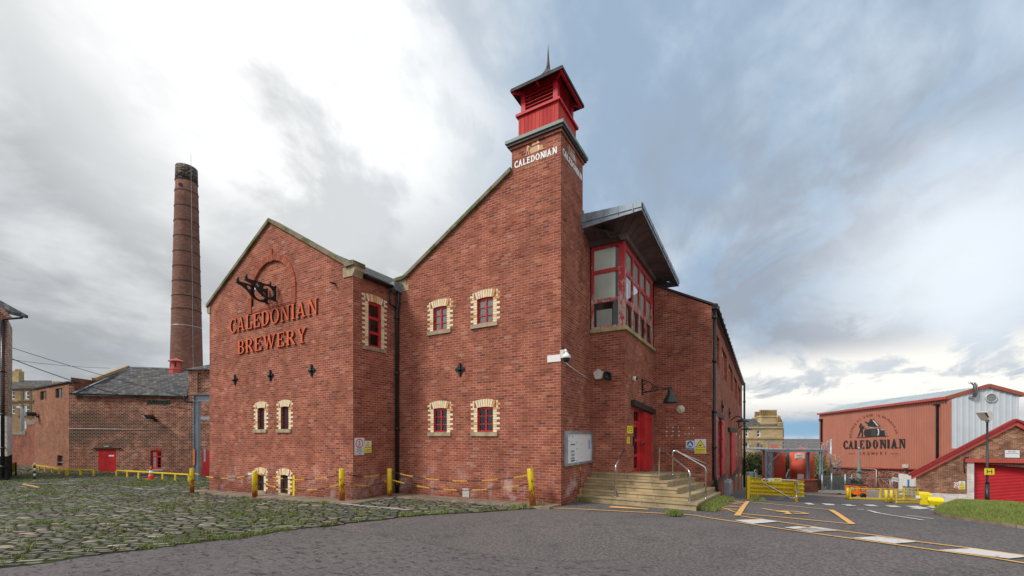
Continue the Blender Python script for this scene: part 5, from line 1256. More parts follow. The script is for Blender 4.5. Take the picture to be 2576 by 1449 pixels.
T_ = thing('wall_handrail', 'wall mounted stainless rail along the return wall below the signs', 'handrail', wr[0]); MB().tube(wr, .02, 8).build('tube', M_stainless, T_)
for q in (wr[0], wr[2]): MB().tube([q, (q[0], 6.41, q[2]-.05)], .015, 6).build('bracket', M_stainless, T_)
# ---- bollards and chains
bpx = [(483, 1241.5, 1178), (641, 1251.5, 1185), (860, 1263, 1178.5), (980, 1252, 1178.5), (1341, 1276, 1178.5)]
blab = ['yellow bollard at the far left corner of the left gable, chain loop on its side', 'yellow bollard in front of the left basement window of the gable', 'rust stained yellow bollard before the right corner of the left gable', 'clean yellow bollard in front of the black drainpipe corner', 'leaning rusty yellow bollard at the right end of the main front']
BOL = []
proto = None
for i, (bx, by, ty) in enumerate(bpx):
    g0 = gp(bx, by); d = (g0[0]-CAM[0])*-UY+(g0[1]-CAM[1])*UX; h = CAM[2]+(CY-ty)/F*d-g0[2]
    BOL.append((Vector(g0), h, d))
T_ = local_thing('yellow_bollard', blab[0], 'bollard', (0, 0, 0), group='yellow bollards along the brewery front')
MB().lathe([(.088, .0), (.088, .96), (.082, 1.0), (.0, 1.005)], (0, 0, 0), 20).build('tube', M_yb, T_)
MB().lathe([(.14, -.01), (.135, .022), (.0, .024)], (0, 0, 0), 16).build('base_plate', simple('rusted_plate', (.16, .06, .03), .9), T_)
ey = MB()
for a in (0, math.pi):
    for z in (.87, .60): ey.tube([(math.cos(a)*(.09+.02*math.cos(t*math.pi/4)), .02*math.sin(t*math.pi/4), z) for t in range(9)], .006, 5)
ey.build('chain_eyes', M_galv, T_)
for i, (g0, h, d) in enumerate(BOL):
    o = T_ if i == 0 else dup(T_, g0, 0, blab[i]); o.location = g0; o.scale = (.88 if i in (0, 3) else .96, .88 if i in (0, 3) else .96, h)
    if i == 4: o.rotation_euler = (R(-1), R(-4.5), R(30))
def chain(a, b, sag, label, grp='black and yellow chains between the bollards', phase=0, step=.048):
    a, b = Vector(a), Vector(b); L = (b-a).length+sag*sag*2.2; n = int(L/step); mb = MB(); pts = []
    for i in range(n+1):
        t = i/n; p = a.lerp(b, t); pts.append(p-Vector((0, 0, sag*4*t*(1-t))))
    for i in range(n):
        p, q = pts[i], pts[i+1]; c = (p+q)/2; d = (q-p).normalized(); up = Vector((0, 0, 1)) if i % 2 else d.cross(Vector((0, 0, 1))).normalized()
        s = (up-d*up.dot(d)).normalized(); ring = []
        for k in range(9):
            th = 2*math.pi*k/8; ring.append(c+d*(math.cos(th)*step*.78)+s*(math.sin(th)*.019))
        mb.tube(ring, .0055, 5, m=1 if ((i+phase)//11) % 2 else 0, cap=False)
    o = mb.build('chain', [M_ych, M_kch], org=tuple(a)); tag(o, label, 'chain', grp); return o
def eye(i, side, z):
    g0, h, d = BOL[i]; v = Vector((UX, UY, 0))*(.1*side); lean = Vector((-.05, -.03, 0))*z/1. if i == 4 else Vector((0, 0, 0)); return g0+v+Vector((0, 0, h*z))+lean
chain(eye(0, 1, .80), eye(1, -1, .86), .16, 'single sagging chain between the two leftmost yellow bollards', phase=4)
for a, b, zs in ((1, 2, ((.90, .80, .17), (.62, .52, .24))), (2, 3, ((.86, .86, .12), (.60, .58, .14))), (3, 4, ((.88, .82, .22), (.60, .60, .24)))):
    nm = {1: 'between the basement window bollard and the rust stained bollard', 2: 'between the rust stained bollard and the drainpipe bollard', 3: 'from the drainpipe bollard to the leaning bollard'}[a]
    for k, (za, zb_, sg) in enumerate(zs): chain(eye(a, 1, za), eye(b, -1, zb_), sg, ('upper' if k == 0 else 'lower')+' black and yellow chain '+nm, phase=a*5+k*7)
chain((.04, 1.36, .92), (.10, 1.22, .02), .0, 'yellow and black chain hanging from a hook on the tower side wall beside the steps', grp=None, phase=9)
pl_ = Pl(BOL[0][0].xy[:] if False else (BOL[0][0].x, BOL[0][0].y), (BOL[0][0].x+UX, BOL[0][0].y+UY))
hk = MB().pbox(PB, -9.20, -9.10, -.55, .50, .0, .02); tag(hk.build('depth_marker', M_yp), 'narrow yellow marker strip beside the right basement window', 'marker')
tag(MB().pbox(PB, -11.98, -11.72, .36, .47, .0, .01).build('small_plate', M_sw), 'tiny pale plate above left of the first basement window', 'plate')
# ---- grass and weeds
def tufts(name, spots, mat, label_kind='stuff', blade=(.05, .14), n=14, rad=.09, seed=1):
    rs = np.random.RandomState(seed); v = []; f = []
    for (x, y, s) in spots:
        k = int(n*s*(.6+.8*rs.rand())); 
        for _ in range(k):
            a = rs.rand()*6.283; r = rad*s*math.sqrt(rs.rand()); bx, by = x+r*math.cos(a), y+r*math.sin(a); z = gz(bx, by)+.015
            h = (blade[0]+(blade[1]-blade[0])*rs.rand())*(.7+.3*s); w = .004+.004*rs.rand(); t = rs.rand()*6.283; lean = (.2+.5*rs.rand())*h
            dx, dy = math.cos(t), math.sin(t); b = len(v); la = rs.rand()*6.283; lx, ly = math.cos(la)*lean, math.sin(la)*lean
            v += [(bx-dx*w, by-dy*w, z), (bx+dx*w, by+dy*w, z), (bx+dx*w*.7+lx*.4, by+dy*w*.7+ly*.4, z+h*.6), (bx-dx*w*.7+lx*.4, by-dy*w*.7+ly*.4, z+h*.6), (bx+lx, by+ly, z+h)]
            f += [(b, b+1, b+2, b+3), (b+3, b+2, b+4)]
    me = bpy.data.meshes.new(name); me.from_pydata(v, [], f); me.materials.append(mat); me.update(); o = bpy.data.objects.new(name, me); COL.objects.link(o); o['kind'] = 'stuff'; return o
from mathutils import noise as mnoise
rs = random.Random(11); sp = []; cam2 = Vector((CAM[0], CAM[1]))
xs_ = [p[0] for p in sett_poly]; ys_ = [p[1] for p in sett_poly]; tries = 0
while len(sp) < 3000 and tries < 120000:
    tries += 1; x, y = rs.uniform(-45, 2), rs.uniform(-14, 8)
    if not inpoly(x, y, sett_poly): continue
    nv = mnoise.fractal(Vector((x*.55, y*.75, 3.3)), 1., 2., 4)
    q = Vector((x, y))-cam2; d = -q.x*UY+q.y*UX
    if d < 3: continue
    edge_b = 0
    if nv+rs.uniform(-.30, .22) < .06: continue
    if x > -6.5 and y > -1.3: continue
    sp.append((x, y, rs.uniform(.5, 1.25)))
for _ in range(150):      # along the asphalt edge
    i = rs.randrange(3, len(ep)-1); t = rs.random(); a, b = ep[i], ep[i+1]
    if mnoise.noise(Vector((i*3.1+t*2, .5, 1))) > -.05: sp.append((a[0]+(b[0]-a[0])*t+rs.uniform(-.1, .12), a[1]+(b[1]-a[1])*t+rs.uniform(-.05, .18), rs.uniform(.6, 1.3)))
for _ in range(260):      # growth along the far wall foot and column
    px, py = rs.uniform(330, 560), rs.uniform(1203, 1226)
    if py > 1206+(px-330)*.02: x, y, z = gp(px, py); sp.append((x, y, rs.uniform(.5, 1.1)))
tufts('grass', sp, M_grass, n=18, blade=(.03, .10))
w2 = []
for _ in range(300): t = rs.random(); k = rs.random()**1.2; w2.append((3.34+t*.24+k*.36, 1.3+t*4.2-k*.1, rs.uniform(.5, 1.2)))
for _ in range(60): x, y, z = gp(rs.gauss(1697, 9), rs.gauss(1296, 1.5)); w2.append((x, y, rs.uniform(.6, 1.)))
for _ in range(9): w2.append((rs.uniform(.05, .4), rs.uniform(1.05, 1.2), rs.uniform(.5, .9)))
for bx_, by_ in ((1318, 1276), (1358, 1275), (1290, 1279)):
    for _ in range(6): x, y, z = gp(bx_+rs.gauss(0, 5), by_+rs.gauss(0, 1.2)); w2.append((x, y, rs.uniform(.6, 1.1)))
for _ in range(60): x, y, z = gp(rs.uniform(1885, 1925), rs.uniform(1257, 1262)); w2.append((x, y, rs.uniform(.25, .5)))
tufts('weeds', w2, M_grass, blade=(.04, .14), n=20, seed=5)
# ================================================================== LEFT YARD BUILDINGS
def CP(xc0, d0, xc1, d1, u0=0.): return Pl(cw(xc0, d0)[:2], cw(xc1, d1)[:2], u0)
def xcd(px, d): return (px-CX)/F*d
PD = CP(xcd(173, 29), 29, xcd(475, 29), 29)
def pz(P, pts): return [P.pix(*p) for p in pts]
def hullbase(P, u0, u1, zt): return None
DB = thing('old_boiler_house', 'old soot stained brick building with hipped slate roof and red door across the cobbled yard', 'building', PD.pt(4, -.8))
u_e, z_e = PD.pix(475, 1000); uL, zL = PD.pix(173, 963); uS = PD.pix(187, 990)[0]
dwin = [PD.pix(378.3, 1180), PD.pix(405.5, 1134)]; W1 = (dwin[0][0], dwin[1][0], dwin[0][1], dwin[1][1]-.03)
dd = [PD.pix(247, 1197), PD.pix(293, 1129)]; DD = (dd[0][0], dd[1][0], -1.15, dd[1][1])
gb = [PD.pix(369.5, 1018), PD.pix(429.5, 1008)]
out = [(0, -1.8), (u_e, -1.8), (u_e, z_e), (uS+.02, PD.pix(187, 994)[1]), (uS, zL), (0, zL)]
facade(MB(), PD, out, [arch(*W1, .07), rect(DD[0], DD[1], DD[2], DD[3]), rect(gb[0][0], gb[1][0], gb[0][1], gb[1][1])], .15).build('front_wall', M_old, DB)
# angled pale end block
A0 = cw(xcd(173, 29), 29)[:2]; A1 = cw(xcd(87, 32.7), 32.7)[:2]; PA = Pl(A1, A0)
sml = [PA.pix(290/1.704*1 if 0 else (390/1.704)*.62891, (1150+1215/1.704)*.62891), PA.pix((428/1.704)*.62891, (1150+1145/1.704)*.62891)]
w_a = [(PA.pix(274/1.704*.62891, (1150+768/1.704)*.62891), PA.pix(316/1.704*.62891, (1150+702/1.704)*.62891)), (PA.pix(378/1.704*.62891, (1150+753/1.704)*.62891), PA.pix(424/1.704*.62891, (1150+683/1.704)*.62891))]
hl = [rect(a[0], b[0], a[1], b[1]) for a, b in w_a]+[rect(sml[0][0], sml[1][0], sml[0][1], sml[1][1])]
zA = PA.pix(88, 979)[1]
facade(MB(), PA, [(0, -1.8), (PA.L, -1.8), (PA.L, zL), (0, zA)], hl, .18).build('end_wall', M_pale, DB)
for a, b in w_a: window(DB, PA, a[0], b[0], a[1], b[1], cols=2, rows=3, fr=M_glassblk, surr=False, sill=False, inset=.16, rise=0, bar=.02, fw=.02)
MB().pbox(PA, sml[0][0], sml[1][0], sml[0][1], sml[1][1], -.17, -.15).build('hatch', M_maroon, DB)
MB().pbox(PA, sml[0][0], sml[1][0], sml[0][1]+.25, sml[0][1]+.29, -.02, .01).build('hatch_bar', M_galv, DB)
cpA = MB(); cpA.pprism(PA, [(-.1, zA), (PA.L+.1, zL), (PA.L+.1, zL+.09), (-.1, zA+.09)], -.3, .12); cpA.pbox(PD, -.02, uS+.05, zL, zL+.09, -.3, .08); cpA.build('parapet_coping', M_dark, DB)
window(DB, PD, *W1, cols=2, rows=1, rise=.07, surr=False, sill=True, inset=.13, fw=.09, silm=M_grey); 
tb_ = MB(); tb_.pbox(PD, W1[0]+.09, W1[1]-.09, W1[3]-.42, W1[3]-.33, -.125, -.07)
for z in (.3, .55): tb_.pbox(PD, W1[0]+.09, W1[1]-.09, W1[2]+z-.01, W1[2]+z+.01, -.12, -.09)
for u in (.3, .7): tb_.pbox(PD, W1[0]+(W1[1]-W1[0])*u-.01, W1[0]+(W1[1]-W1[0])*u+.01, W1[3]-.33, W1[3]+.03, -.12, -.09)
tb_.build('window_bar', M_red, DB)
va_ = MB()
for i in range(9):
    t0, t1 = i/9+.01, (i+1)/9-.01; f_ = lambda t: W1[3]+.07*4*t*(1-t)+.005; ww = W1[1]-W1[0]
    va_.pprism(PD, [(W1[0]+ww*t0, f_(t0)), (W1[0]+ww*t1, f_(t1)), (W1[0]-.05+(ww+.1)*t1, f_(t1)+.2), (W1[0]-.05+(ww+.1)*t0, f_(t0)+.2)], -.05, .01)
va_.build('arch_bricks', M_sold, DB)
MB().pbox(PD, gb[0][0], gb[1][0], gb[0][1], gb[1][1], -.15, -.05).build('glass_block_strip', M_glassblk, DB)
DR = MB().pbox(PD, DD[0], DD[1], DD[2], DD[3], -.08, -.0).build('sliding_door', M_red, DB); MB().pbox(PD, DD[0]-.25, DD[1]+.3, DD[3]+.0, DD[3]+.09, 0, .09).build('door_track', M_dark, DR)
MB().pbox(PD, DD[0]+.72, DD[0]+1.08, DD[3]-.52, DD[3]-.42, .001, .01).build('door_sign', M_sw, DR); MB().pbox(PD, DD[0]+.45, DD[0]+.78, DD[3]+.12, DD[3]+.2, 0, .08).build('door_lamp', M_green, DB)
# roof
def c3d(px, py, d): return atD(px, py, d)
rd = 33.6; EL = PD.pt(uS-.1, PD.pix(187, 993)[1]+.03, .18); ER = PD.pt(u_e, z_e+.03, .18); RL = c3d(322, 924, rd); RR = c3d(480, 929, rd)
BLk = cw(xcd(320, 38.2), 38.2, 4.5); BRk = cw(xcd(500, 38.2), 38.2, 4.5)
MB().quad([EL, ER, RR, RL]).quad([RL, RR, BRk, BLk]).build('slate_roof', M_slate, DB)
MB().bar(EL, ER, .12, .10).build('eaves_gutter', M_blk2, DB)
MB().bar((RL[0], RL[1], RL[2]+.02), (RR[0], RR[1], RR[2]+.02), .16, .07).build('ridge', M_lead, DB)
vb = Vector(c3d(236, 954, 30.2)); MB().bar(Vector(RL)+Vector((0, 0, .06)), vb+Vector((0, 0, .0)), .24, .20).build('stone_verge', simple('pale_stone_coping', (.40, .30, .17), .85), DB)
MB().bar(Vector(RL)+Vector((UX*.28, UY*.28, -.02)), Vector(EL)+Vector((UX*.25, UY*.25, .08)), .16, .05).build('valley_flashing', M_lead, DB)
pw = Pl(cw(xcd(178, 29.2), 29.2)[:2], cw(xcd(322, 33.4), 33.4)[:2]); facade(MB(), pw, [pw.pix(181, 993), pw.pix(262, 960), pw.pix(318, 924), pw.pix(236, 957), pw.pix(178, 949)]).build('parapet_wall', M_dull, DB)
# taller block at the right with its own roof
uT0 = PD.pix(474, 1000)[0]; zT = PD.pix(474, 931)[1]; tw = MB(); PT = CP(xcd(474, 28.9), 28.9, xcd(560, 28.9), 28.9)
facade(tw, PT, [(0, -1.8), (4, -1.8), (4, zT), (0, zT)], [rect(.62, 3.5, PT.pix(500, 1020)[1], zT-.22)], .10); facade(tw, PT, rect(.55, 3.6, 2, zT-.1), (), 0, 0, -.10)
facade(tw, Pl(PT.pt(0, 0, -3)[:2], PT.pt(0, 0, 0)[:2]), rect(0, 3, 0, zT)); tw.build('stair_block_wall', M_old, DB)
nc = MB()
for i in range(28): nc.pbox(PT, .05+i*.14, .12+i*.14, zT-.13, zT-.02, 0, .05)
o_ = nc.build('dentil_course', M_old, DB); 
rp = MB(); e = [PT.pt(-.18, zT, .2), PT.pt(4.2, zT, .2), PT.pt(4.2, zT, -3.4), PT.pt(-.18, zT, -3.4)]; top = PT.pt(2.0, zT+.95, -1.6)
for i in range(4): rp.raw([e[i], e[(i+1) % 4], top], [(0, 1, 2)])
rp.build('stair_block_roof', M_slate, DB)
MB().tube([PT.pt(-.12, 4.55, .25), PT.pt(-.10, 4.15, .18), PT.pt(.55, 4.08, .14)], .055, 8).build('black_pipe', M_blk2, DB)
MB().tube([PT.pt(.42, 3.6, .05), PT.pt(.42, .3, .05)], .03, 6).build('thin_pipe', M_maroon, DB)
MB().tube([PD.pt(0, PD.pix(173, 1077.5)[1], .02), PD.pt(PD.pix(388, 1080)[0], PD.pix(388, 1081.5)[1], .02)], .014, 5).build('wall_cable', M_white, DB)
D2 = [PT.pix(509.3, 1207), PT.pix(531, 1133)]; d2 = MB().pbox(PT, D2[0][0], D2[1][0]+.5, -1.2, D2[1][1], .0, .04).build('side_door', M_red, DB)
MB().pbox(PT, D2[0][0]+.12, D2[0][0]+.26, .1, 1.0, .041, .05).build('push_plate', M_galv, d2)
# roof ventilator
RVp = c3d(443.5, 934, 33.2); RV = thing('roof_ventilator', 'small red octagonal ventilator turret on the slate ridge', 'ventilator', RVp)
MB().lathe([(.52, -.25), (.50, .10), (.55, .12), (.50, .16), (.36, .18), (.34, .75)], RVp, 8, sm=False).build('drum', M_redb, RV); MB().lathe([(.55, .745), (.54, .78), (.0, 1.02)], RVp, 8, sm=False).build('cap', M_redb, RV)
for k in range(4):
    a = R(k*90+22); MB().box(-.09, .09, -.01, .01, .30, .66)
vo = MB()
for k in range(8):
    a = R(45*k+22.5-60); P_ = Pl((RVp[0]+.318*math.cos(a)+.08*math.sin(a), RVp[1]+.318*math.sin(a)-.08*math.cos(a)), (RVp[0]+.318*math.cos(a)-.08*math.sin(a), RVp[1]+.318*math.sin(a)+.08*math.cos(a)))
    if k % 2 == 0: vo.pbox(P_, 0, .16, RVp[2]+.30, RVp[2]+.64, -.02, .02)
vo.build('louvre', M_int, RV)
# floodlights
def flood(P, px, py, label, flip=1):
    u, z = P.pix(px, py); T_ = thing('floodlight', label, 'floodlight', P.pt(u, z, 0), group='black wall floodlights in the yard')
    MB().pprism(P, [(u-.45, z+.16), (u-.18, z-.10), (u+.08, z-.14), (u+.12, z-.02), (u-.02, z+.14)], .12, .62).build('housing', M_black, T_)
    MB().pprism(P, [(u-.40, z+.12), (u-.19, z-.08), (u-.14, z-.05), (u-.3, z+.13)], .621, .63).build('lens', M_grey, T_); MB().pbox(P, u, u+.14, z-.26, z-.14, 0, .16).build('bracket', M_dark, T_)
flood(PD, 391, 1050, 'black floodlight on the sooty wall right of the white cable'); flood(PA, 97.5, 1042, 'black floodlight on the pale end wall of the old building')
# yellow bump rails
def bump(label, pts, n, h=.38, w=.06):
    T_ = thing('bump_rail', label, 'rail', gp(*pts[0]), group='low yellow bump rails at the wall foot')
    g_ = [Vector(gp(*p)) for p in pts]; top = [p+Vector((0, 0, h)) for p in g_]
    for a, b in zip(top, top[1:]): MB().bar(a, b, w, .065).build('beam', M_yr, T_)
    for i in range(n):
        t = i/(n-1)*(len(g_)-1); k = min(int(t), len(g_)-2); p = g_[k].lerp(g_[k+1], t-k); MB().bar(p-Vector((0, 0, .05)), p+Vector((0, 0, h-.04)), .07, .07).build('post', M_yr, T_)
bump('long yellow bump rail below the barred window with five short posts', [(293, 1199), (475, 1212)], 7); bump('short yellow bump rail left of the red sliding door', [(170, 1196), (236, 1197)], 3); bump('weathered brownish bump rail along the pale end wall', [(83, 1183), (168, 1196)], 6)
# traffic cone
cp0 = gp(380, 1205.5); CN = thing('traffic_cone', 'orange traffic cone with a white sleeve in front of the low yellow rail', 'cone', cp0); s_ = .95
MB().box(cp0[0]-.2, cp0[0]+.2, cp0[1]-.2, cp0[1]+.2, cp0[2], cp0[2]+.05).build('base', M_cone, CN)
MB().lathe([(.15, .05), (.108, .27)], cp0, 18).build('lower_cone', M_cone, CN); MB().lathe([(.110, .27), (.066, .49)], cp0, 18).build('sleeve', M_refl, CN); MB().lathe([(.064, .49), (.03, .70), (.0, .705)], cp0, 18).build('tip', M_cone, CN)
# steel goods frame beside the gable
SF = thing('steel_frame', 'blue grey steel column and beams with an orange hazard strip left of the gable', 'steel frame', gp(495, 1208)); dF = 23.5
b0 = Vector(gp(495, 1208)); Pf = CP(xcd(495, dF), dF, xcd(560, dF), dF); zt_ = Pf.pix(495, 1010)[1]; b0 = Vector(Pf.pt(0, b0.z))
cm_ = MB()
for q in ((-.12, -.10, -.11, .11), (.10, .12, -.11, .11), (-.10, .10, -.012, .012)): cm_.pbox(Pf, q[0], q[1], b0.z-.1, zt_, q[2], q[3])
cm_.build('column', M_bluegrey, SF); MB().pbox(Pf, -.125, -.02, Pf.pix(495, 1170)[1], Pf.pix(495, 1130)[1], .112, .118).build('hazard_strip', simple('faded_orange_strip', (.60, .16, .04)), SF)
bm_ = MB()
for q in ((zt_, zt_+.03), (zt_+.32, zt_+.35)): bm_.pbox(Pf, -.10, 3.2, q[0], q[1], -.1, .1)
bm_.pbox(Pf, -.10, 3.2, zt_+.03, zt_+.32, -.012, .012); bm_.pbox(Pf, -.10, -.085, zt_+.03, zt_+.32, -.1, .1); bm_.build('top_beam', M_bluegrey, SF); MB().pbox(Pf, -.35, 3.2, zt_+.352, zt_+.42, -.2, .2).build('slab', M_conc, SF)
zm = Pf.pix(495, 1056)[1]; MB().pbox(Pf, .125, 3.2, zm, zm+.16, -.04, .04).build('mid_beam', M_bluegrey, SF)
MB().pbox(Pf, -.2, .2, b0.z-.02, b0.z+.04, -.2, .2).build('base_plate', M_bluegrey, SF)
# ---- chimney
CHx, CHy, _ = cw(xcd(469.5, 60), 60); zc = lambda y: CAM[2]+(CY-y)/F*60
CHM = thing('brewery_chimney', 'tall tapering round brick chimney banded with iron hoops behind the slate roof', 'chimney', (CHx, CHy, -1.2))
zt_c = zc(424); rr_ = lambda z: 1.26+(1.93-1.26)*(zt_c-z)/(zt_c-9.); H = []
z = -1.2
while z < zt_c-3.2: H.append((rr_(z), z)); z += 2.
H += [(rr_(zt_c-3.2), zt_c-3.2), (rr_(zt_c-3.2)-.04, zt_c-3.15), (rr_(zt_c)-.02, zt_c), (rr_(zt_c)-.35, zt_c+.02), (rr_(zt_c)-.4, zt_c-4)]
MB().lathe(H, (CHx, CHy, 0), 48).build('shaft', M_chim, CHM)
for y in (448, 476, 514, 551, 590, 628, 665, 702, 738, 771): 
    z = zc(y+12); MB().lathe([(rr_(z), z-.06), (rr_(z)+.045, z-.05), (rr_(z)+.045, z+.05), (rr_(z), z+.06)], (CHx, CHy, 0), 40, sm=False).build('iron_band', M_dark, CHM)
zb_ = zc(824); MB().lathe([(rr_(zb_)+.01, zb_-.04), (rr_(zb_)+.02, zb_+.04)], (CHx, CHy, 0), 40).build('thin_band', M_galv, CHM)
av = (Vector((CAM[0], CAM[1]))-Vector((CHx, CHy))).normalized(); an = math.atan2(av.y, av.x)+R(22)
MB().tube([(CHx+(rr_(z)+.03)*math.cos(an), CHy+(rr_(z)+.03)*math.sin(an), z) for z in (0, 10, 20, 30, zt_c+1.6)], .025, 5).build('lightning_conductor', M_galv, CHM)
sp_ = MB(); rs = random.Random(8)
def soot():
    m = NT('sooted_chimney_top', .9); n = m.noise(2.4, 5, .75, sc3=(1, 1, 2.6)); m.col(m.mix(m.ss(n, .52, .60), (.035, .028, .025), (.36, .28, .22))); return m.mat
z0_ = zt_c-2.1; MB().lathe([(rr_(z0_)+.01, z0_), (rr_(zt_c)+.01, zt_c+.02), (rr_(zt_c)-.05, zt_c+.04)], (CHx, CHy, 0), 48).build('sooted_rim', soot(), CHM)
an2 = math.atan2(av.y, av.x)-R(30); z = zt_c-3.0; MB().tube([(CHx+(rr_(z)-.05)*math.cos(an2), CHy+(rr_(z)-.05)*math.sin(an2), z), (CHx+(rr_(z)+.06)*math.cos(an2), CHy+(rr_(z)+.06)*math.sin(an2), z)], .25, 12).build('flue_hole', M_int, CHM)
# ---- boundary wall, pipe, far left
PW1 = CP(xcd(20, 40), 40, xcd(66, 38), 38); PW2 = CP(xcd(66, 38), 38, xcd(90, 36), 36)
BWl = thing('boundary_wall', 'low red brick boundary wall with stone caps left of the pale end wall', 'wall', PW1.pt(1, -1)); m_ = MB(); m_.pprism(PW1, [(0, -2), (PW1.L, -2), (PW1.L, 1.93), (0, 1.93)], -.3, 0); m_.pprism(PW2, [(0, -2), (PW2.L, -2), (PW2.L, 2.8), (0, 2.8)], -.3, 0); m_.build('brickwork', M_dull, BWl)
MB().pbox(PW1, 0, PW1.L-.1, 1.932, 2.25, -.32, .03).build('stone_cap', simple('dirty_stone_cap', (.20, .18, .14), .9, 0, .4, 6), BWl); MB().pbox(PW2, 0, PW2.L+.1, 2.802, 3.2, -.32, .03).build('stone_cap', MC['dirty_stone_cap'], BWl)
pv = CP(xcd(56, 45), 45, xcd(70, 45), 45); ub, zb1 = pv.pix(57, 1100); _, zt1 = pv.pix(57, 1026); tag(MB().tube([pv.pt(0, zb1-2), pv.pt(0, zt1-.2), pv.pt(-.15, zt1), pv.pt(-.5, zt1+.05)], .13, 8).build('vent_pipe', M_grey, org=pv.pt(0, zb1-2)), 'pale grey vent pipe with bent top behind the boundary wall', 'pipe')
# left tenement
dT = 84; PTl = CP(xcd(-60, dT), dT, xcd(140, dT), dT); uu = lambda x, y: PTl.pix(x, y)
TL_ = thing('sandstone_tenement', 'brown sandstone tenement with slate roof behind the yard at the far left', 'building', PTl.pt(5, -2)); hz = [(66.5, 994, 12), (66, 1030, 12), (65.5, 1068, 12), (30, 994, 12), (30, 1030, 12), (104, 994, 12)]
wins = []
for x, y, hh in hz:
    a = uu(x-7, y+10.5); b = uu(x+7, y-10.5); wins.append((a[0], b[0], a[1], b[1]))
facade(MB(), PTl, [(0, -3), (PTl.L, -3), (PTl.L, uu(0, 978)[1]), (0, uu(0, 978)[1])], [rect(*w) for w in wins], .2).build('front_wall', M_ash2, TL_)
for w in wins: window(TL_, PTl, *w, cols=1, rows=2, fr=M_white, surr=False, sill=False, inset=.2, rise=0, fw=.16, bar=.12, blind=M_blind2)
st = MB(); 
for y in (979.5, 1011): z = uu(0, y)[1]; st.pbox(PTl, 0, PTl.L, z-.14, z+.14, .002, .14)
for w in wins[:3]: st.pbox(PTl, w[0]-.5, w[0]-.05, w[2]-.3, w[3]+.4, .002, .05); st.pbox(PTl, w[1]+.05, w[1]+.5, w[2]-.3, w[3]+.4, .002, .05); st.pbox(PTl, w[0]-1., w[1]+1., w[3]+.75, w[3]+.95, .002, .2)
st.build('string_course', simple('dark_stone_trim', (.17, .11, .065), .9), TL_)
ze = uu(0, 978)[1]; zr2 = CAM[2]+(CY-957)/F*89; a_ = [PTl.pt(0, ze, .3), PTl.pt(PTl.L, ze, .3)]; b_ = [cw(xcd(-60, 89), 89, zr2), cw(xcd(130, 89), 89, zr2)]; MB().quad([a_[0], a_[1], b_[1], b_[0]]).build('roof', M_slate, TL_)
k = CP(xcd(30, 88), 88, xcd(47, 88), 88); zc0 = CAM[2]+(CY-958)/F*88; zc1 = CAM[2]+(CY-933)/F*88; cs = MB().pbox(k, 0, k.L, zc0-1, zc1, -1, 0).build('chimney_stack', M_ash, TL_)
for t in (.15, .4, .65, .88): MB().lathe([(.16, 0), (.12, .5)], k.pt(k.L*t, zc1, -.5), 8).build('chimney_pot', M_ash, cs)
k = CP(xcd(110, 80), 80, xcd(150, 80), 80); zz0 = CAM[2]+(CY-975)/F*80; ob = thing('rendered_stack', 'pale rendered chimney block with a metal hood above the end wall parapet', 'chimney', k.pt(1, zz0)); MB().pbox(k, 1.65, 2.9, zz0-4, zz0+1.15, -1, 0).build('stack', M_ash2, ob); MB().pbox(k, 2.91, 6.2, zz0-4, zz0+1.0, -1.2, 0).build('metal_hood', M_lead, ob)
# edge building at far left with roof eaves
dA = 23.; PAl = CP(-45, dA, xcd(18.5, dA), dA); PAr = CP(xcd(18.5, dA), dA, xcd(31, 25.5), 25.5)
EB = thing('corner_building', 'brick building at the far left edge with white painted lower wall and black plinth', 'building', PAr.pt(0, -.6)); zl = lambda y: CAM[2]+(CY-y)/F*dA
for nm, P, mats in (('front', PAl, (M_blackb, M_whiteb, M_old)), ('side', PAr, (M_blackb, M_whiteb, M_quoin))):
    for (a, b), mt, n2 in zip(((-1.5, zl(1148)), (zl(1148), zl(1046)), (zl(1046), zl(798))), mats, ('plinth', 'white_wall', 'upper_wall')): facade(MB(), P, rect(0, P.L, a, b)).build(nm+'_'+n2, mt, EB)
uq = PAl.pix(13.5, 900)[0]; MB().tube([PAl.pt(uq, 8.0, .12), PAl.pt(uq, -.4, .12)], .075, 8).build('drainpipe', M_blk2, EB); MB().tube([PAl.pt(uq, 7.95, .12), PAl.pt(uq+.06, 8.08, .12), PAl.pt(uq+1.0, 8.15, .12), PAl.pt(uq+1.08, 8.3, .12)], .06, 8).build('gutter_branch', M_blk2, EB)
for z in (5.3, 3.0, 1.2, 0.2): MB().lathe([(.10, -.05), (.10, .05)], PAl.pt(uq, z, .12), 8).build('pipe_collar', M_blk2, EB)
ug_ = PAl.pix(-70, 900)[0]; MB().pprism(PAl, [(ug_, zl(798)+.003), (PAl.L, zl(798)+.003), (ug_, zl(716))], -.3, 0).build('gable_top', M_old, EB)
q0 = Vector(atD(-60, 722, 24.5)); q1 = Vector(atD(71, 794, 24.5)); back = Vector((-UY, UX, 0)); ft = q0-back*2.6; f1 = q1-back*2.6
er = MB(); er.hexa([f1+Vector((0, 0, -.16)), q1+Vector((0, 0, -.16)), q0+Vector((0, 0, -.16)), ft+Vector((0, 0, -.16)), f1, q1, q0, ft]); er.build('roof', M_slate, EB)
MB().bar(ft+Vector((0, 0, -.33))-back*.03, f1+Vector((0, 0, -.30))-back*.03, .06, .30).build('bargeboard', simple('grey_blue_barge', (.10, .11, .14)), EB)
MB().bar(q1+Vector((-.05, -.05, -.1)), f1+Vector((-.05, -.05, -.1)), .12, .1).build('eaves_gutter', M_blk2, EB)
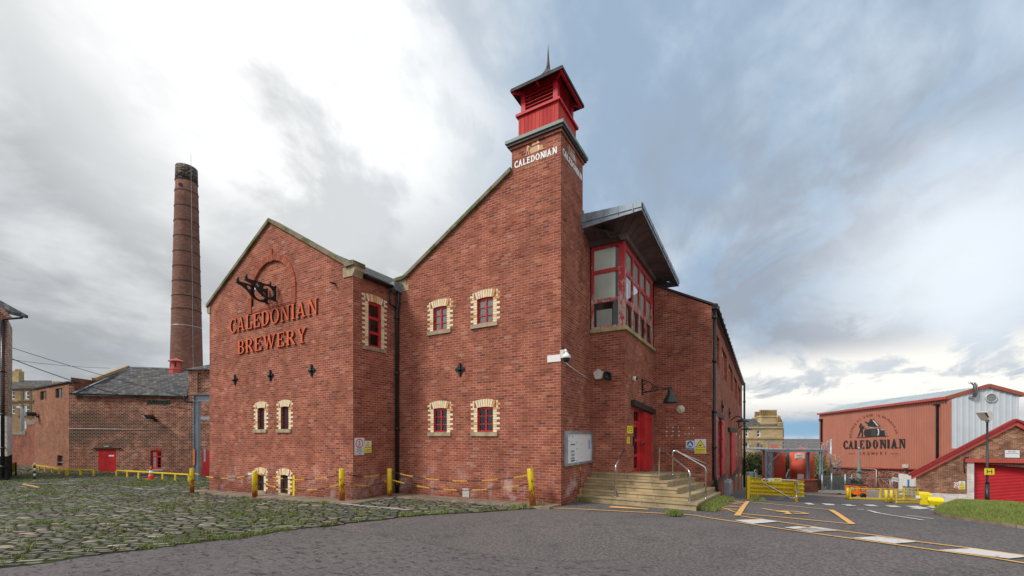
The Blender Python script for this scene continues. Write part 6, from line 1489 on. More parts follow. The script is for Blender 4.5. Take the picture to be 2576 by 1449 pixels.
# overhead cables
def cable(a, b, sag, r, label):
    a, b = Vector(a), Vector(b); pts = [a.lerp(b, t/14)-Vector((0, 0, sag*4*(t/14)*(1-t/14))) for t in range(15)]; tag(MB().tube(pts, r, 5).build('overhead_cable', M_black, org=tuple(a)), label, 'cable', 'cables slung across the yard')
cable(atD(31, 875, 24), atD(474, 1000, 28.6), .12, .015, 'upper dark cable slung from the left edge building over the slate roof')
cable(atD(31, 903, 24), atD(488, 1032, 28.6), .35, .022, 'thicker lower cable drooping across the sooty brick wall'); cable(atD(31, 905, 25), atD(279, 926, 33), .1, .012, 'thin faint cable running behind to the stone verge')
# chain posts at the far left
def wp(px, py, top, name, label, mat, r, cat='post'):
    g0 = Vector(gp(px, py)); d = (g0.x-CAM[0])*-UY+(g0.y-CAM[1])*UX; h = CAM[2]+(CY-top)/F*d-g0.z
    return g0, h, d
g0, h, d = wp(87, 1205, 1164, '', '', None, 0); T_ = thing('striped_post', 'slim black and white striped post left of the pale wall', 'post', g0)
for i in range(6): MB().tube([g0+Vector((0, 0, h*i/6)), g0+Vector((0, 0, h*(i+1)/6))], .045, 8).build('band', M_white if i % 2 else M_black, T_)
g1, h1, d = wp(40, 1198, 1163, '', '', None, 0); T_ = thing('panel_post', 'dark post carrying a yellow panel beside the left edge building', 'post', g1); MB().tube([g1, g1+Vector((0, 0, h1))], .04, 8).build('post', M_black, T_)
Pp = Pl((g1.x, g1.y), (g1.x+UX, g1.y+UY)); MB().pbox(Pp, -.32, -.03, g1.z+h1-.58, g1.z+h1-.02, -.03, .03).build('yellow_panel', M_yp, T_)
chain(g1+Vector((0, 0, h1*.8)), g0+Vector((0, 0, h*.75)), .28, 'dark chain between the yellow panel post and the striped post', grp=None, phase=40, step=.10)
# ================================================================== RIGHT YARD
# ---- yellow crash barrier and height hoop
dG = 17.7; PG_ = CP(xcd(1881, dG), dG, xcd(2060, dG), dG); zg = lambda y: PG_.pix(1900, y)[1]; ug = lambda x: PG_.pix(x, 1200)[0]
GB = thing('crash_barrier', 'yellow corrugated steel crash barrier on two posts beside the painted hatching', 'barrier', PG_.pt(0, zg(1259)))
MB().pbox(PG_, ug(1877.6), ug(1884.6), zg(1261), zg(1199), -.05, .06).build('post', M_yr, GB); MB().pbox(PG_, ug(1888), ug(1892), zg(1250), zg(1197.5), -.3, -.2).build('post', M_yr, GB); MB().pbox(PG_, ug(1990.5), ug(1997), zg(1260.5), zg(1208), .14, .24).build('post', M_yr, GB)
def wbeam(z0, z1, z0r, z1r, lab):
    mb = MB(); pr = []; n = 22
    for i in range(n+1):
        t = i/n; w = math.cos(t*2*math.pi*2)*.03; pr.append((t, w))
    xs = [ug(1885)]+[ug(1890)+(ug(2018)-ug(1890))*i/24 for i in range(25)]+[ug(2018)+.18*i/6 for i in range(1, 7)]
    sec = []
    for k, u in enumerate(xs):
        f = (u-xs[0])/(xs[-1]-xs[0]); a, b = z0+(z0r-z0)*f, z1+(z1r-z1)*f; e = max(0, (u-ug(2018))/.18); o_ = -.02-.22*e*e; sq = 1-.12*e*e; flare = 1+.0
        sec.append([PG_.pt(u-.03*math.sin(t*3.14)*0, (a+b)/2+(t-.5)*(b-a)*sq, o_+.05+w) for t, w in pr])
    for s0, s1 in zip(sec, sec[1:]):
        for i in range(n): mb.quad([s0[i], s1[i], s1[i+1], s0[i+1]], 0, True)
        
    o = mb.build('corrugated_beam', M_yr, GB); md = o.modifiers.new('thick', 'SOLIDIFY'); md.thickness = .01; return o
wbeam(zg(1224), zg(1200.5), zg(1231), zg(1210), 'upper'); wbeam(zg(1242), zg(1225), zg(1250), zg(1232), 'lower')
hb = [(1904, 1203.5), (1989, 1206.5), (1992.5, 1211), (1991.5, 1246), (1984, 1250.5), (1974, 1250), (1906, 1211), (1904, 1203.5)]
HP = thing('tubular_hoop', 'bent galvanised tube guard hung on the yellow crash barrier', 'guard', PG_.pt(ug(1950), zg(1250), .3)); MB().tube([PG_.pt(ug(x), zg(y), .32) for x, y in hb], .028, 8).build('tube', M_stainless, HP)
for x, y in ((1991, 1213), (1990.5, 1234)): MB().pbox(PG_, ug(x)-.03, ug(x)+.12, zg(y)-.03, zg(y)+.03, .24, .33).build('clamp', M_galv, HP)
sign(PG_, ug(1919), ug(1952), zg(1209), zg(1200.5), 'small yellow FLT warning plate on top of the yellow crash barrier', M_sw, base_o=.36, parts=[(multi(flat(PG_, rect(ug(1932.5), ug(1951), zg(1208), zg(1201.5))), tri(PG_, ug(1926), zg(1207.5), .13, .10)), M_sy, 'yellow_panel'), (txt(PG_, [('FLT', ug(1942), zg(1204.7), .06, .2)]), M_sk, 'lettering')])
B2 = thing('low_guard_rail', 'short low yellow guard rail end seen under the crash barrier', 'barrier', gp(1898, 1250)); g_ = Vector(gp(1890, 1250)); g2 = Vector(gp(1908, 1250))
for i in range(6): MB().bar(g_.lerp(g2, i/5), g_.lerp(g2, i/5)+Vector((0, 0, .42)), .05, .04).build('rib', M_yr, B2)
MB().bar(g_+Vector((0, 0, .44)), g2+Vector((0, 0, .44)), .06, .06).build('top_rail', M_yr, B2)
# ---- storage tanks
def zat(d, y): return CAM[2]+(CY-y)/F*d
def tank(x0, x1, yt, d, mat, label):
    xc = xcd((x0+x1)/2, d); r = (x1-x0)/2/F*d*.86; c = cw(xc, d); zb, zt = zat(d, 1224), zat(d, yt); T_ = thing('storage_tank', label, 'tank', (c[0], c[1], zb), group='red storage tanks')
    MB().lathe([(r, zb), (r, zt-.05), (r-.06, zt), (r*.5, zt+.12), (0, zt+.2)], (c[0], c[1], 0), 48).build('shell', mat, T_)
    for k in range(3): z = zb+(zt-zb)*(k+1)/4; MB().lathe([(r+.002, z-.02), (r+.012, z), (r+.002, z+.02)], (c[0], c[1], 0), 48).build('weld_band', mat, T_)
    v = (Vector((CAM[0], CAM[1]))-Vector(c[:2])).normalized(); t = Vector((-v.y, v.x)); P = Pl((c[0]+v.x*(r+.0)-t.x*0, c[1]+v.y*(r+.0)-t.y*0), (c[0]+v.x*r+t.x, c[1]+v.y*r+t.y))
    MB().box(c[0]-.3, c[0]+.3, c[1]-.3, c[1]+.3, zt+.15, zt+.45).build('hatch', mat, T_)
    return T_, c, r, P, zb, zt
tank(1917, 1975.5, 1129, 47.5, M_tank2, 'left red tank partly behind the twin grey columns')
T_, c, r, P, zb, zt = tank(1986.5, 2048, 1136, 47, M_tank, 'right red tank with a small notice near its top')
u, z = P.pix(2011.5, 1140+7.5); tn = MB().pbox(P, u-.45, u+.45, z-.24, z+.24, .0, .03).build('notice', M_offwhite, T_); tx_ = MB(); text_on(tx_, P, 'DOMESTIC', u, z+.07, .13, .035, width=.66, off=.01); text_on(tx_, P, 'WATER', u, z-.12, .10, .035, width=.5, off=.01); tx_.build('notice_lettering', M_sk, tn)
u, z = P.pix(2014, 1200); MB().pbox(P, u-.28, u+.28, z-.3, z+.3, .01, .08).build('white_label', M_white, T_)
pp_ = CP(xcd(1925, 43.5), 43.5, xcd(2068, 43.5), 43.5)
PLn = thing('brick_plinth', 'low red brick plinth wall under the tanks with a red coping', 'wall', pp_.pt(0, zat(43.5, 1233))); MB().pbox(pp_, 0, pp_.L, zat(43.5, 1236), zat(43.5, 1209), -.4, 0).build('brickwork', M_dull, PLn); MB().pbox(pp_, -.05, pp_.L+.05, zat(43.5, 1209)+.002, zat(43.5, 1206.5), -.45, .06).build('coping', M_redb, PLn)
# ---- access platform
PF = CP(xcd(1929, 44), 44, xcd(2083, 44), 44); zp = lambda y: PF.pix(2000, y)[1]; up = lambda x: PF.pix(x, 1130)[0]
AP = thing('access_platform', 'grey galvanised walkway platform with railings over the red tanks', 'platform', PF.pt(0, zp(1210)))
def col(x, w, y1=1209, o=0., mat=M_bluegrey, nm='column'):
    m_ = MB(); u = up(x); m_.pbox(PF, u-w/2, u-w/2+.03, zp(y1)-.5, zp(1137), o-.12, o+.12); m_.pbox(PF, u+w/2-.03, u+w/2, zp(y1)-.5, zp(1137), o-.12, o+.12); m_.pbox(PF, u-w/2+.03, u+w/2-.03, zp(y1)-.5, zp(1137), o-.015, o+.015); m_.build(nm, mat, AP)
col(1928.5, .22); col(1940, .28); col(1983, .16, o=-3); col(2052, .24, o=-1.2); col(2065, .24)
bm = MB(); bm.pbox(PF, up(1926), up(2068), zp(1137.2), zp(1133), -.12, .12); bm.build('main_beam', M_bluegrey, AP)
MB().pbox(PF, up(1930), up(2084), zp(1132.8), zp(1129.5), -1.1, .18).build('deck', M_galv, AP); MB().pbox(PF, up(1917), up(1990), zp(1132.8), zp(1129.5), -5.5, -1.11).build('deck', M_galv, AP)
dg_ = MB()
for a, b in (((1943, 1157), (1963, 1137.5)), ((2036, 1137.5), (2062, 1161)), ((1931, 1138), (1938, 1155)), ((1930, 1180), (1938, 1163)), ((1930, 1180), (1939, 1204)), ((2067, 1144), (2080, 1134)), ((1984, 1180), (1977, 1198)), ((2053, 1185), (2063, 1202))): dg_.bar(PF.pt(up(a[0]), zp(a[1]), .05), PF.pt(up(b[0]), zp(b[1]), .05), .09, .06)
o_ = dg_.build('bracing', M_galv, AP)
rl = MB()
for y in (1110.5, 1119): rl.bar(PF.pt(up(1931), zp(y), .12), PF.pt(up(2084), zp(y+3.5), .12), .05, .05); rl.bar(PF.pt(up(1932), zp(y-1), -1.0), PF.pt(up(2084), zp(y+3), -1.0), .035, .035)
for x in (1932, 1944, 1955.5, 1966, 1981, 1999, 2013, 2028, 2040, 2054.5, 2066, 2083): rl.bar(PF.pt(up(x), zp(1130), .12), PF.pt(up(x), zp(1110+(x-1930)*.023), .12), .045, .045)
for x in (1938, 1962, 1990, 2021, 2048, 2075): rl.bar(PF.pt(up(x), zp(1130), -1.0), PF.pt(up(x), zp(1109.5+(x-1930)*.023), -1.0), .035, .035)
rl.build('railing', M_galv, AP)
MB().bar(PF.pt(up(1916), zp(1111), -5), PF.pt(up(1932), zp(1111), -5), .05, .05).build('rear_rail', M_galv, AP)
# spiral stair
SSx = cw(xcd(2090.7, 44.5), 44.5); SP = thing('spiral_stair', 'galvanised spiral stair with pale handrail at the right end of the tank platform', 'stair', (SSx[0], SSx[1], zat(44.5, 1225)))
zb, zt = zat(44.5, 1226), zat(44.5, 1131); MB().tube([(SSx[0], SSx[1], zb), (SSx[0], SSx[1], zt+1.1)], .09, 10).build('centre_pole', M_galv, SP)
tr_ = MB(); hr = []; bl_ = MB(); n = 17; rad = .82
for i in range(n):
    a = R(200)-i*R(30); z = zb+(zt-zb)*(i+1)/n; c, s = math.cos(a), math.sin(a); c2, s2 = math.cos(a+R(27)), math.sin(a+R(27))
    tr_.raw([(SSx[0]+.08*c, SSx[1]+.08*s, z), (SSx[0]+rad*c, SSx[1]+rad*s, z), (SSx[0]+rad*c2, SSx[1]+rad*s2, z), (SSx[0]+.08*c2, SSx[1]+.08*s2, z), (SSx[0]+.08*c, SSx[1]+.08*s, z-.04), (SSx[0]+rad*c, SSx[1]+rad*s, z-.04), (SSx[0]+rad*c2, SSx[1]+rad*s2, z-.04), (SSx[0]+.08*c2, SSx[1]+.08*s2, z-.04)], [(0, 1, 2, 3), (7, 6, 5, 4), (0, 4, 5, 1), (1, 5, 6, 2), (2, 6, 7, 3), (3, 7, 4, 0)])
    hr.append((SSx[0]+rad*c, SSx[1]+rad*s, z+.95)); bl_.tube([(SSx[0]+rad*c, SSx[1]+rad*s, z), (SSx[0]+rad*c, SSx[1]+rad*s, z+.95)], .018, 5)
    bl_.tube([(SSx[0]+rad*c2, SSx[1]+rad*s2, z+.1), (SSx[0]+rad*c2, SSx[1]+rad*s2, z+1.0)], .014, 5)
tr_.build('treads', M_galv, SP); bl_.build('balusters', M_galv, SP); MB().tube(hr, .035, 7).build('handrail', simple('pale_yellow_rail', (.55, .45, .28), .4, .3), SP)
# ---- mesh fence with shrub
FN = CP(xcd(2067, 40), 40, xcd(2140, 40), 40); gzf = lambda u: zat(40, 1234)
MF = thing('mesh_fence', 'grey chain link fence with tubular posts right of the brick plinth', 'fence', FN.pt(0, gzf(0)))
fx = [(2068, 1194), (2092, 1190), (2126, 1193)]
for x, yt in fx: u = FN.pix(x, 1200)[0]; MB().tube([FN.pt(u, zat(40, 1236)), FN.pt(u, zat(40, yt))], .06, 8).build('post', M_galv, MF)
ms_ = MB(); u0, u1 = FN.pix(2068, 1200)[0], FN.pix(2140, 1200)[0]
for i in range(44): u = u0+(u1-u0)*i/44; ms_.bar(FN.pt(u, zat(40, 1233), .03), FN.pt(u, zat(40, 1196), .03), .006, .006)
for y in range(1197, 1234, 3): ms_.bar(FN.pt(u0, zat(40, y), .03), FN.pt(u1, zat(40, y), .03), .006, .006)
o_ = ms_.build('mesh_panel', M_grey, MF); MB().pbox(FN, -.2, u1+5, zat(40, 1240), zat(40, 1234), -.2, .2).build('kerb', M_grey, MF)
def foliage(name, label, cat, c, rad, n, size, mat, seed, flat=1., trunk=None, group=None):
    rs = np.random.RandomState(seed); T_ = thing(name, label, cat, (c[0], c[1], gz(c[0], c[1])), group=group); v = []; f = []
    cl = [(rs.randn(3)*np.array(rad)*.42) for _ in range(14)]
    for _ in range(n):
        k = cl[rs.randint(14)]; p = k+rs.randn(3)*np.array(rad)*.27; 
        if (np.abs(p)/np.array(rad)).max() > 1.05: continue
        p = p+np.array(c); d1 = rs.randn(3); d1 /= np.linalg.norm(d1)+1e-6; d2 = np.cross(d1, rs.randn(3)); d2 /= np.linalg.norm(d2)+1e-6; s = size*(.6+.8*rs.rand()); b = len(v)
        v += [tuple(p-d1*s), tuple(p+d2*s*.5), tuple(p+d1*s), tuple(p-d2*s*.5)]; f.append((b, b+1, b+2, b+3))
    me = bpy.data.meshes.new('foliage'); me.from_pydata((np.array(v)-np.array(T_.location)).tolist(), [], f); me.materials.append(mat); me.update(); o = bpy.data.objects.new('foliage', me); COL.objects.link(o); o.parent = T_
    st_ = MB()
    for i in range(9): a = rs.rand()*6.28; st_.tube([(c[0], c[1], gz(c[0], c[1])-.1), (c[0]+math.cos(a)*rad[0]*.3, c[1]+math.sin(a)*rad[1]*.3, c[2]-rad[2]*.2), (c[0]+math.cos(a)*rad[0]*.6, c[1]+math.sin(a)*rad[1]*.6, c[2]+rad[2]*.5)], [.05, .035, .01], 5)
    st_.build('stems', M_twig, T_); return T_
foliage('ivy_shrub', 'dark bluish shrub behind the chain link fence', 'shrub', cw(xcd(2112, 42), 42, zat(42, 1214)), (1.7, 1.3, .85), 9000, .07, M_ivy, 3)
foliage('evergreen_hedge', 'large dark green hedge left of the red tanks', 'hedge', cw(xcd(1893, 60), 60, zat(60, 1172)), (3.4, 2.2, 1.9), 16000, .11, M_leaf, 4)
foliage('green_bush', 'dark bush filling the gap between the two red tanks', 'bush', cw(xcd(1980, 62), 62, zat(62, 1178)), (3.0, 2.2, 2.3), 9000, .10, M_leaf, 6)
foliage('yellowing_bush', 'greenish bush between the right tank and the spiral stair', 'bush', cw(xcd(2055, 64), 64, zat(64, 1180)), (3.2, 2, 2.2), 8000, .10, M_grass, 9)
def bare_shrub(c, h, w, n, seed, label):
    rs = random.Random(seed); T_ = thing('bare_shrub', label, 'shrub', c); mb = MB()
    def br(p, d, L, r, k):
        q = p+d*L; mb.tube([p, q], [r, r*.6], 3, cap=False)
        if k == 0: return
        for _ in range(rs.randint(2, 4)): br(p+d*L*rs.uniform(.5, 1), (d+Vector((rs.uniform(-.55, .55), rs.uniform(-.55, .55), rs.uniform(-.1, .5)))).normalized(), L*rs.uniform(.5, .8), r*.6, k-1)
    for _ in range(n): br(Vector(c)+Vector((rs.uniform(-w, w)*UX, rs.uniform(-w, w)*UY, 0)), Vector((rs.uniform(-.3, .3), rs.uniform(-.3, .3), 1)).normalized(), h*.45, .035, 4)
    mb.build('twigs', M_twig, T_)
bare_shrub(cw(xcd(1890, 66), 66, zat(66, 1165)), 3.4, 2.4, 12, 5, 'bare brown twiggy shrub in front of the golden tenement')
# grey equipment cabinet at the wall end
EC = CP(xcd(1881, 42), 42, xcd(1900, 42), 42); T_ = thing('equipment_cabinet', 'small pale grey cabinet with a bent pipe behind the crash barrier', 'cabinet', EC.pt(.4, zat(42, 1215))); MB().pbox(EC, .1, .95, zat(42, 1215), zat(42, 1188), -.5, 0).build('cabinet_body', M_green, T_); MB().tube([EC.pt(.62, zat(42, 1200), .05), EC.pt(.62, zat(42, 1184), .05), EC.pt(.74, zat(42, 1181), .05), EC.pt(.88, zat(42, 1184), .05), EC.pt(.88, zat(42, 1190), .05)], .04, 7).build('bent_pipe', M_stainless, T_)
rw = CP(xcd(1868, 48), 48, xcd(1925, 48), 48); T_ = thing('road_railing', 'low dark railings on a grey wall beyond the hedge', 'railing', rw.pt(0, zat(48, 1215))); MB().pbox(rw, 0, rw.L, zat(48, 1225), zat(48, 1196), -.3, 0).build('kerb_wall', M_grey, T_)
m_ = MB(); 
for i in range(26): m_.pbox(rw, i*.1, i*.1+.02, zat(48, 1196), zat(48, 1190), -.05, -.03)
m_.pbox(rw, 0, rw.L, zat(48, 1190), zat(48, 1189), -.06, -.02); m_.build('railings', M_black, T_)
# ---- golden tenement
dR = 92; PR = CP(xcd(1840, dR), dR, xcd(1969, dR), dR); cR = cf(2950, 1550, 2.8975); pr_ = lambda x, y: PR.pix(*cR(x, y))
GT = thing('golden_tenement', 'golden sandstone tenement with a massive chimney stack of nine pots behind the tanks', 'building', PR.pt(2, -10))
wn = []
for x0, y0, x1, y1 in ((88, 483, 130, 572), (222, 488, 270, 577), (90, 636, 132, 735), (222, 640, 270, 740), (225, 800, 270, 880)): a, b = pr_(x0, y1), pr_(x1, y0); wn.append((a[0], b[0], a[1], b[1]))
ze = pr_(300, 462)[1]; facade(MB(), PR, [(0, -12), (PR.L, -12), (PR.L, ze), (0, ze)], [rect(*w) for w in wn], .25).build('front_wall', M_ash, GT)
PRs = CP(xcd(1969, dR), dR, xcd(1972, 100), 100); facade(MB(), PRs, rect(0, PRs.L, -12, ze)).build('side_wall', M_ash2, GT)
for w in wn: window(GT, PR, *w, cols=1, rows=2, fr=M_white, surr=False, sill=False, inset=.22, rise=0, fw=.2, bar=.14, blind=M_blind2)
st = MB()
for y in (463, 585): z = pr_(0, y)[1]; st.pbox(PR, 0, PR.L+.15, z-.16, z+.16, .002, .22)
z = pr_(0, 775)[1]; st.pbox(PR, 0, PR.L, z-.12, z+.12, .002, .12); st.build('string_course', M_ash, GT)
zr3 = zat(97, 1054); MB().quad([PR.pt(0, ze+.1, .2), PR.pt(PR.L, ze+.1, .2), cw(xcd(1966, 97), 97, zr3), cw(xcd(1830, 97), 97, zr3)]).quad([cw(xcd(1830, 97), 97, zr3), cw(xcd(1966, 97), 97, zr3), cw(xcd(1972, 102), 102, ze), cw(xcd(1830, 102), 102, ze)]).build('roof', M_slate, GT)
def stack(x0, x1, yt, yb, d, npot, o=0):
    k = CP(xcd(x0, d), d, xcd(x1, d), d); a, b = zat(d, yb), zat(d, yt); s_ = MB(); s_.pbox(k, 0, k.L, a-1, b-.3, -1.6, 0); s_.pbox(k, -.15, k.L+.15, b-.299, b, -1.7, .15); s = s_.build('chimney_stack', M_ash, GT)
    for i in range(npot): MB().lathe([(.24, 0), (.20, 1.1), (.24, 1.15), (.24, 1.3)], k.pt(k.L*(i+.5)/npot, b, -.8), 8).build('chimney_pot', M_ash, s)
stack(1916, 1959.5, 1045.5, 1073.6, 93.5, 9); stack(1904, 1916, 1049.5, 1060, 96, 3); stack(1959.8, 1969, 1062, 1075, 92.5, 2)
# ================================================================== WAREHOUSE
A_w, B_w = (xcd(2061, 66), 66), (xcd(2388, 38), 38); PW = CP(*A_w, *B_w); Lw = PW.L
gd = Vector((28, -8.4)).normalized(); PGw = CP(*B_w, B_w[0]+gd.x*5, B_w[1]+gd.y*5)
WH = thing('warehouse', 'large salmon clad warehouse with painted brewery emblem and pale grey gable', 'building', PW.pt(Lw/2, -3))
pw_ = lambda x, y: PW.pix(x, y); zEl, zEr = pw_(2062, 1042.5)[1], pw_(2388, 1002)[1]; zBl, zBr = pw_(2066, 1173.5)[1], pw_(2388, 1180.5)[1]
def ribbed(mb, P, u0, u1, zb, zt, pitch=.40, dep=.045):
    """box-profile cladding; zb, zt are functions of u"""
    u = u0; prev = None
    while u < u1+.001:
        for du, o in ((0, 0), (pitch*.55, 0), (pitch*.65, dep), (pitch*.9, dep)):
            uu_ = min(u+du, u1); cur = (P.pt(uu_, zb(uu_), o), P.pt(uu_, zt(uu_), o))
            if prev: mb.quad([prev[0], cur[0], cur[1], prev[1]])
            prev = cur
        u += pitch
    return mb
lin = lambda a, b, L: (lambda u: a+(b-a)*u/L)
ribbed(MB(), PW, 0, Lw, lin(zBl, zBr, Lw), lin(zEl, zEr, Lw)).build('side_cladding', M_clad, WH)
facade(MB(), PW, [(0, -9), (Lw, -6), (Lw, zBr), (0, zBl)], (), 0, 0, -.15).build('base_wall', M_ware, WH)
MB().hexa([PW.pt(0, zBl-.12, .07), PW.pt(Lw, zBr-.12, .07), PW.pt(Lw, zBr-.12, -.15), PW.pt(0, zBl-.12, -.15), PW.pt(0, zBl+.0, .07), PW.pt(Lw, zBr, .07), PW.pt(Lw, zBr, -.15), PW.pt(0, zBl, -.15)]).build('drip_flashing', M_redb, WH)
ap = PGw.pix(2485, 970); e2u = ap[0]*2+.0; zE = PGw.pix(2388, 1002)[1]
zgab = lambda u: zE+(ap[1]-zE)*(u/ap[0] if u <= ap[0] else max(0, 2-u/ap[0]))
us = .0; pu0 = PGw.pix(2393.5, 1050)[0]; zpb = PGw.pix(2400, 1128)[1]
ribbed(MB(), PGw, pu0, e2u-.6, lambda u: zpb, lambda u: zgab(u)-.12, .42, .035).build('gable_panel', M_cladg, WH)
m_ = MB(); ribbed(m_, PGw, 0, pu0, lambda u: -6, lambda u: zgab(u)-.1, .2, .02); ribbed(m_, PGw, pu0, e2u, lambda u: -6, lambda u: zpb-.003, .42, .035); m_.build('gable_cladding', M_clad, WH)
v0 = PW.pt(0, 0); vL = Vector(PW.pt(Lw, 0))-Vector(v0); apx = Vector(PGw.pt(ap[0], ap[1], .15)); rb = Vector(PW.pt(Lw, zEr+.05, .2)); lbk = Vector(PW.pt(-.1, zEl+.05, .2))
ridge_l = Vector(PW.pix(2135, 1019) and (0, 0, 0)); rv = rayv(2135, 1020.5)
# far ridge end: above the middle of the far gable
fm = Vector(v0)+Vector((PGw.t.x, PGw.t.y, 0))*ap[0]; dfm = (fm.x-CAM[0])*-UY+(fm.y-CAM[1])*UX; ridge_l = Vector((fm.x, fm.y, zat(dfm, 1019.5))); e_r = Vector(PGw.pt(e2u, zE+.05, .15)); e_l = Vector(v0)+Vector((PGw.t.x, PGw.t.y, 0))*e2u; e_l.z = zEl
MB().quad([lbk, rb, apx, ridge_l]).quad([ridge_l, apx, e_r, e_l]).build('roof', M_roofm, WH)
rbs = MB()
for i in range(1, 40): rbs.bar(lbk.lerp(rb, i/40)+Vector((0, 0, .02)), ridge_l.lerp(apx, i/40)+Vector((0, 0, .02)), .05, .05)
rbs.build('roof_seam', M_roofm, WH)
MB().bar(lbk, rb, .22, .24).build('eaves_trim', M_redb, WH)
for a, b in ((rb, apx), (apx, e_r)): MB().bar(a, b, .12, .30).build('gable_trim', M_rust if 0 else simple('brown_red_trim', (.33, .09, .05)), WH)
cv_ = PGw.pix(2491.8, 1001); rv_ = (PGw.pix(2506.6, 1001)[0]-PGw.pix(2477, 1001)[0])/2; c3 = PGw.pt(*cv_, .0)
RVt = MB().lathe([(rv_, 0), (rv_, .12), (rv_*.86, .13), (rv_*.84, .04), (0, .04)], c3, 32, axis=(PGw.n.x, PGw.n.y, 0)).build('round_vent', M_offwhite, WH); m_ = MB()
for i in range(9):
    h_ = -rv_*.76+i*rv_*.19; w_ = math.sqrt(max(0, (rv_*.84)**2-h_*h_)); m_.pbox(PGw, cv_[0]-w_, cv_[0]+w_, cv_[1]+h_-.045*rv_, cv_[1]+h_+.045*rv_, .045, .10)
m_.build('slats', M_grey, RVt)
cX = cf(3750, 1500, 2.415)
for k, (x, y) in enumerate(((320, 85), (342, 82))):
    a = PGw.pix(*cX(x, 212)); b = PGw.pix(*cX(x, y)); c_ = PGw.pix(*cX(x-(50 if k == 0 else 22), y-8)); MB().tube([PGw.pt(a[0]-.15, a[1]-.05, .05), PGw.pt(a[0], a[1]-.02, .3), PGw.pt(a[0]+.0, a[1]+.25, .42), PGw.pt(b[0], b[1]-.2, .42), PGw.pt(b[0]-.15, b[1]+.02, .42), PGw.pt(c_[0], c_[1], .42)], .085, 9).build('flue_pipe', M_stainless, WH)
for x, yt, yb in ((2069, 1060, 1170), (2363, 1021, 1178)):
    u = PW.pix(x, 1100)[0]; a, b = PW.pix(x, yb)[1], PW.pix(x, yt)[1]; w_ = .24 if x < 2100 else .11; T_ = MB().pbox(PW, u-w_/2, u+w_/2, a, b, .06, .25).build('rainwater_pipe', M_blk2, WH); MB().pbox(PW, u-w_*1.3, u+w_*1.3, b, b+w_*1.6, .05, .4).build('hopper', M_blk2, T_)
MB().pbox(PW, PW.pix(2104, 1180)[0]-.3, PW.pix(2104, 1180)[0]+.5, zBl+.3, zBl+.9, .06, .3).build('green_box', M_green, WH)
u_, z_ = PW.pix(2283, 1173); MB().pbox(PW, u_-.3, u_+.3, z_-.15, z_+.2, .06, .3).build('wall_lamp', M_offwhite, WH)
# emblem
cW = cf(3350, 1580, 4.8286)
SG = thing('warehouse_sign', 'huge black CALEDONIAN BREWERY emblem with copper still and stirring man on salmon cladding', 'sign', PW.pt(*PW.pix(*cW(730, 1100))))
def trace(shapes, x0, x1, y0, y1, n, o, mat, name, par, inv=True):
    mb = MB(); sh = []
    for p in march(shapes, x0, x1, y0, y1, n)[0]:
        q = [PW.pt(*PW.pix(*cW(x, -y)), o) for x, y in p]; mb.quad(q)
    return mb.build(name, mat, par)
ng = lambda pts: [(x, -y) for x, y in pts]
emb = [('p', ng([(395, 815), (408, 770), (432, 715), (445, 660), (425, 600), (445, 575), (470, 610), (505, 600), (523, 650), (495, 655), (490, 690), (505, 740), (488, 812), (472, 812), (482, 745), (462, 715), (440, 755), (412, 815)])), ('c', 462, -566, 20), ('l', 450, -552, 565, -652, 5), ('l', 440, -598, 470, -560, 9), ('l', 495, -600, 510, -615, 9),
       ('p', ng([(540, 665), (835, 640), (838, 705), (830, 760), (815, 795), (545, 800), (527, 770), (520, 730), (527, 690)])),
       ('p', ng([(578, 618), (605, 565), (590, 562), (560, 540), (525, 515), (575, 516), (605, 540), (640, 492), (634, 470), (720, 464), (712, 486), (845, 605)])),
       ('p', ng([(838, 680), (900, 675), (930, 690), (945, 795), (826, 798)])), ('p', ng([(368, 820), (500, 812), (700, 795), (1010, 792), (1010, 797), (700, 806), (500, 824), (368, 825)]))]
E1 = trace(emb, 360, 1015, -830, -458, 110, .07, M_sk, 'emblem', SG)
trace([('p', ng([(660, 668), (760, 655), (770, 785), (665, 790)]))], 650, 780, -795, -650, 30, .075, simple('dark_grey_ink', (.05, .05, .048)), 'shading', E1)
trace([('p', ng([(690, 470), (712, 488), (810, 598), (785, 600), (700, 500)])), ('p', ng([(782, 655), (812, 650), (822, 700), (815, 760), (800, 785), (785, 778), (798, 740), (798, 690)])), ('l', 580, -612, 700, -628, 4), ('l', 480, -690, 500, -740, 3), ('l', 935, -700, 945, -780, 3), ('l', 860, -678, 920, -670, 3)], 575, 955, -800, -460, 90, .078, M_sw, 'highlight', E1)
# lettering, set glyph by glyph between its measured pixels
mb = MB(); GX_ = [('C', 120, 208), ('A', 222, 325), ('L', 335, 432), ('E', 443, 527), ('D', 557, 658), ('O', 692, 790), ('N', 820, 952), ('I', 970, 1018), ('A', 1045, 1175), ('N', 1195, 1325)]
tops = lambda x: 884+(845-884)*(x-120)/1205; bots = lambda x: 1040+(1024-1040)*(x-120)/1205
for ch, a, b in GX_:
    (ps, _), w = gm(ch, T=.27, t=.13, S=.03, e=.10)[0], gm(ch, T=.27, t=.13, S=.03, e=.10)[1]
    for p in ps: mb.quad([PW.pt(*PW.pix(*cW(a+(b-a)*x/w, bots(a)+(tops(a)-bots(a))*y)), .07) for x, y in p])
mb.build('name_lettering', M_sk, SG)
mb = MB()
def mtext(s, fn, h, o=.07):
    vs, fs = text2d(s, 1., .012); xs = [v[0] for v in vs]; xm = (min(xs)+max(xs))/2
    good = []
    for f in fs:
        a = sum(vs[f[i]][0]*vs[f[(i+1) % len(f)]][1]-vs[f[(i+1) % len(f)]][0]*vs[f[i]][1] for i in range(len(f))); good.append(f if a > 0 else f[::-1])
    MB().raw([PW.pt(*PW.pix(*cW(*fn((x-xm)*h/.73, (y-.365)*h/.73))), o) for x, y in vs], good).build('rust_letter', M_rust, SG)
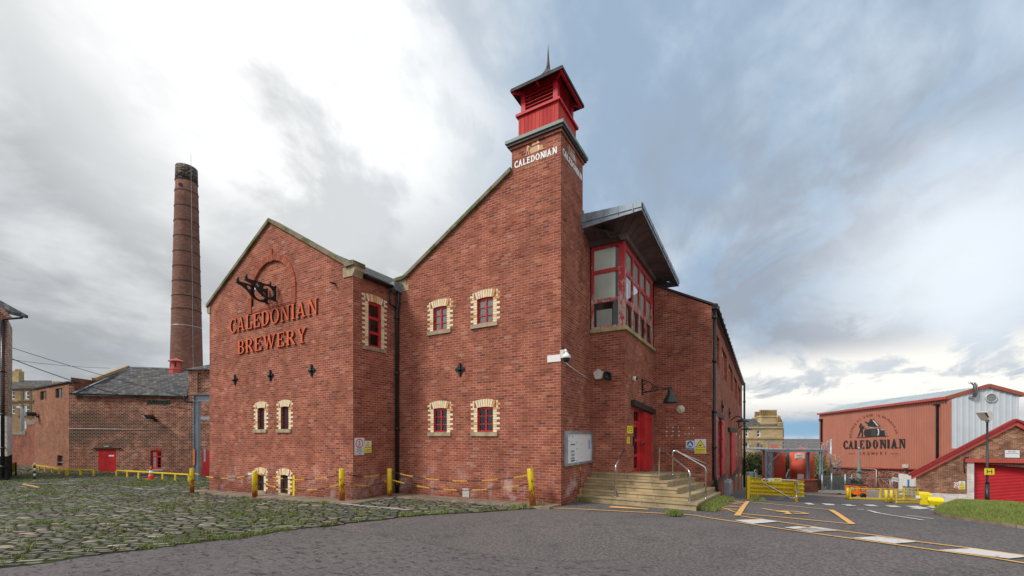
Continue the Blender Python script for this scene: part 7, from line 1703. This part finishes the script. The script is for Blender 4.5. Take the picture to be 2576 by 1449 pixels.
for i, c in enumerate('BREWERY'): mtext(c, (lambda i: lambda x, y: (440+i*83+x*.9, 1124-y))(i), 62)
for q in ((222, 350), (1030, 1197)): MB().quad([PW.pt(*PW.pix(*cW(*p)), .07) for p in ((q[0], 1131), (q[1], 1131), (q[1], 1125), (q[0], 1125))]).build('rule', M_rust, SG)
s = 'BREWED BY HAND IN EDINBURGH'; cxx, cyy, rx_, ry_ = 712, 830, 455, 448
angs = [-87, -81, -74, -67, -60, -52.5, None, -43, -36, None, -24, -16.5, -9.5, -3.5, None, 6.5, 12, None, 23, 29, 34.5, 40, 47.5, 54.5, 62, 69.5, 76.5]
for c, a in zip(s, angs):
    if a is None: continue
    t = R(a); mtext(c, (lambda t: lambda x, y: (cxx+(rx_)*math.sin(t)+x*math.cos(t)*.85+y*math.sin(t), cyy-ry_*math.cos(t)+x*math.sin(t)*.85-y*math.cos(t)))(t), 46)
# small items at the warehouse base
cY = cf(3350, 1850, 4.684)
WD = thing('steel_door', 'white steel double door in the warehouse base wall with a blue strip sign', 'door', PW.pt(*PW.pix(*cY(1315, 600)))); a, b = PW.pix(*cY(1170, 615)), PW.pix(*cY(1467, 252)); MB().pbox(PW, a[0], b[0], a[1], b[1], -.14, .12).build('door_leaf', M_white, WD)
a, b = PW.pix(*cY(1340, 448)), PW.pix(*cY(1375, 322)); MB().pbox(PW, a[0], b[0], a[1], b[1], .125, .14).build('blue_strip', M_sb, WD)
a, b = PW.pix(*cY(1005, 345)), PW.pix(*cY(1110, 288)); sign(PW, a[0], b[0], a[1], b[1], 'small white notice on the warehouse base wall left of the white door', M_sw, base_o=-.14, name='notice', parts=[(txt(PW, [('NOTICE', (a[0]+b[0])/2, (a[1]+b[1])/2, .2, 1.2)]), M_sk, 'lettering')])
wp_ = [PW.pt(*PW.pix(*cY(x, y)), .0) for x, y in ((10, 95), (700, 122), (728, 140), (728, 455))]; tag(MB().tube(wp_, .05, 6).build('wall_conduit', M_offwhite, org=wp_[0]), 'pale pipe running along and down the warehouse brick base', 'pipe')
# ================================================================== YARD OBJECTS
def base_h(px, py, ytop):
    g0 = Vector(gp(px, py)); d = (g0.x-CAM[0])*-UY+(g0.y-CAM[1])*UX; return g0, CAM[2]+(CY-ytop)/F*d-g0.z, d
Yc_ = lambda x, y: cY(x, y)
def thick(x, yb, yt, label):
    px, pb = Yc_(x, yb); _, pt_ = Yc_(x, yt); g0, h, d = base_h(px, pb, pt_); T_ = thing('yard_bollard', label, 'bollard', g0, group='yellow yard bollards')
    MB().lathe([(.07, 0), (.07, h*.97), (.0, h)], g0, 16).build('tube', M_yr, T_); MB().lathe([(.11, 0), (.10, .03), (0, .03)], g0, 12).build('base_plate', MC['rusted_plate'], T_)
thick(190, 690, 470, 'rust stained yard bollard at the left end of the yellow guard frames'); thick(910, 757, 512, 'left bollard of the close pair before the yellow guard frames'); thick(1008, 757, 512, 'right bollard of the close pair before the yellow guard frames')
def frame(pts, label, mid=True):
    (xa, yb, yt), (xb, yb2, yt2) = pts; A, hA, _ = base_h(*Yc_(xa, yb), Yc_(xa, yt)[1]); B, hB, _ = base_h(*Yc_(xb, yb2), Yc_(xb, yt2)[1]); T_ = thing('guard_frame', label, 'guard frame', A, group='yellow tubular guard frames in the yard')
    Z = Vector((0, 0, 1)); MB().bar(A, A+Z*hA, .06, .06).build('upright', M_yr, T_); MB().bar(B, B+Z*hB, .06, .06).build('upright', M_yr, T_); MB().bar(A+Z*(hA-.04), B+Z*(hB-.04), .05, .05).build('top_rail', M_yr, T_); MB().bar(A+Z*.06, B+Z*.06, .14, .09).build('bottom_beam', M_yr, T_)
    if mid: MB().bar(A+Z*hA*.5, B+Z*hB*.5, .045, .045).build('mid_rail', M_yr, T_)
frame(((238, 685, 470), (795, 700, 483)), 'long yellow guard frame in front of the orange trailer', False); frame(((810, 700, 483), (1235, 712, 490)), 'yellow guard frame behind the close pair of bollards'); frame(((1093, 760, 515), (1540, 770, 540)), 'front yellow guard frame left of the grit bins'); frame(((1245, 708, 470), (1498, 712, 475)), 'rear yellow guard frame before the white steel door')
pf = MB(); A = Vector(gp(*Yc_(1230, 650))); B = Vector(gp(*Yc_(1468, 655)))
PFn = thing('picket_fence', 'short dark vertical bar fence before the white steel door', 'fence', A); n = 11; hh = base_h(*Yc_(1230, 650), Yc_(1230, 440)[1])[1]
for i in range(n): MB().bar(A.lerp(B, i/(n-1)), A.lerp(B, i/(n-1))+Vector((0, 0, hh)), .05, .03).build('bar', M_black, PFn)
MB().bar(A+Vector((0, 0, hh*.9)), B+Vector((0, 0, hh*.9)), .04, .04).build('rail', M_black, PFn)
# temporary fence in front of warehouse
TF = thing('temporary_fence', 'light galvanised temporary fence behind the orange trailer', 'fence', gp(*Yc_(210, 560)))
for a, b in ((210, 985), (1022, 1465)):
    A, hA, _ = base_h(*Yc_(a, 590), Yc_(a, 285)[1]); B, hB, _ = base_h(*Yc_(b, 600), Yc_(b, 305)[1])
    for q, h_ in ((A, hA), (B, hB)): MB().tube([q, q+Vector((0, 0, h_))], .04, 7).build('upright', M_galv, TF)
    MB().tube([A+Vector((0, 0, hA)), B+Vector((0, 0, hB))], .03, 6).build('top_tube', M_galv, TF)
MB().tube([gp(*Yc_(270, 560)), Vector(gp(*Yc_(270, 560)))+Vector((0, 0, base_h(*Yc_(270, 560), Yc_(270, 225)[1])[1]))], .05, 7).build('upright', M_galv, TF)
# orange trailer
gT, hT, dT_ = base_h(*Yc_(410, 668), Yc_(410, 420)[1]); TR = thing('site_generator', 'orange wheeled security trailer box lettered VPS behind the yellow frame', 'trailer', gT)
a = Vector(cw(xcd(Yc_(385, 0)[0], dT_), dT_, 0)); wdt = lambda x0, x1: (x1-x0)/7.447/F*dT_
rgt = Vector((UX, UY, 0)); bck = Vector((-UY, UX, 0)); z0, z1 = gT.z+.22, gT.z+hT
c0 = Vector((a.x, a.y, 0)); cR_ = c0+rgt*wdt(385, 552); cL_ = c0-rgt*wdt(272, 385)+bck*.55; cB_ = cL_+rgt*wdt(385, 552)
MB().prism([(p.x, p.y) for p in (c0, cR_, cB_, cL_)], z0, z1-.05).build('box_body', M_orangep, TR); MB().prism([(p.x, p.y) for p in (c0-bck*.03, cR_-bck*.03+rgt*.03, cB_+bck*.03+rgt*.03, cL_-rgt*.03)], z1-.048, z1+.02).build('lid', M_dark, TR)
for P, w_ in ((Pl(c0.xy, cR_.xy), (cR_-c0).length), (Pl(cL_.xy, c0.xy), (c0-cL_).length)):
    m_ = MB().pbox(P, w_*.28, w_*.78, z1-.40, z1-.14, .002, .012).build('logo_panel', M_sk, TR); t_ = MB(); text_on(t_, P, 'VPS', w_*.53, z1-.25, .13, .016, width=w_*.38, off=.03); t_.pbox(P, w_*.33, w_*.73, z1-.37, z1-.345, .013, .016); t_.build('lettering', M_white, m_)
for q in (c0.lerp(cR_, .5)-bck*.06, cL_.lerp(c0, .3)-bck*.1, c0.lerp(cR_, .5)+bck*.7):
    m_ = MB(); m_.lathe([(.10, -.05), (.17, -.05), (.17, .05), (.10, .05), (.0, .03)], (q.x, q.y, gT.z+.16), 18, axis=(UY, -UX, 0)); m_.build('wheel', M_blk2, TR)
MB().box(*[v for v in (gT.x+.9, gT.x+1.0, gT.y+.3, gT.y+.4, gT.z+.05, gT.z+.3)]).build('jockey_leg', M_galv, TR)
# lamp mast behind it
gM, hM, dM = base_h(*Yc_(405, 560), 1135); mt = simple('grey_green_mast', (.16, .19, .16), .6)
LM = thing('lamp_mast', 'stepped grey green mast with a small pale head rising before the warehouse emblem', 'mast', gM); zt = zat(dM, 1128); zmid = zat(dM, 1184)
MB().lathe([(.24, -.2), (.24, zmid-gM.z), (.15, zmid-gM.z+.02), (.13, (zt-gM.z)*.72), (.08, (zt-gM.z)*.73), (.07, zt-gM.z)], gM, 12).build('shaft', mt, LM)
MB().bar((gM.x, gM.y, zt), (gM.x+UX*.55, gM.y+UY*.55, zt-.1), .10, .08).build('lamp_arm', M_galv, LM); MB().lathe([(.1, -.1), (.12, .0), (.08, .12), (0, .14)], (gM.x, gM.y, zt), 10).build('head', M_galv, LM)
MB().pbox(Pl((gM.x, gM.y), (gM.x+UX, gM.y+UY)), -.3, .3, zmid-.15, zmid+.0, -.05, .32).build('junction_box', mt, LM)
# ---- keg hall
dk = 27.; uk = Vector((.935, -.354)); k0 = Vector((xcd(2400, dk), dk)); PKo = k0-uk*4; PK = CP(PKo.x, PKo.y, (k0+uk).x, (k0+uk).y)
KH = thing('keg_hall', 'low brick keg hall with red bargeboards, white plinth and red roller shutter', 'building', PK.pt(4, -3)); pk = lambda x, y: PK.pix(x, y)
c7_ = c7
ul, zl_ = pk(*c7_(702, 772)); ua, za_ = pk(*c7_(1368, 425)); ps = pk(*c7_(1095, 800)); pl0 = pk(*c7_(1048, 800)); sh_top = pk(*c7_(1100, 683))[1]; lin_b = pk(*c7_(1045, 676))[1]; lin_t = pk(*c7_(1045, 652))[1]
ue = ua*2-ul+.6; zlow = pk(*c7_(705, 882))[1]
so_ = ps[0]; se_ = so_+7.5; slope = (za_-zl_)/(ua-ul)
facade(MB(), PK, [(ul, zlow), (pl0[0], zlow), (pl0[0], lin_b), (se_+1, lin_b), (se_+1, zl_+slope*max(0, ue-se_-1)), (ua, za_), (ul, zl_)]).build('gable_wall', M_keg, KH)
MB().pprism(PK, [(ul, zlow-2.5), (pl0[0], zlow-2.5), (pl0[0], zlow-.002), (ul, zlow-.002)], -.1, .012).build('white_plinth', M_whiteb, KH); MB().pbox(PK, pl0[0], so_, -5, lin_b-.002, -.5, .02).build('white_pier', M_whiteb, KH)
MB().pbox(PK, so_, se_, -5, sh_top+.05, -.42, -.36).build('roller_shutter', M_shut, KH); MB().pbox(PK, so_, se_, sh_top, lin_b-.003, -.35, -.1).build('shutter_box', M_dark, KH)
MB().pbox(PK, pl0[0]-.12, se_+1, lin_b, lin_t, .015, .10).build('red_lintel', M_redb, KH)
bb = MB(); ulo = ul-.25; zlo = zl_-slope*.25
for a, b in (((ulo, zlo), (ua, za_)), ((ua, za_), (ue, zlo-.1))):
    bb.pprism(PK, [(a[0], a[1]-.02), (b[0], b[1]-.02), (b[0], b[1]+.26), (a[0], a[1]+.26)], .02, .14)
bb.build('bargeboard', M_redb, KH); tv = MB()
for a, b in (((ulo-.1, zlo-.05), (ua, za_)), ((ua, za_), (ue, zlo-.1))): tv.pprism(PK, [(a[0], a[1]+.262), (b[0], b[1]+.262), (b[0], b[1]+.38), (a[0], a[1]+.38)], -.1, .24)
tv.build('verge_trim', simple('deep_red_trim', (.33, .02, .022)), KH)
skv = Vector((UX*.80-UY*.60, UY*.80+UX*.60, 0)); q = lambda u, z, o: Vector(PK.pt(u, z, max(o, 0)))+(skv*(-o) if o < 0 else Vector((0, 0, 0))); MB().quad([q(ulo-.15, zlo+.34, .2), q(ua, za_+.385, .2), q(ua, za_+.385, -9), q(ulo-.15, zlo+.34, -9)]).quad([q(ua, za_+.385, .2), q(ue, zlo+.3, .2), q(ue, zlo+.3, -9), q(ua, za_+.385, -9)]).build('roof', M_slate, KH)
pkb = q(ul, 0, -9); facade(MB(), Pl(pkb[:2], PK.pt(ul, 0, 0)[:2]), rect(0, 9, -5, zl_)).build('side_wall', M_keg, KH)
a, b = pk(*cX(650, 797)), pk(*cX(792, 727)); uc = (a[0]+b[0])/2; w_ = b[0]-a[0]; h_ = b[1]-a[1]
sign(PK, a[0], b[0], a[1], b[1], 'white KEG HALL height restriction sign above the roller shutter', M_sw, parts=[(txt(PK, [('KEG HALL', uc, b[1]-h_*.18, h_*.16, w_*.56), ('HEIGHT RESTRICTION', uc, b[1]-h_*.42, h_*.13, w_*.86)]), M_sk, 'lettering')])
cZ = cf(3750, 1750, 4.832); a, b = pk(*cZ(408, 1002)), pk(*cZ(530, 845)); caution(PK, a[0], b[0], a[1], b[1], 'yellow Caution fork lift sign on the keg hall wall beside the white pier', 'Fork lift trucks', fork)
a, b = pk(*cZ(318, 975)), pk(*cZ(405, 865)); uc = (a[0]+b[0])/2; h_ = b[1]-a[1]
sign(PK, a[0], b[0], a[1], b[1], 'white and red no pedestrians sign left of the keg hall caution sign', M_sw, parts=[(ringp(PK, uc, a[1]+h_*.62, h_*.24, h_*.32), M_sr, 'red_ring'), (shp_f(PK, walkman, uc, a[1]+h_*.62, h_*.2), M_sk, 'pictogram'), (multi(flat(PK, [(uc-h_*.22, a[1]+h_*.82), (uc-h_*.25, a[1]+h_*.78), (uc+h_*.22, a[1]+h_*.42), (uc+h_*.25, a[1]+h_*.46)][::1]), flat(PK, rect(a[0]+.03, b[0]-.03, a[1]+.03, a[1]+h_*.24))), M_sr, 'red_panel')])
hp = [PK.pt(*pk(*cZ(x, y)), .04) for x, y in ((590, 385), (530, 382), (505, 410), (510, 600), (520, 690))]; tag(MB().tube(hp, .03, 6).build('wall_conduit', M_maroon, org=hp[0]), 'dark conduit down the keg hall brickwork beside the lintel', 'pipe')
# bins
rgt = Vector((math.cos(R(-8)), math.sin(R(-8)), 0)); bck = Vector((-rgt.y, rgt.x, 0))
g0, hB, dB = base_h(*Yc_(1640, 792), Yc_(1640, 562)[1]); r2 = lambda a, b: (b-a)/7.447/F*dB*.72; SB = thing('tall_grit_bin', 'tall yellow grit bin with a sloped lid left of the smaller yellow bin', 'bin', g0)
def tub(T_, g0, wb, wt, db, dt, z0, z1, mat, nm):
    P = lambda u, v, z: g0+rgt*u+bck*v+Vector((0, 0, z)); MB().hexa([P(-wb/2, 0, z0), P(wb/2, 0, z0), P(wb/2, db, z0), P(-wb/2, db, z0), P(-wt/2, -(dt-db)/2, z1), P(wt/2, -(dt-db)/2, z1), P(wt/2, (dt+db)/2, z1), P(-wt/2, (dt+db)/2, z1)]).build(nm, mat, T_)
wB = r2(1535, 1785); tub(SB, g0, wB*.78, wB*.9, .40, .48, 0, hB*.85, M_yp, 'body'); tub(SB, g0, wB*.98, wB*1., .54, .52, hB*.851, hB*.93, M_yp, 'rim'); tub(SB, g0, wB*.98, wB*.55, .52, .3, hB*.931, hB*1.0, M_yp, 'lid')
Ps = Pl((g0-rgt*.5).xy, (g0+rgt*.5).xy); m_ = MB(); m_.pbox(Ps, .14, .30, g0.z+hB*.45, g0.z+hB*.72, .03, .045); m_.build('label', M_sw, SB); t_ = MB(); text_on(t_, Ps, 'GRIT', .26, g0.z+hB*.45, .07, .062, width=.22, off=.02); t_.build('lettering', M_sk, SB)
g0, hS, dB = base_h(*Yc_(1845, 820), Yc_(1845, 662)[1]); S2 = thing('low_grit_bin', 'low wide yellow grit bin with overhanging lid beside the white plinth', 'bin', g0); wS = r2(1680, 2010)
tub(S2, g0, wS*.66, wS*.86, .36, .5, .06, hS*.58, M_yp, 'body'); tub(S2, g0, wS*.95, wS*.97, .58, .60, hS*.581, hS*.68, M_yp, 'rim'); tub(S2, g0+Vector((0, 0, 0)), wS*.95, wS*.86, .58, .26, hS*.681, hS*1.0, M_yp, 'lid')
for s in (-1, 1): P = g0+rgt*(s*wS*.22); MB().box(P.x-.1, P.x+.1, P.y+.0, P.y+.3, P.z, P.z+.058).build('foot', M_yp, S2)
for k in (.25, .42): Pq = g0; tub(S2, Pq-bck*.012, wS*(.66+.2*k/.58)+.03, wS*(.66+.2*k/.58)+.04, .39, .41, hS*k, hS*k+.03, M_yp, 'rib')
# ---- grass mound
mpx = [(2353, 1290), (2372, 1298), (2410, 1305), (2450, 1311), (2500, 1318), (2560, 1327), (2640, 1336), (2760, 1348)]
fr = [Vector(gp(*p)) for p in mpx]; NN = 18; rows = []; depth = [3.5, 6.5, 8.5, 10, 11, 12, 13, 14]
def mound_z(x, y, t, e): return gz(x, y)+.04+e*(.34*math.sin(min(1, t*2.2)*math.pi/2))+.06*mnoise.noise(Vector((x*.7, y*.7, 0)))*min(1, t*8)
gridp = []
F2 = []
for i in range(len(fr)-1):
    for k in range(4): F2.append((fr[i].lerp(fr[i+1], k/4), depth[i]+(depth[i+1]-depth[i])*k/4, i+k/4))
F2.append((fr[-1], depth[-1], len(fr)-1.))
for p, dp, idx in F2:
    e = min(1, idx/2.2); row = []
    for j in range(NN+1):
        t = j/NN; q = p+Vector((-UY, UX, 0))*dp*t+Vector((UX, UY, 0))*dp*t*1.03; row.append((q.x, q.y, mound_z(q.x, q.y, t, e)*(1) if j < NN else gz(q.x, q.y)-.1))
    gridp.append(row)
mb = MB(); vs = [v for r_ in gridp for v in r_]; mb.raw(vs, [(i*(NN+1)+j, (i+1)*(NN+1)+j, (i+1)*(NN+1)+j+1, i*(NN+1)+j+1) for i in range(len(gridp)-1) for j in range(NN)], 0, True); tag(mb.build('grass_bank', M_lawnb), kind='structure')
kb = MB()
for i in range(len(F2)-1):
    a, b = F2[i][0], F2[i+1][0]; kb.bar((a.x, a.y, gz(a.x, a.y)+.01), (b.x, b.y, gz(b.x, b.y)+.01), .10, .09)
tag(kb.build('kerb', M_conc), kind='structure')
def lawn():
    rs = np.random.RandomState(4); v = []; f = []; G = np.array(gridp); ni, nj = G.shape[:2]
    for _ in range(62000):
        a, b = rs.rand()*(ni-1.001), (rs.rand()**1.5)*(nj-2.001); i, j = int(a), int(b); fa, fb = a-i, b-j
        p = (G[i, j]*(1-fa)*(1-fb)+G[i+1, j]*fa*(1-fb)+G[i, j+1]*(1-fa)*fb+G[i+1, j+1]*fa*fb); nz = mnoise.noise(Vector((p[0]*.9, p[1]*.9, 2)))
        h = .035+.06*rs.rand()*(1+nz); w = .006; t = rs.rand()*6.28; l = rs.rand()*6.28; lh = h*(.3+.6*rs.rand()); k = len(v)
        v += [(p[0]-math.cos(t)*w, p[1]-math.sin(t)*w, p[2]-.01), (p[0]+math.cos(t)*w, p[1]+math.sin(t)*w, p[2]-.01), (p[0]+math.cos(l)*lh, p[1]+math.sin(l)*lh, p[2]+h)]; f.append((k, k+1, k+2))
    me = bpy.data.meshes.new('lawn_grass'); me.from_pydata(v, [], f); me.materials.append(M_lawn); me.update(); o = bpy.data.objects.new('lawn_grass', me); COL.objects.link(o); o['kind'] = 'stuff'
lawn()
# ---- lamp post with H plate
dL = 23.; Lx = cw(xcd(2483.5, dL), dL); gl = gz(Lx[0], Lx[1])+.3; LP = thing('lamp_post', 'slim black lamp post with a pale floodlight head behind the grass bank', 'lamp post', (Lx[0], Lx[1], gl)); zt = zat(dL, 1058); zk = zat(dL, 1217)
MB().tube([(Lx[0], Lx[1], gl-.6), (Lx[0], Lx[1], zk)], .095, 12).build('lower_shaft', M_black, LP); MB().tube([(Lx[0], Lx[1], zk), (Lx[0], Lx[1], zk+.12), (Lx[0], Lx[1], zt)], [.095, .055, .045], 12).build('upper_shaft', M_black, LP)
PLh = Pl(Lx[:2], (Lx[0]+UX, Lx[1]+UY)); mm = .0213*dL/23
LHd = MB().pprism(PLh, [(-.42, zt+.44), (-.12, zt+.02), (.02, zt+.0), (.10, zt+.12), (.08, zt+.38), (-.05, zt+.50)], -.2, .2).build('lamp_head', M_offwhite, LP); MB().pprism(PLh, [(-.40, zt+.42), (-.20, zt+.14), (-.13, zt+.17), (-.26, zt+.42)], .201, .215).build('lens', M_dark, LHd); MB().tube([(Lx[0], Lx[1], zt-.1), (Lx[0], Lx[1], zt+.08)], .075, 10).build('spigot', M_galv, LP)
a, b = PLh.pix(2470, 1193.7), PLh.pix(2494.5, 1177.8)
def hyd(mb, o):
    uc, zc_ = (a[0]+b[0])/2, (a[1]+b[1])/2
    for q in ((uc-.15, uc-.10, zc_-.12, zc_+.12), (uc+.10, uc+.15, zc_-.12, zc_+.12), (uc-.10, uc+.10, zc_-.02, zc_+.02)): mb.quad([PLh.pt(q[0], q[2], o), PLh.pt(q[1], q[2], o), PLh.pt(q[1], q[3], o), PLh.pt(q[0], q[3], o)])
    text_on(mb, PLh, '100', uc, zc_+.09, .045, o, width=.09); text_on(mb, PLh, '5', uc, zc_-.09, .045, o, width=.03)
sign(PLh, a[0], b[0], a[1], b[1], 'yellow hydrant plate marked H on the black lamp post', M_sy, base_o=.12, parts=[(hyd, M_sk, 'lettering')])
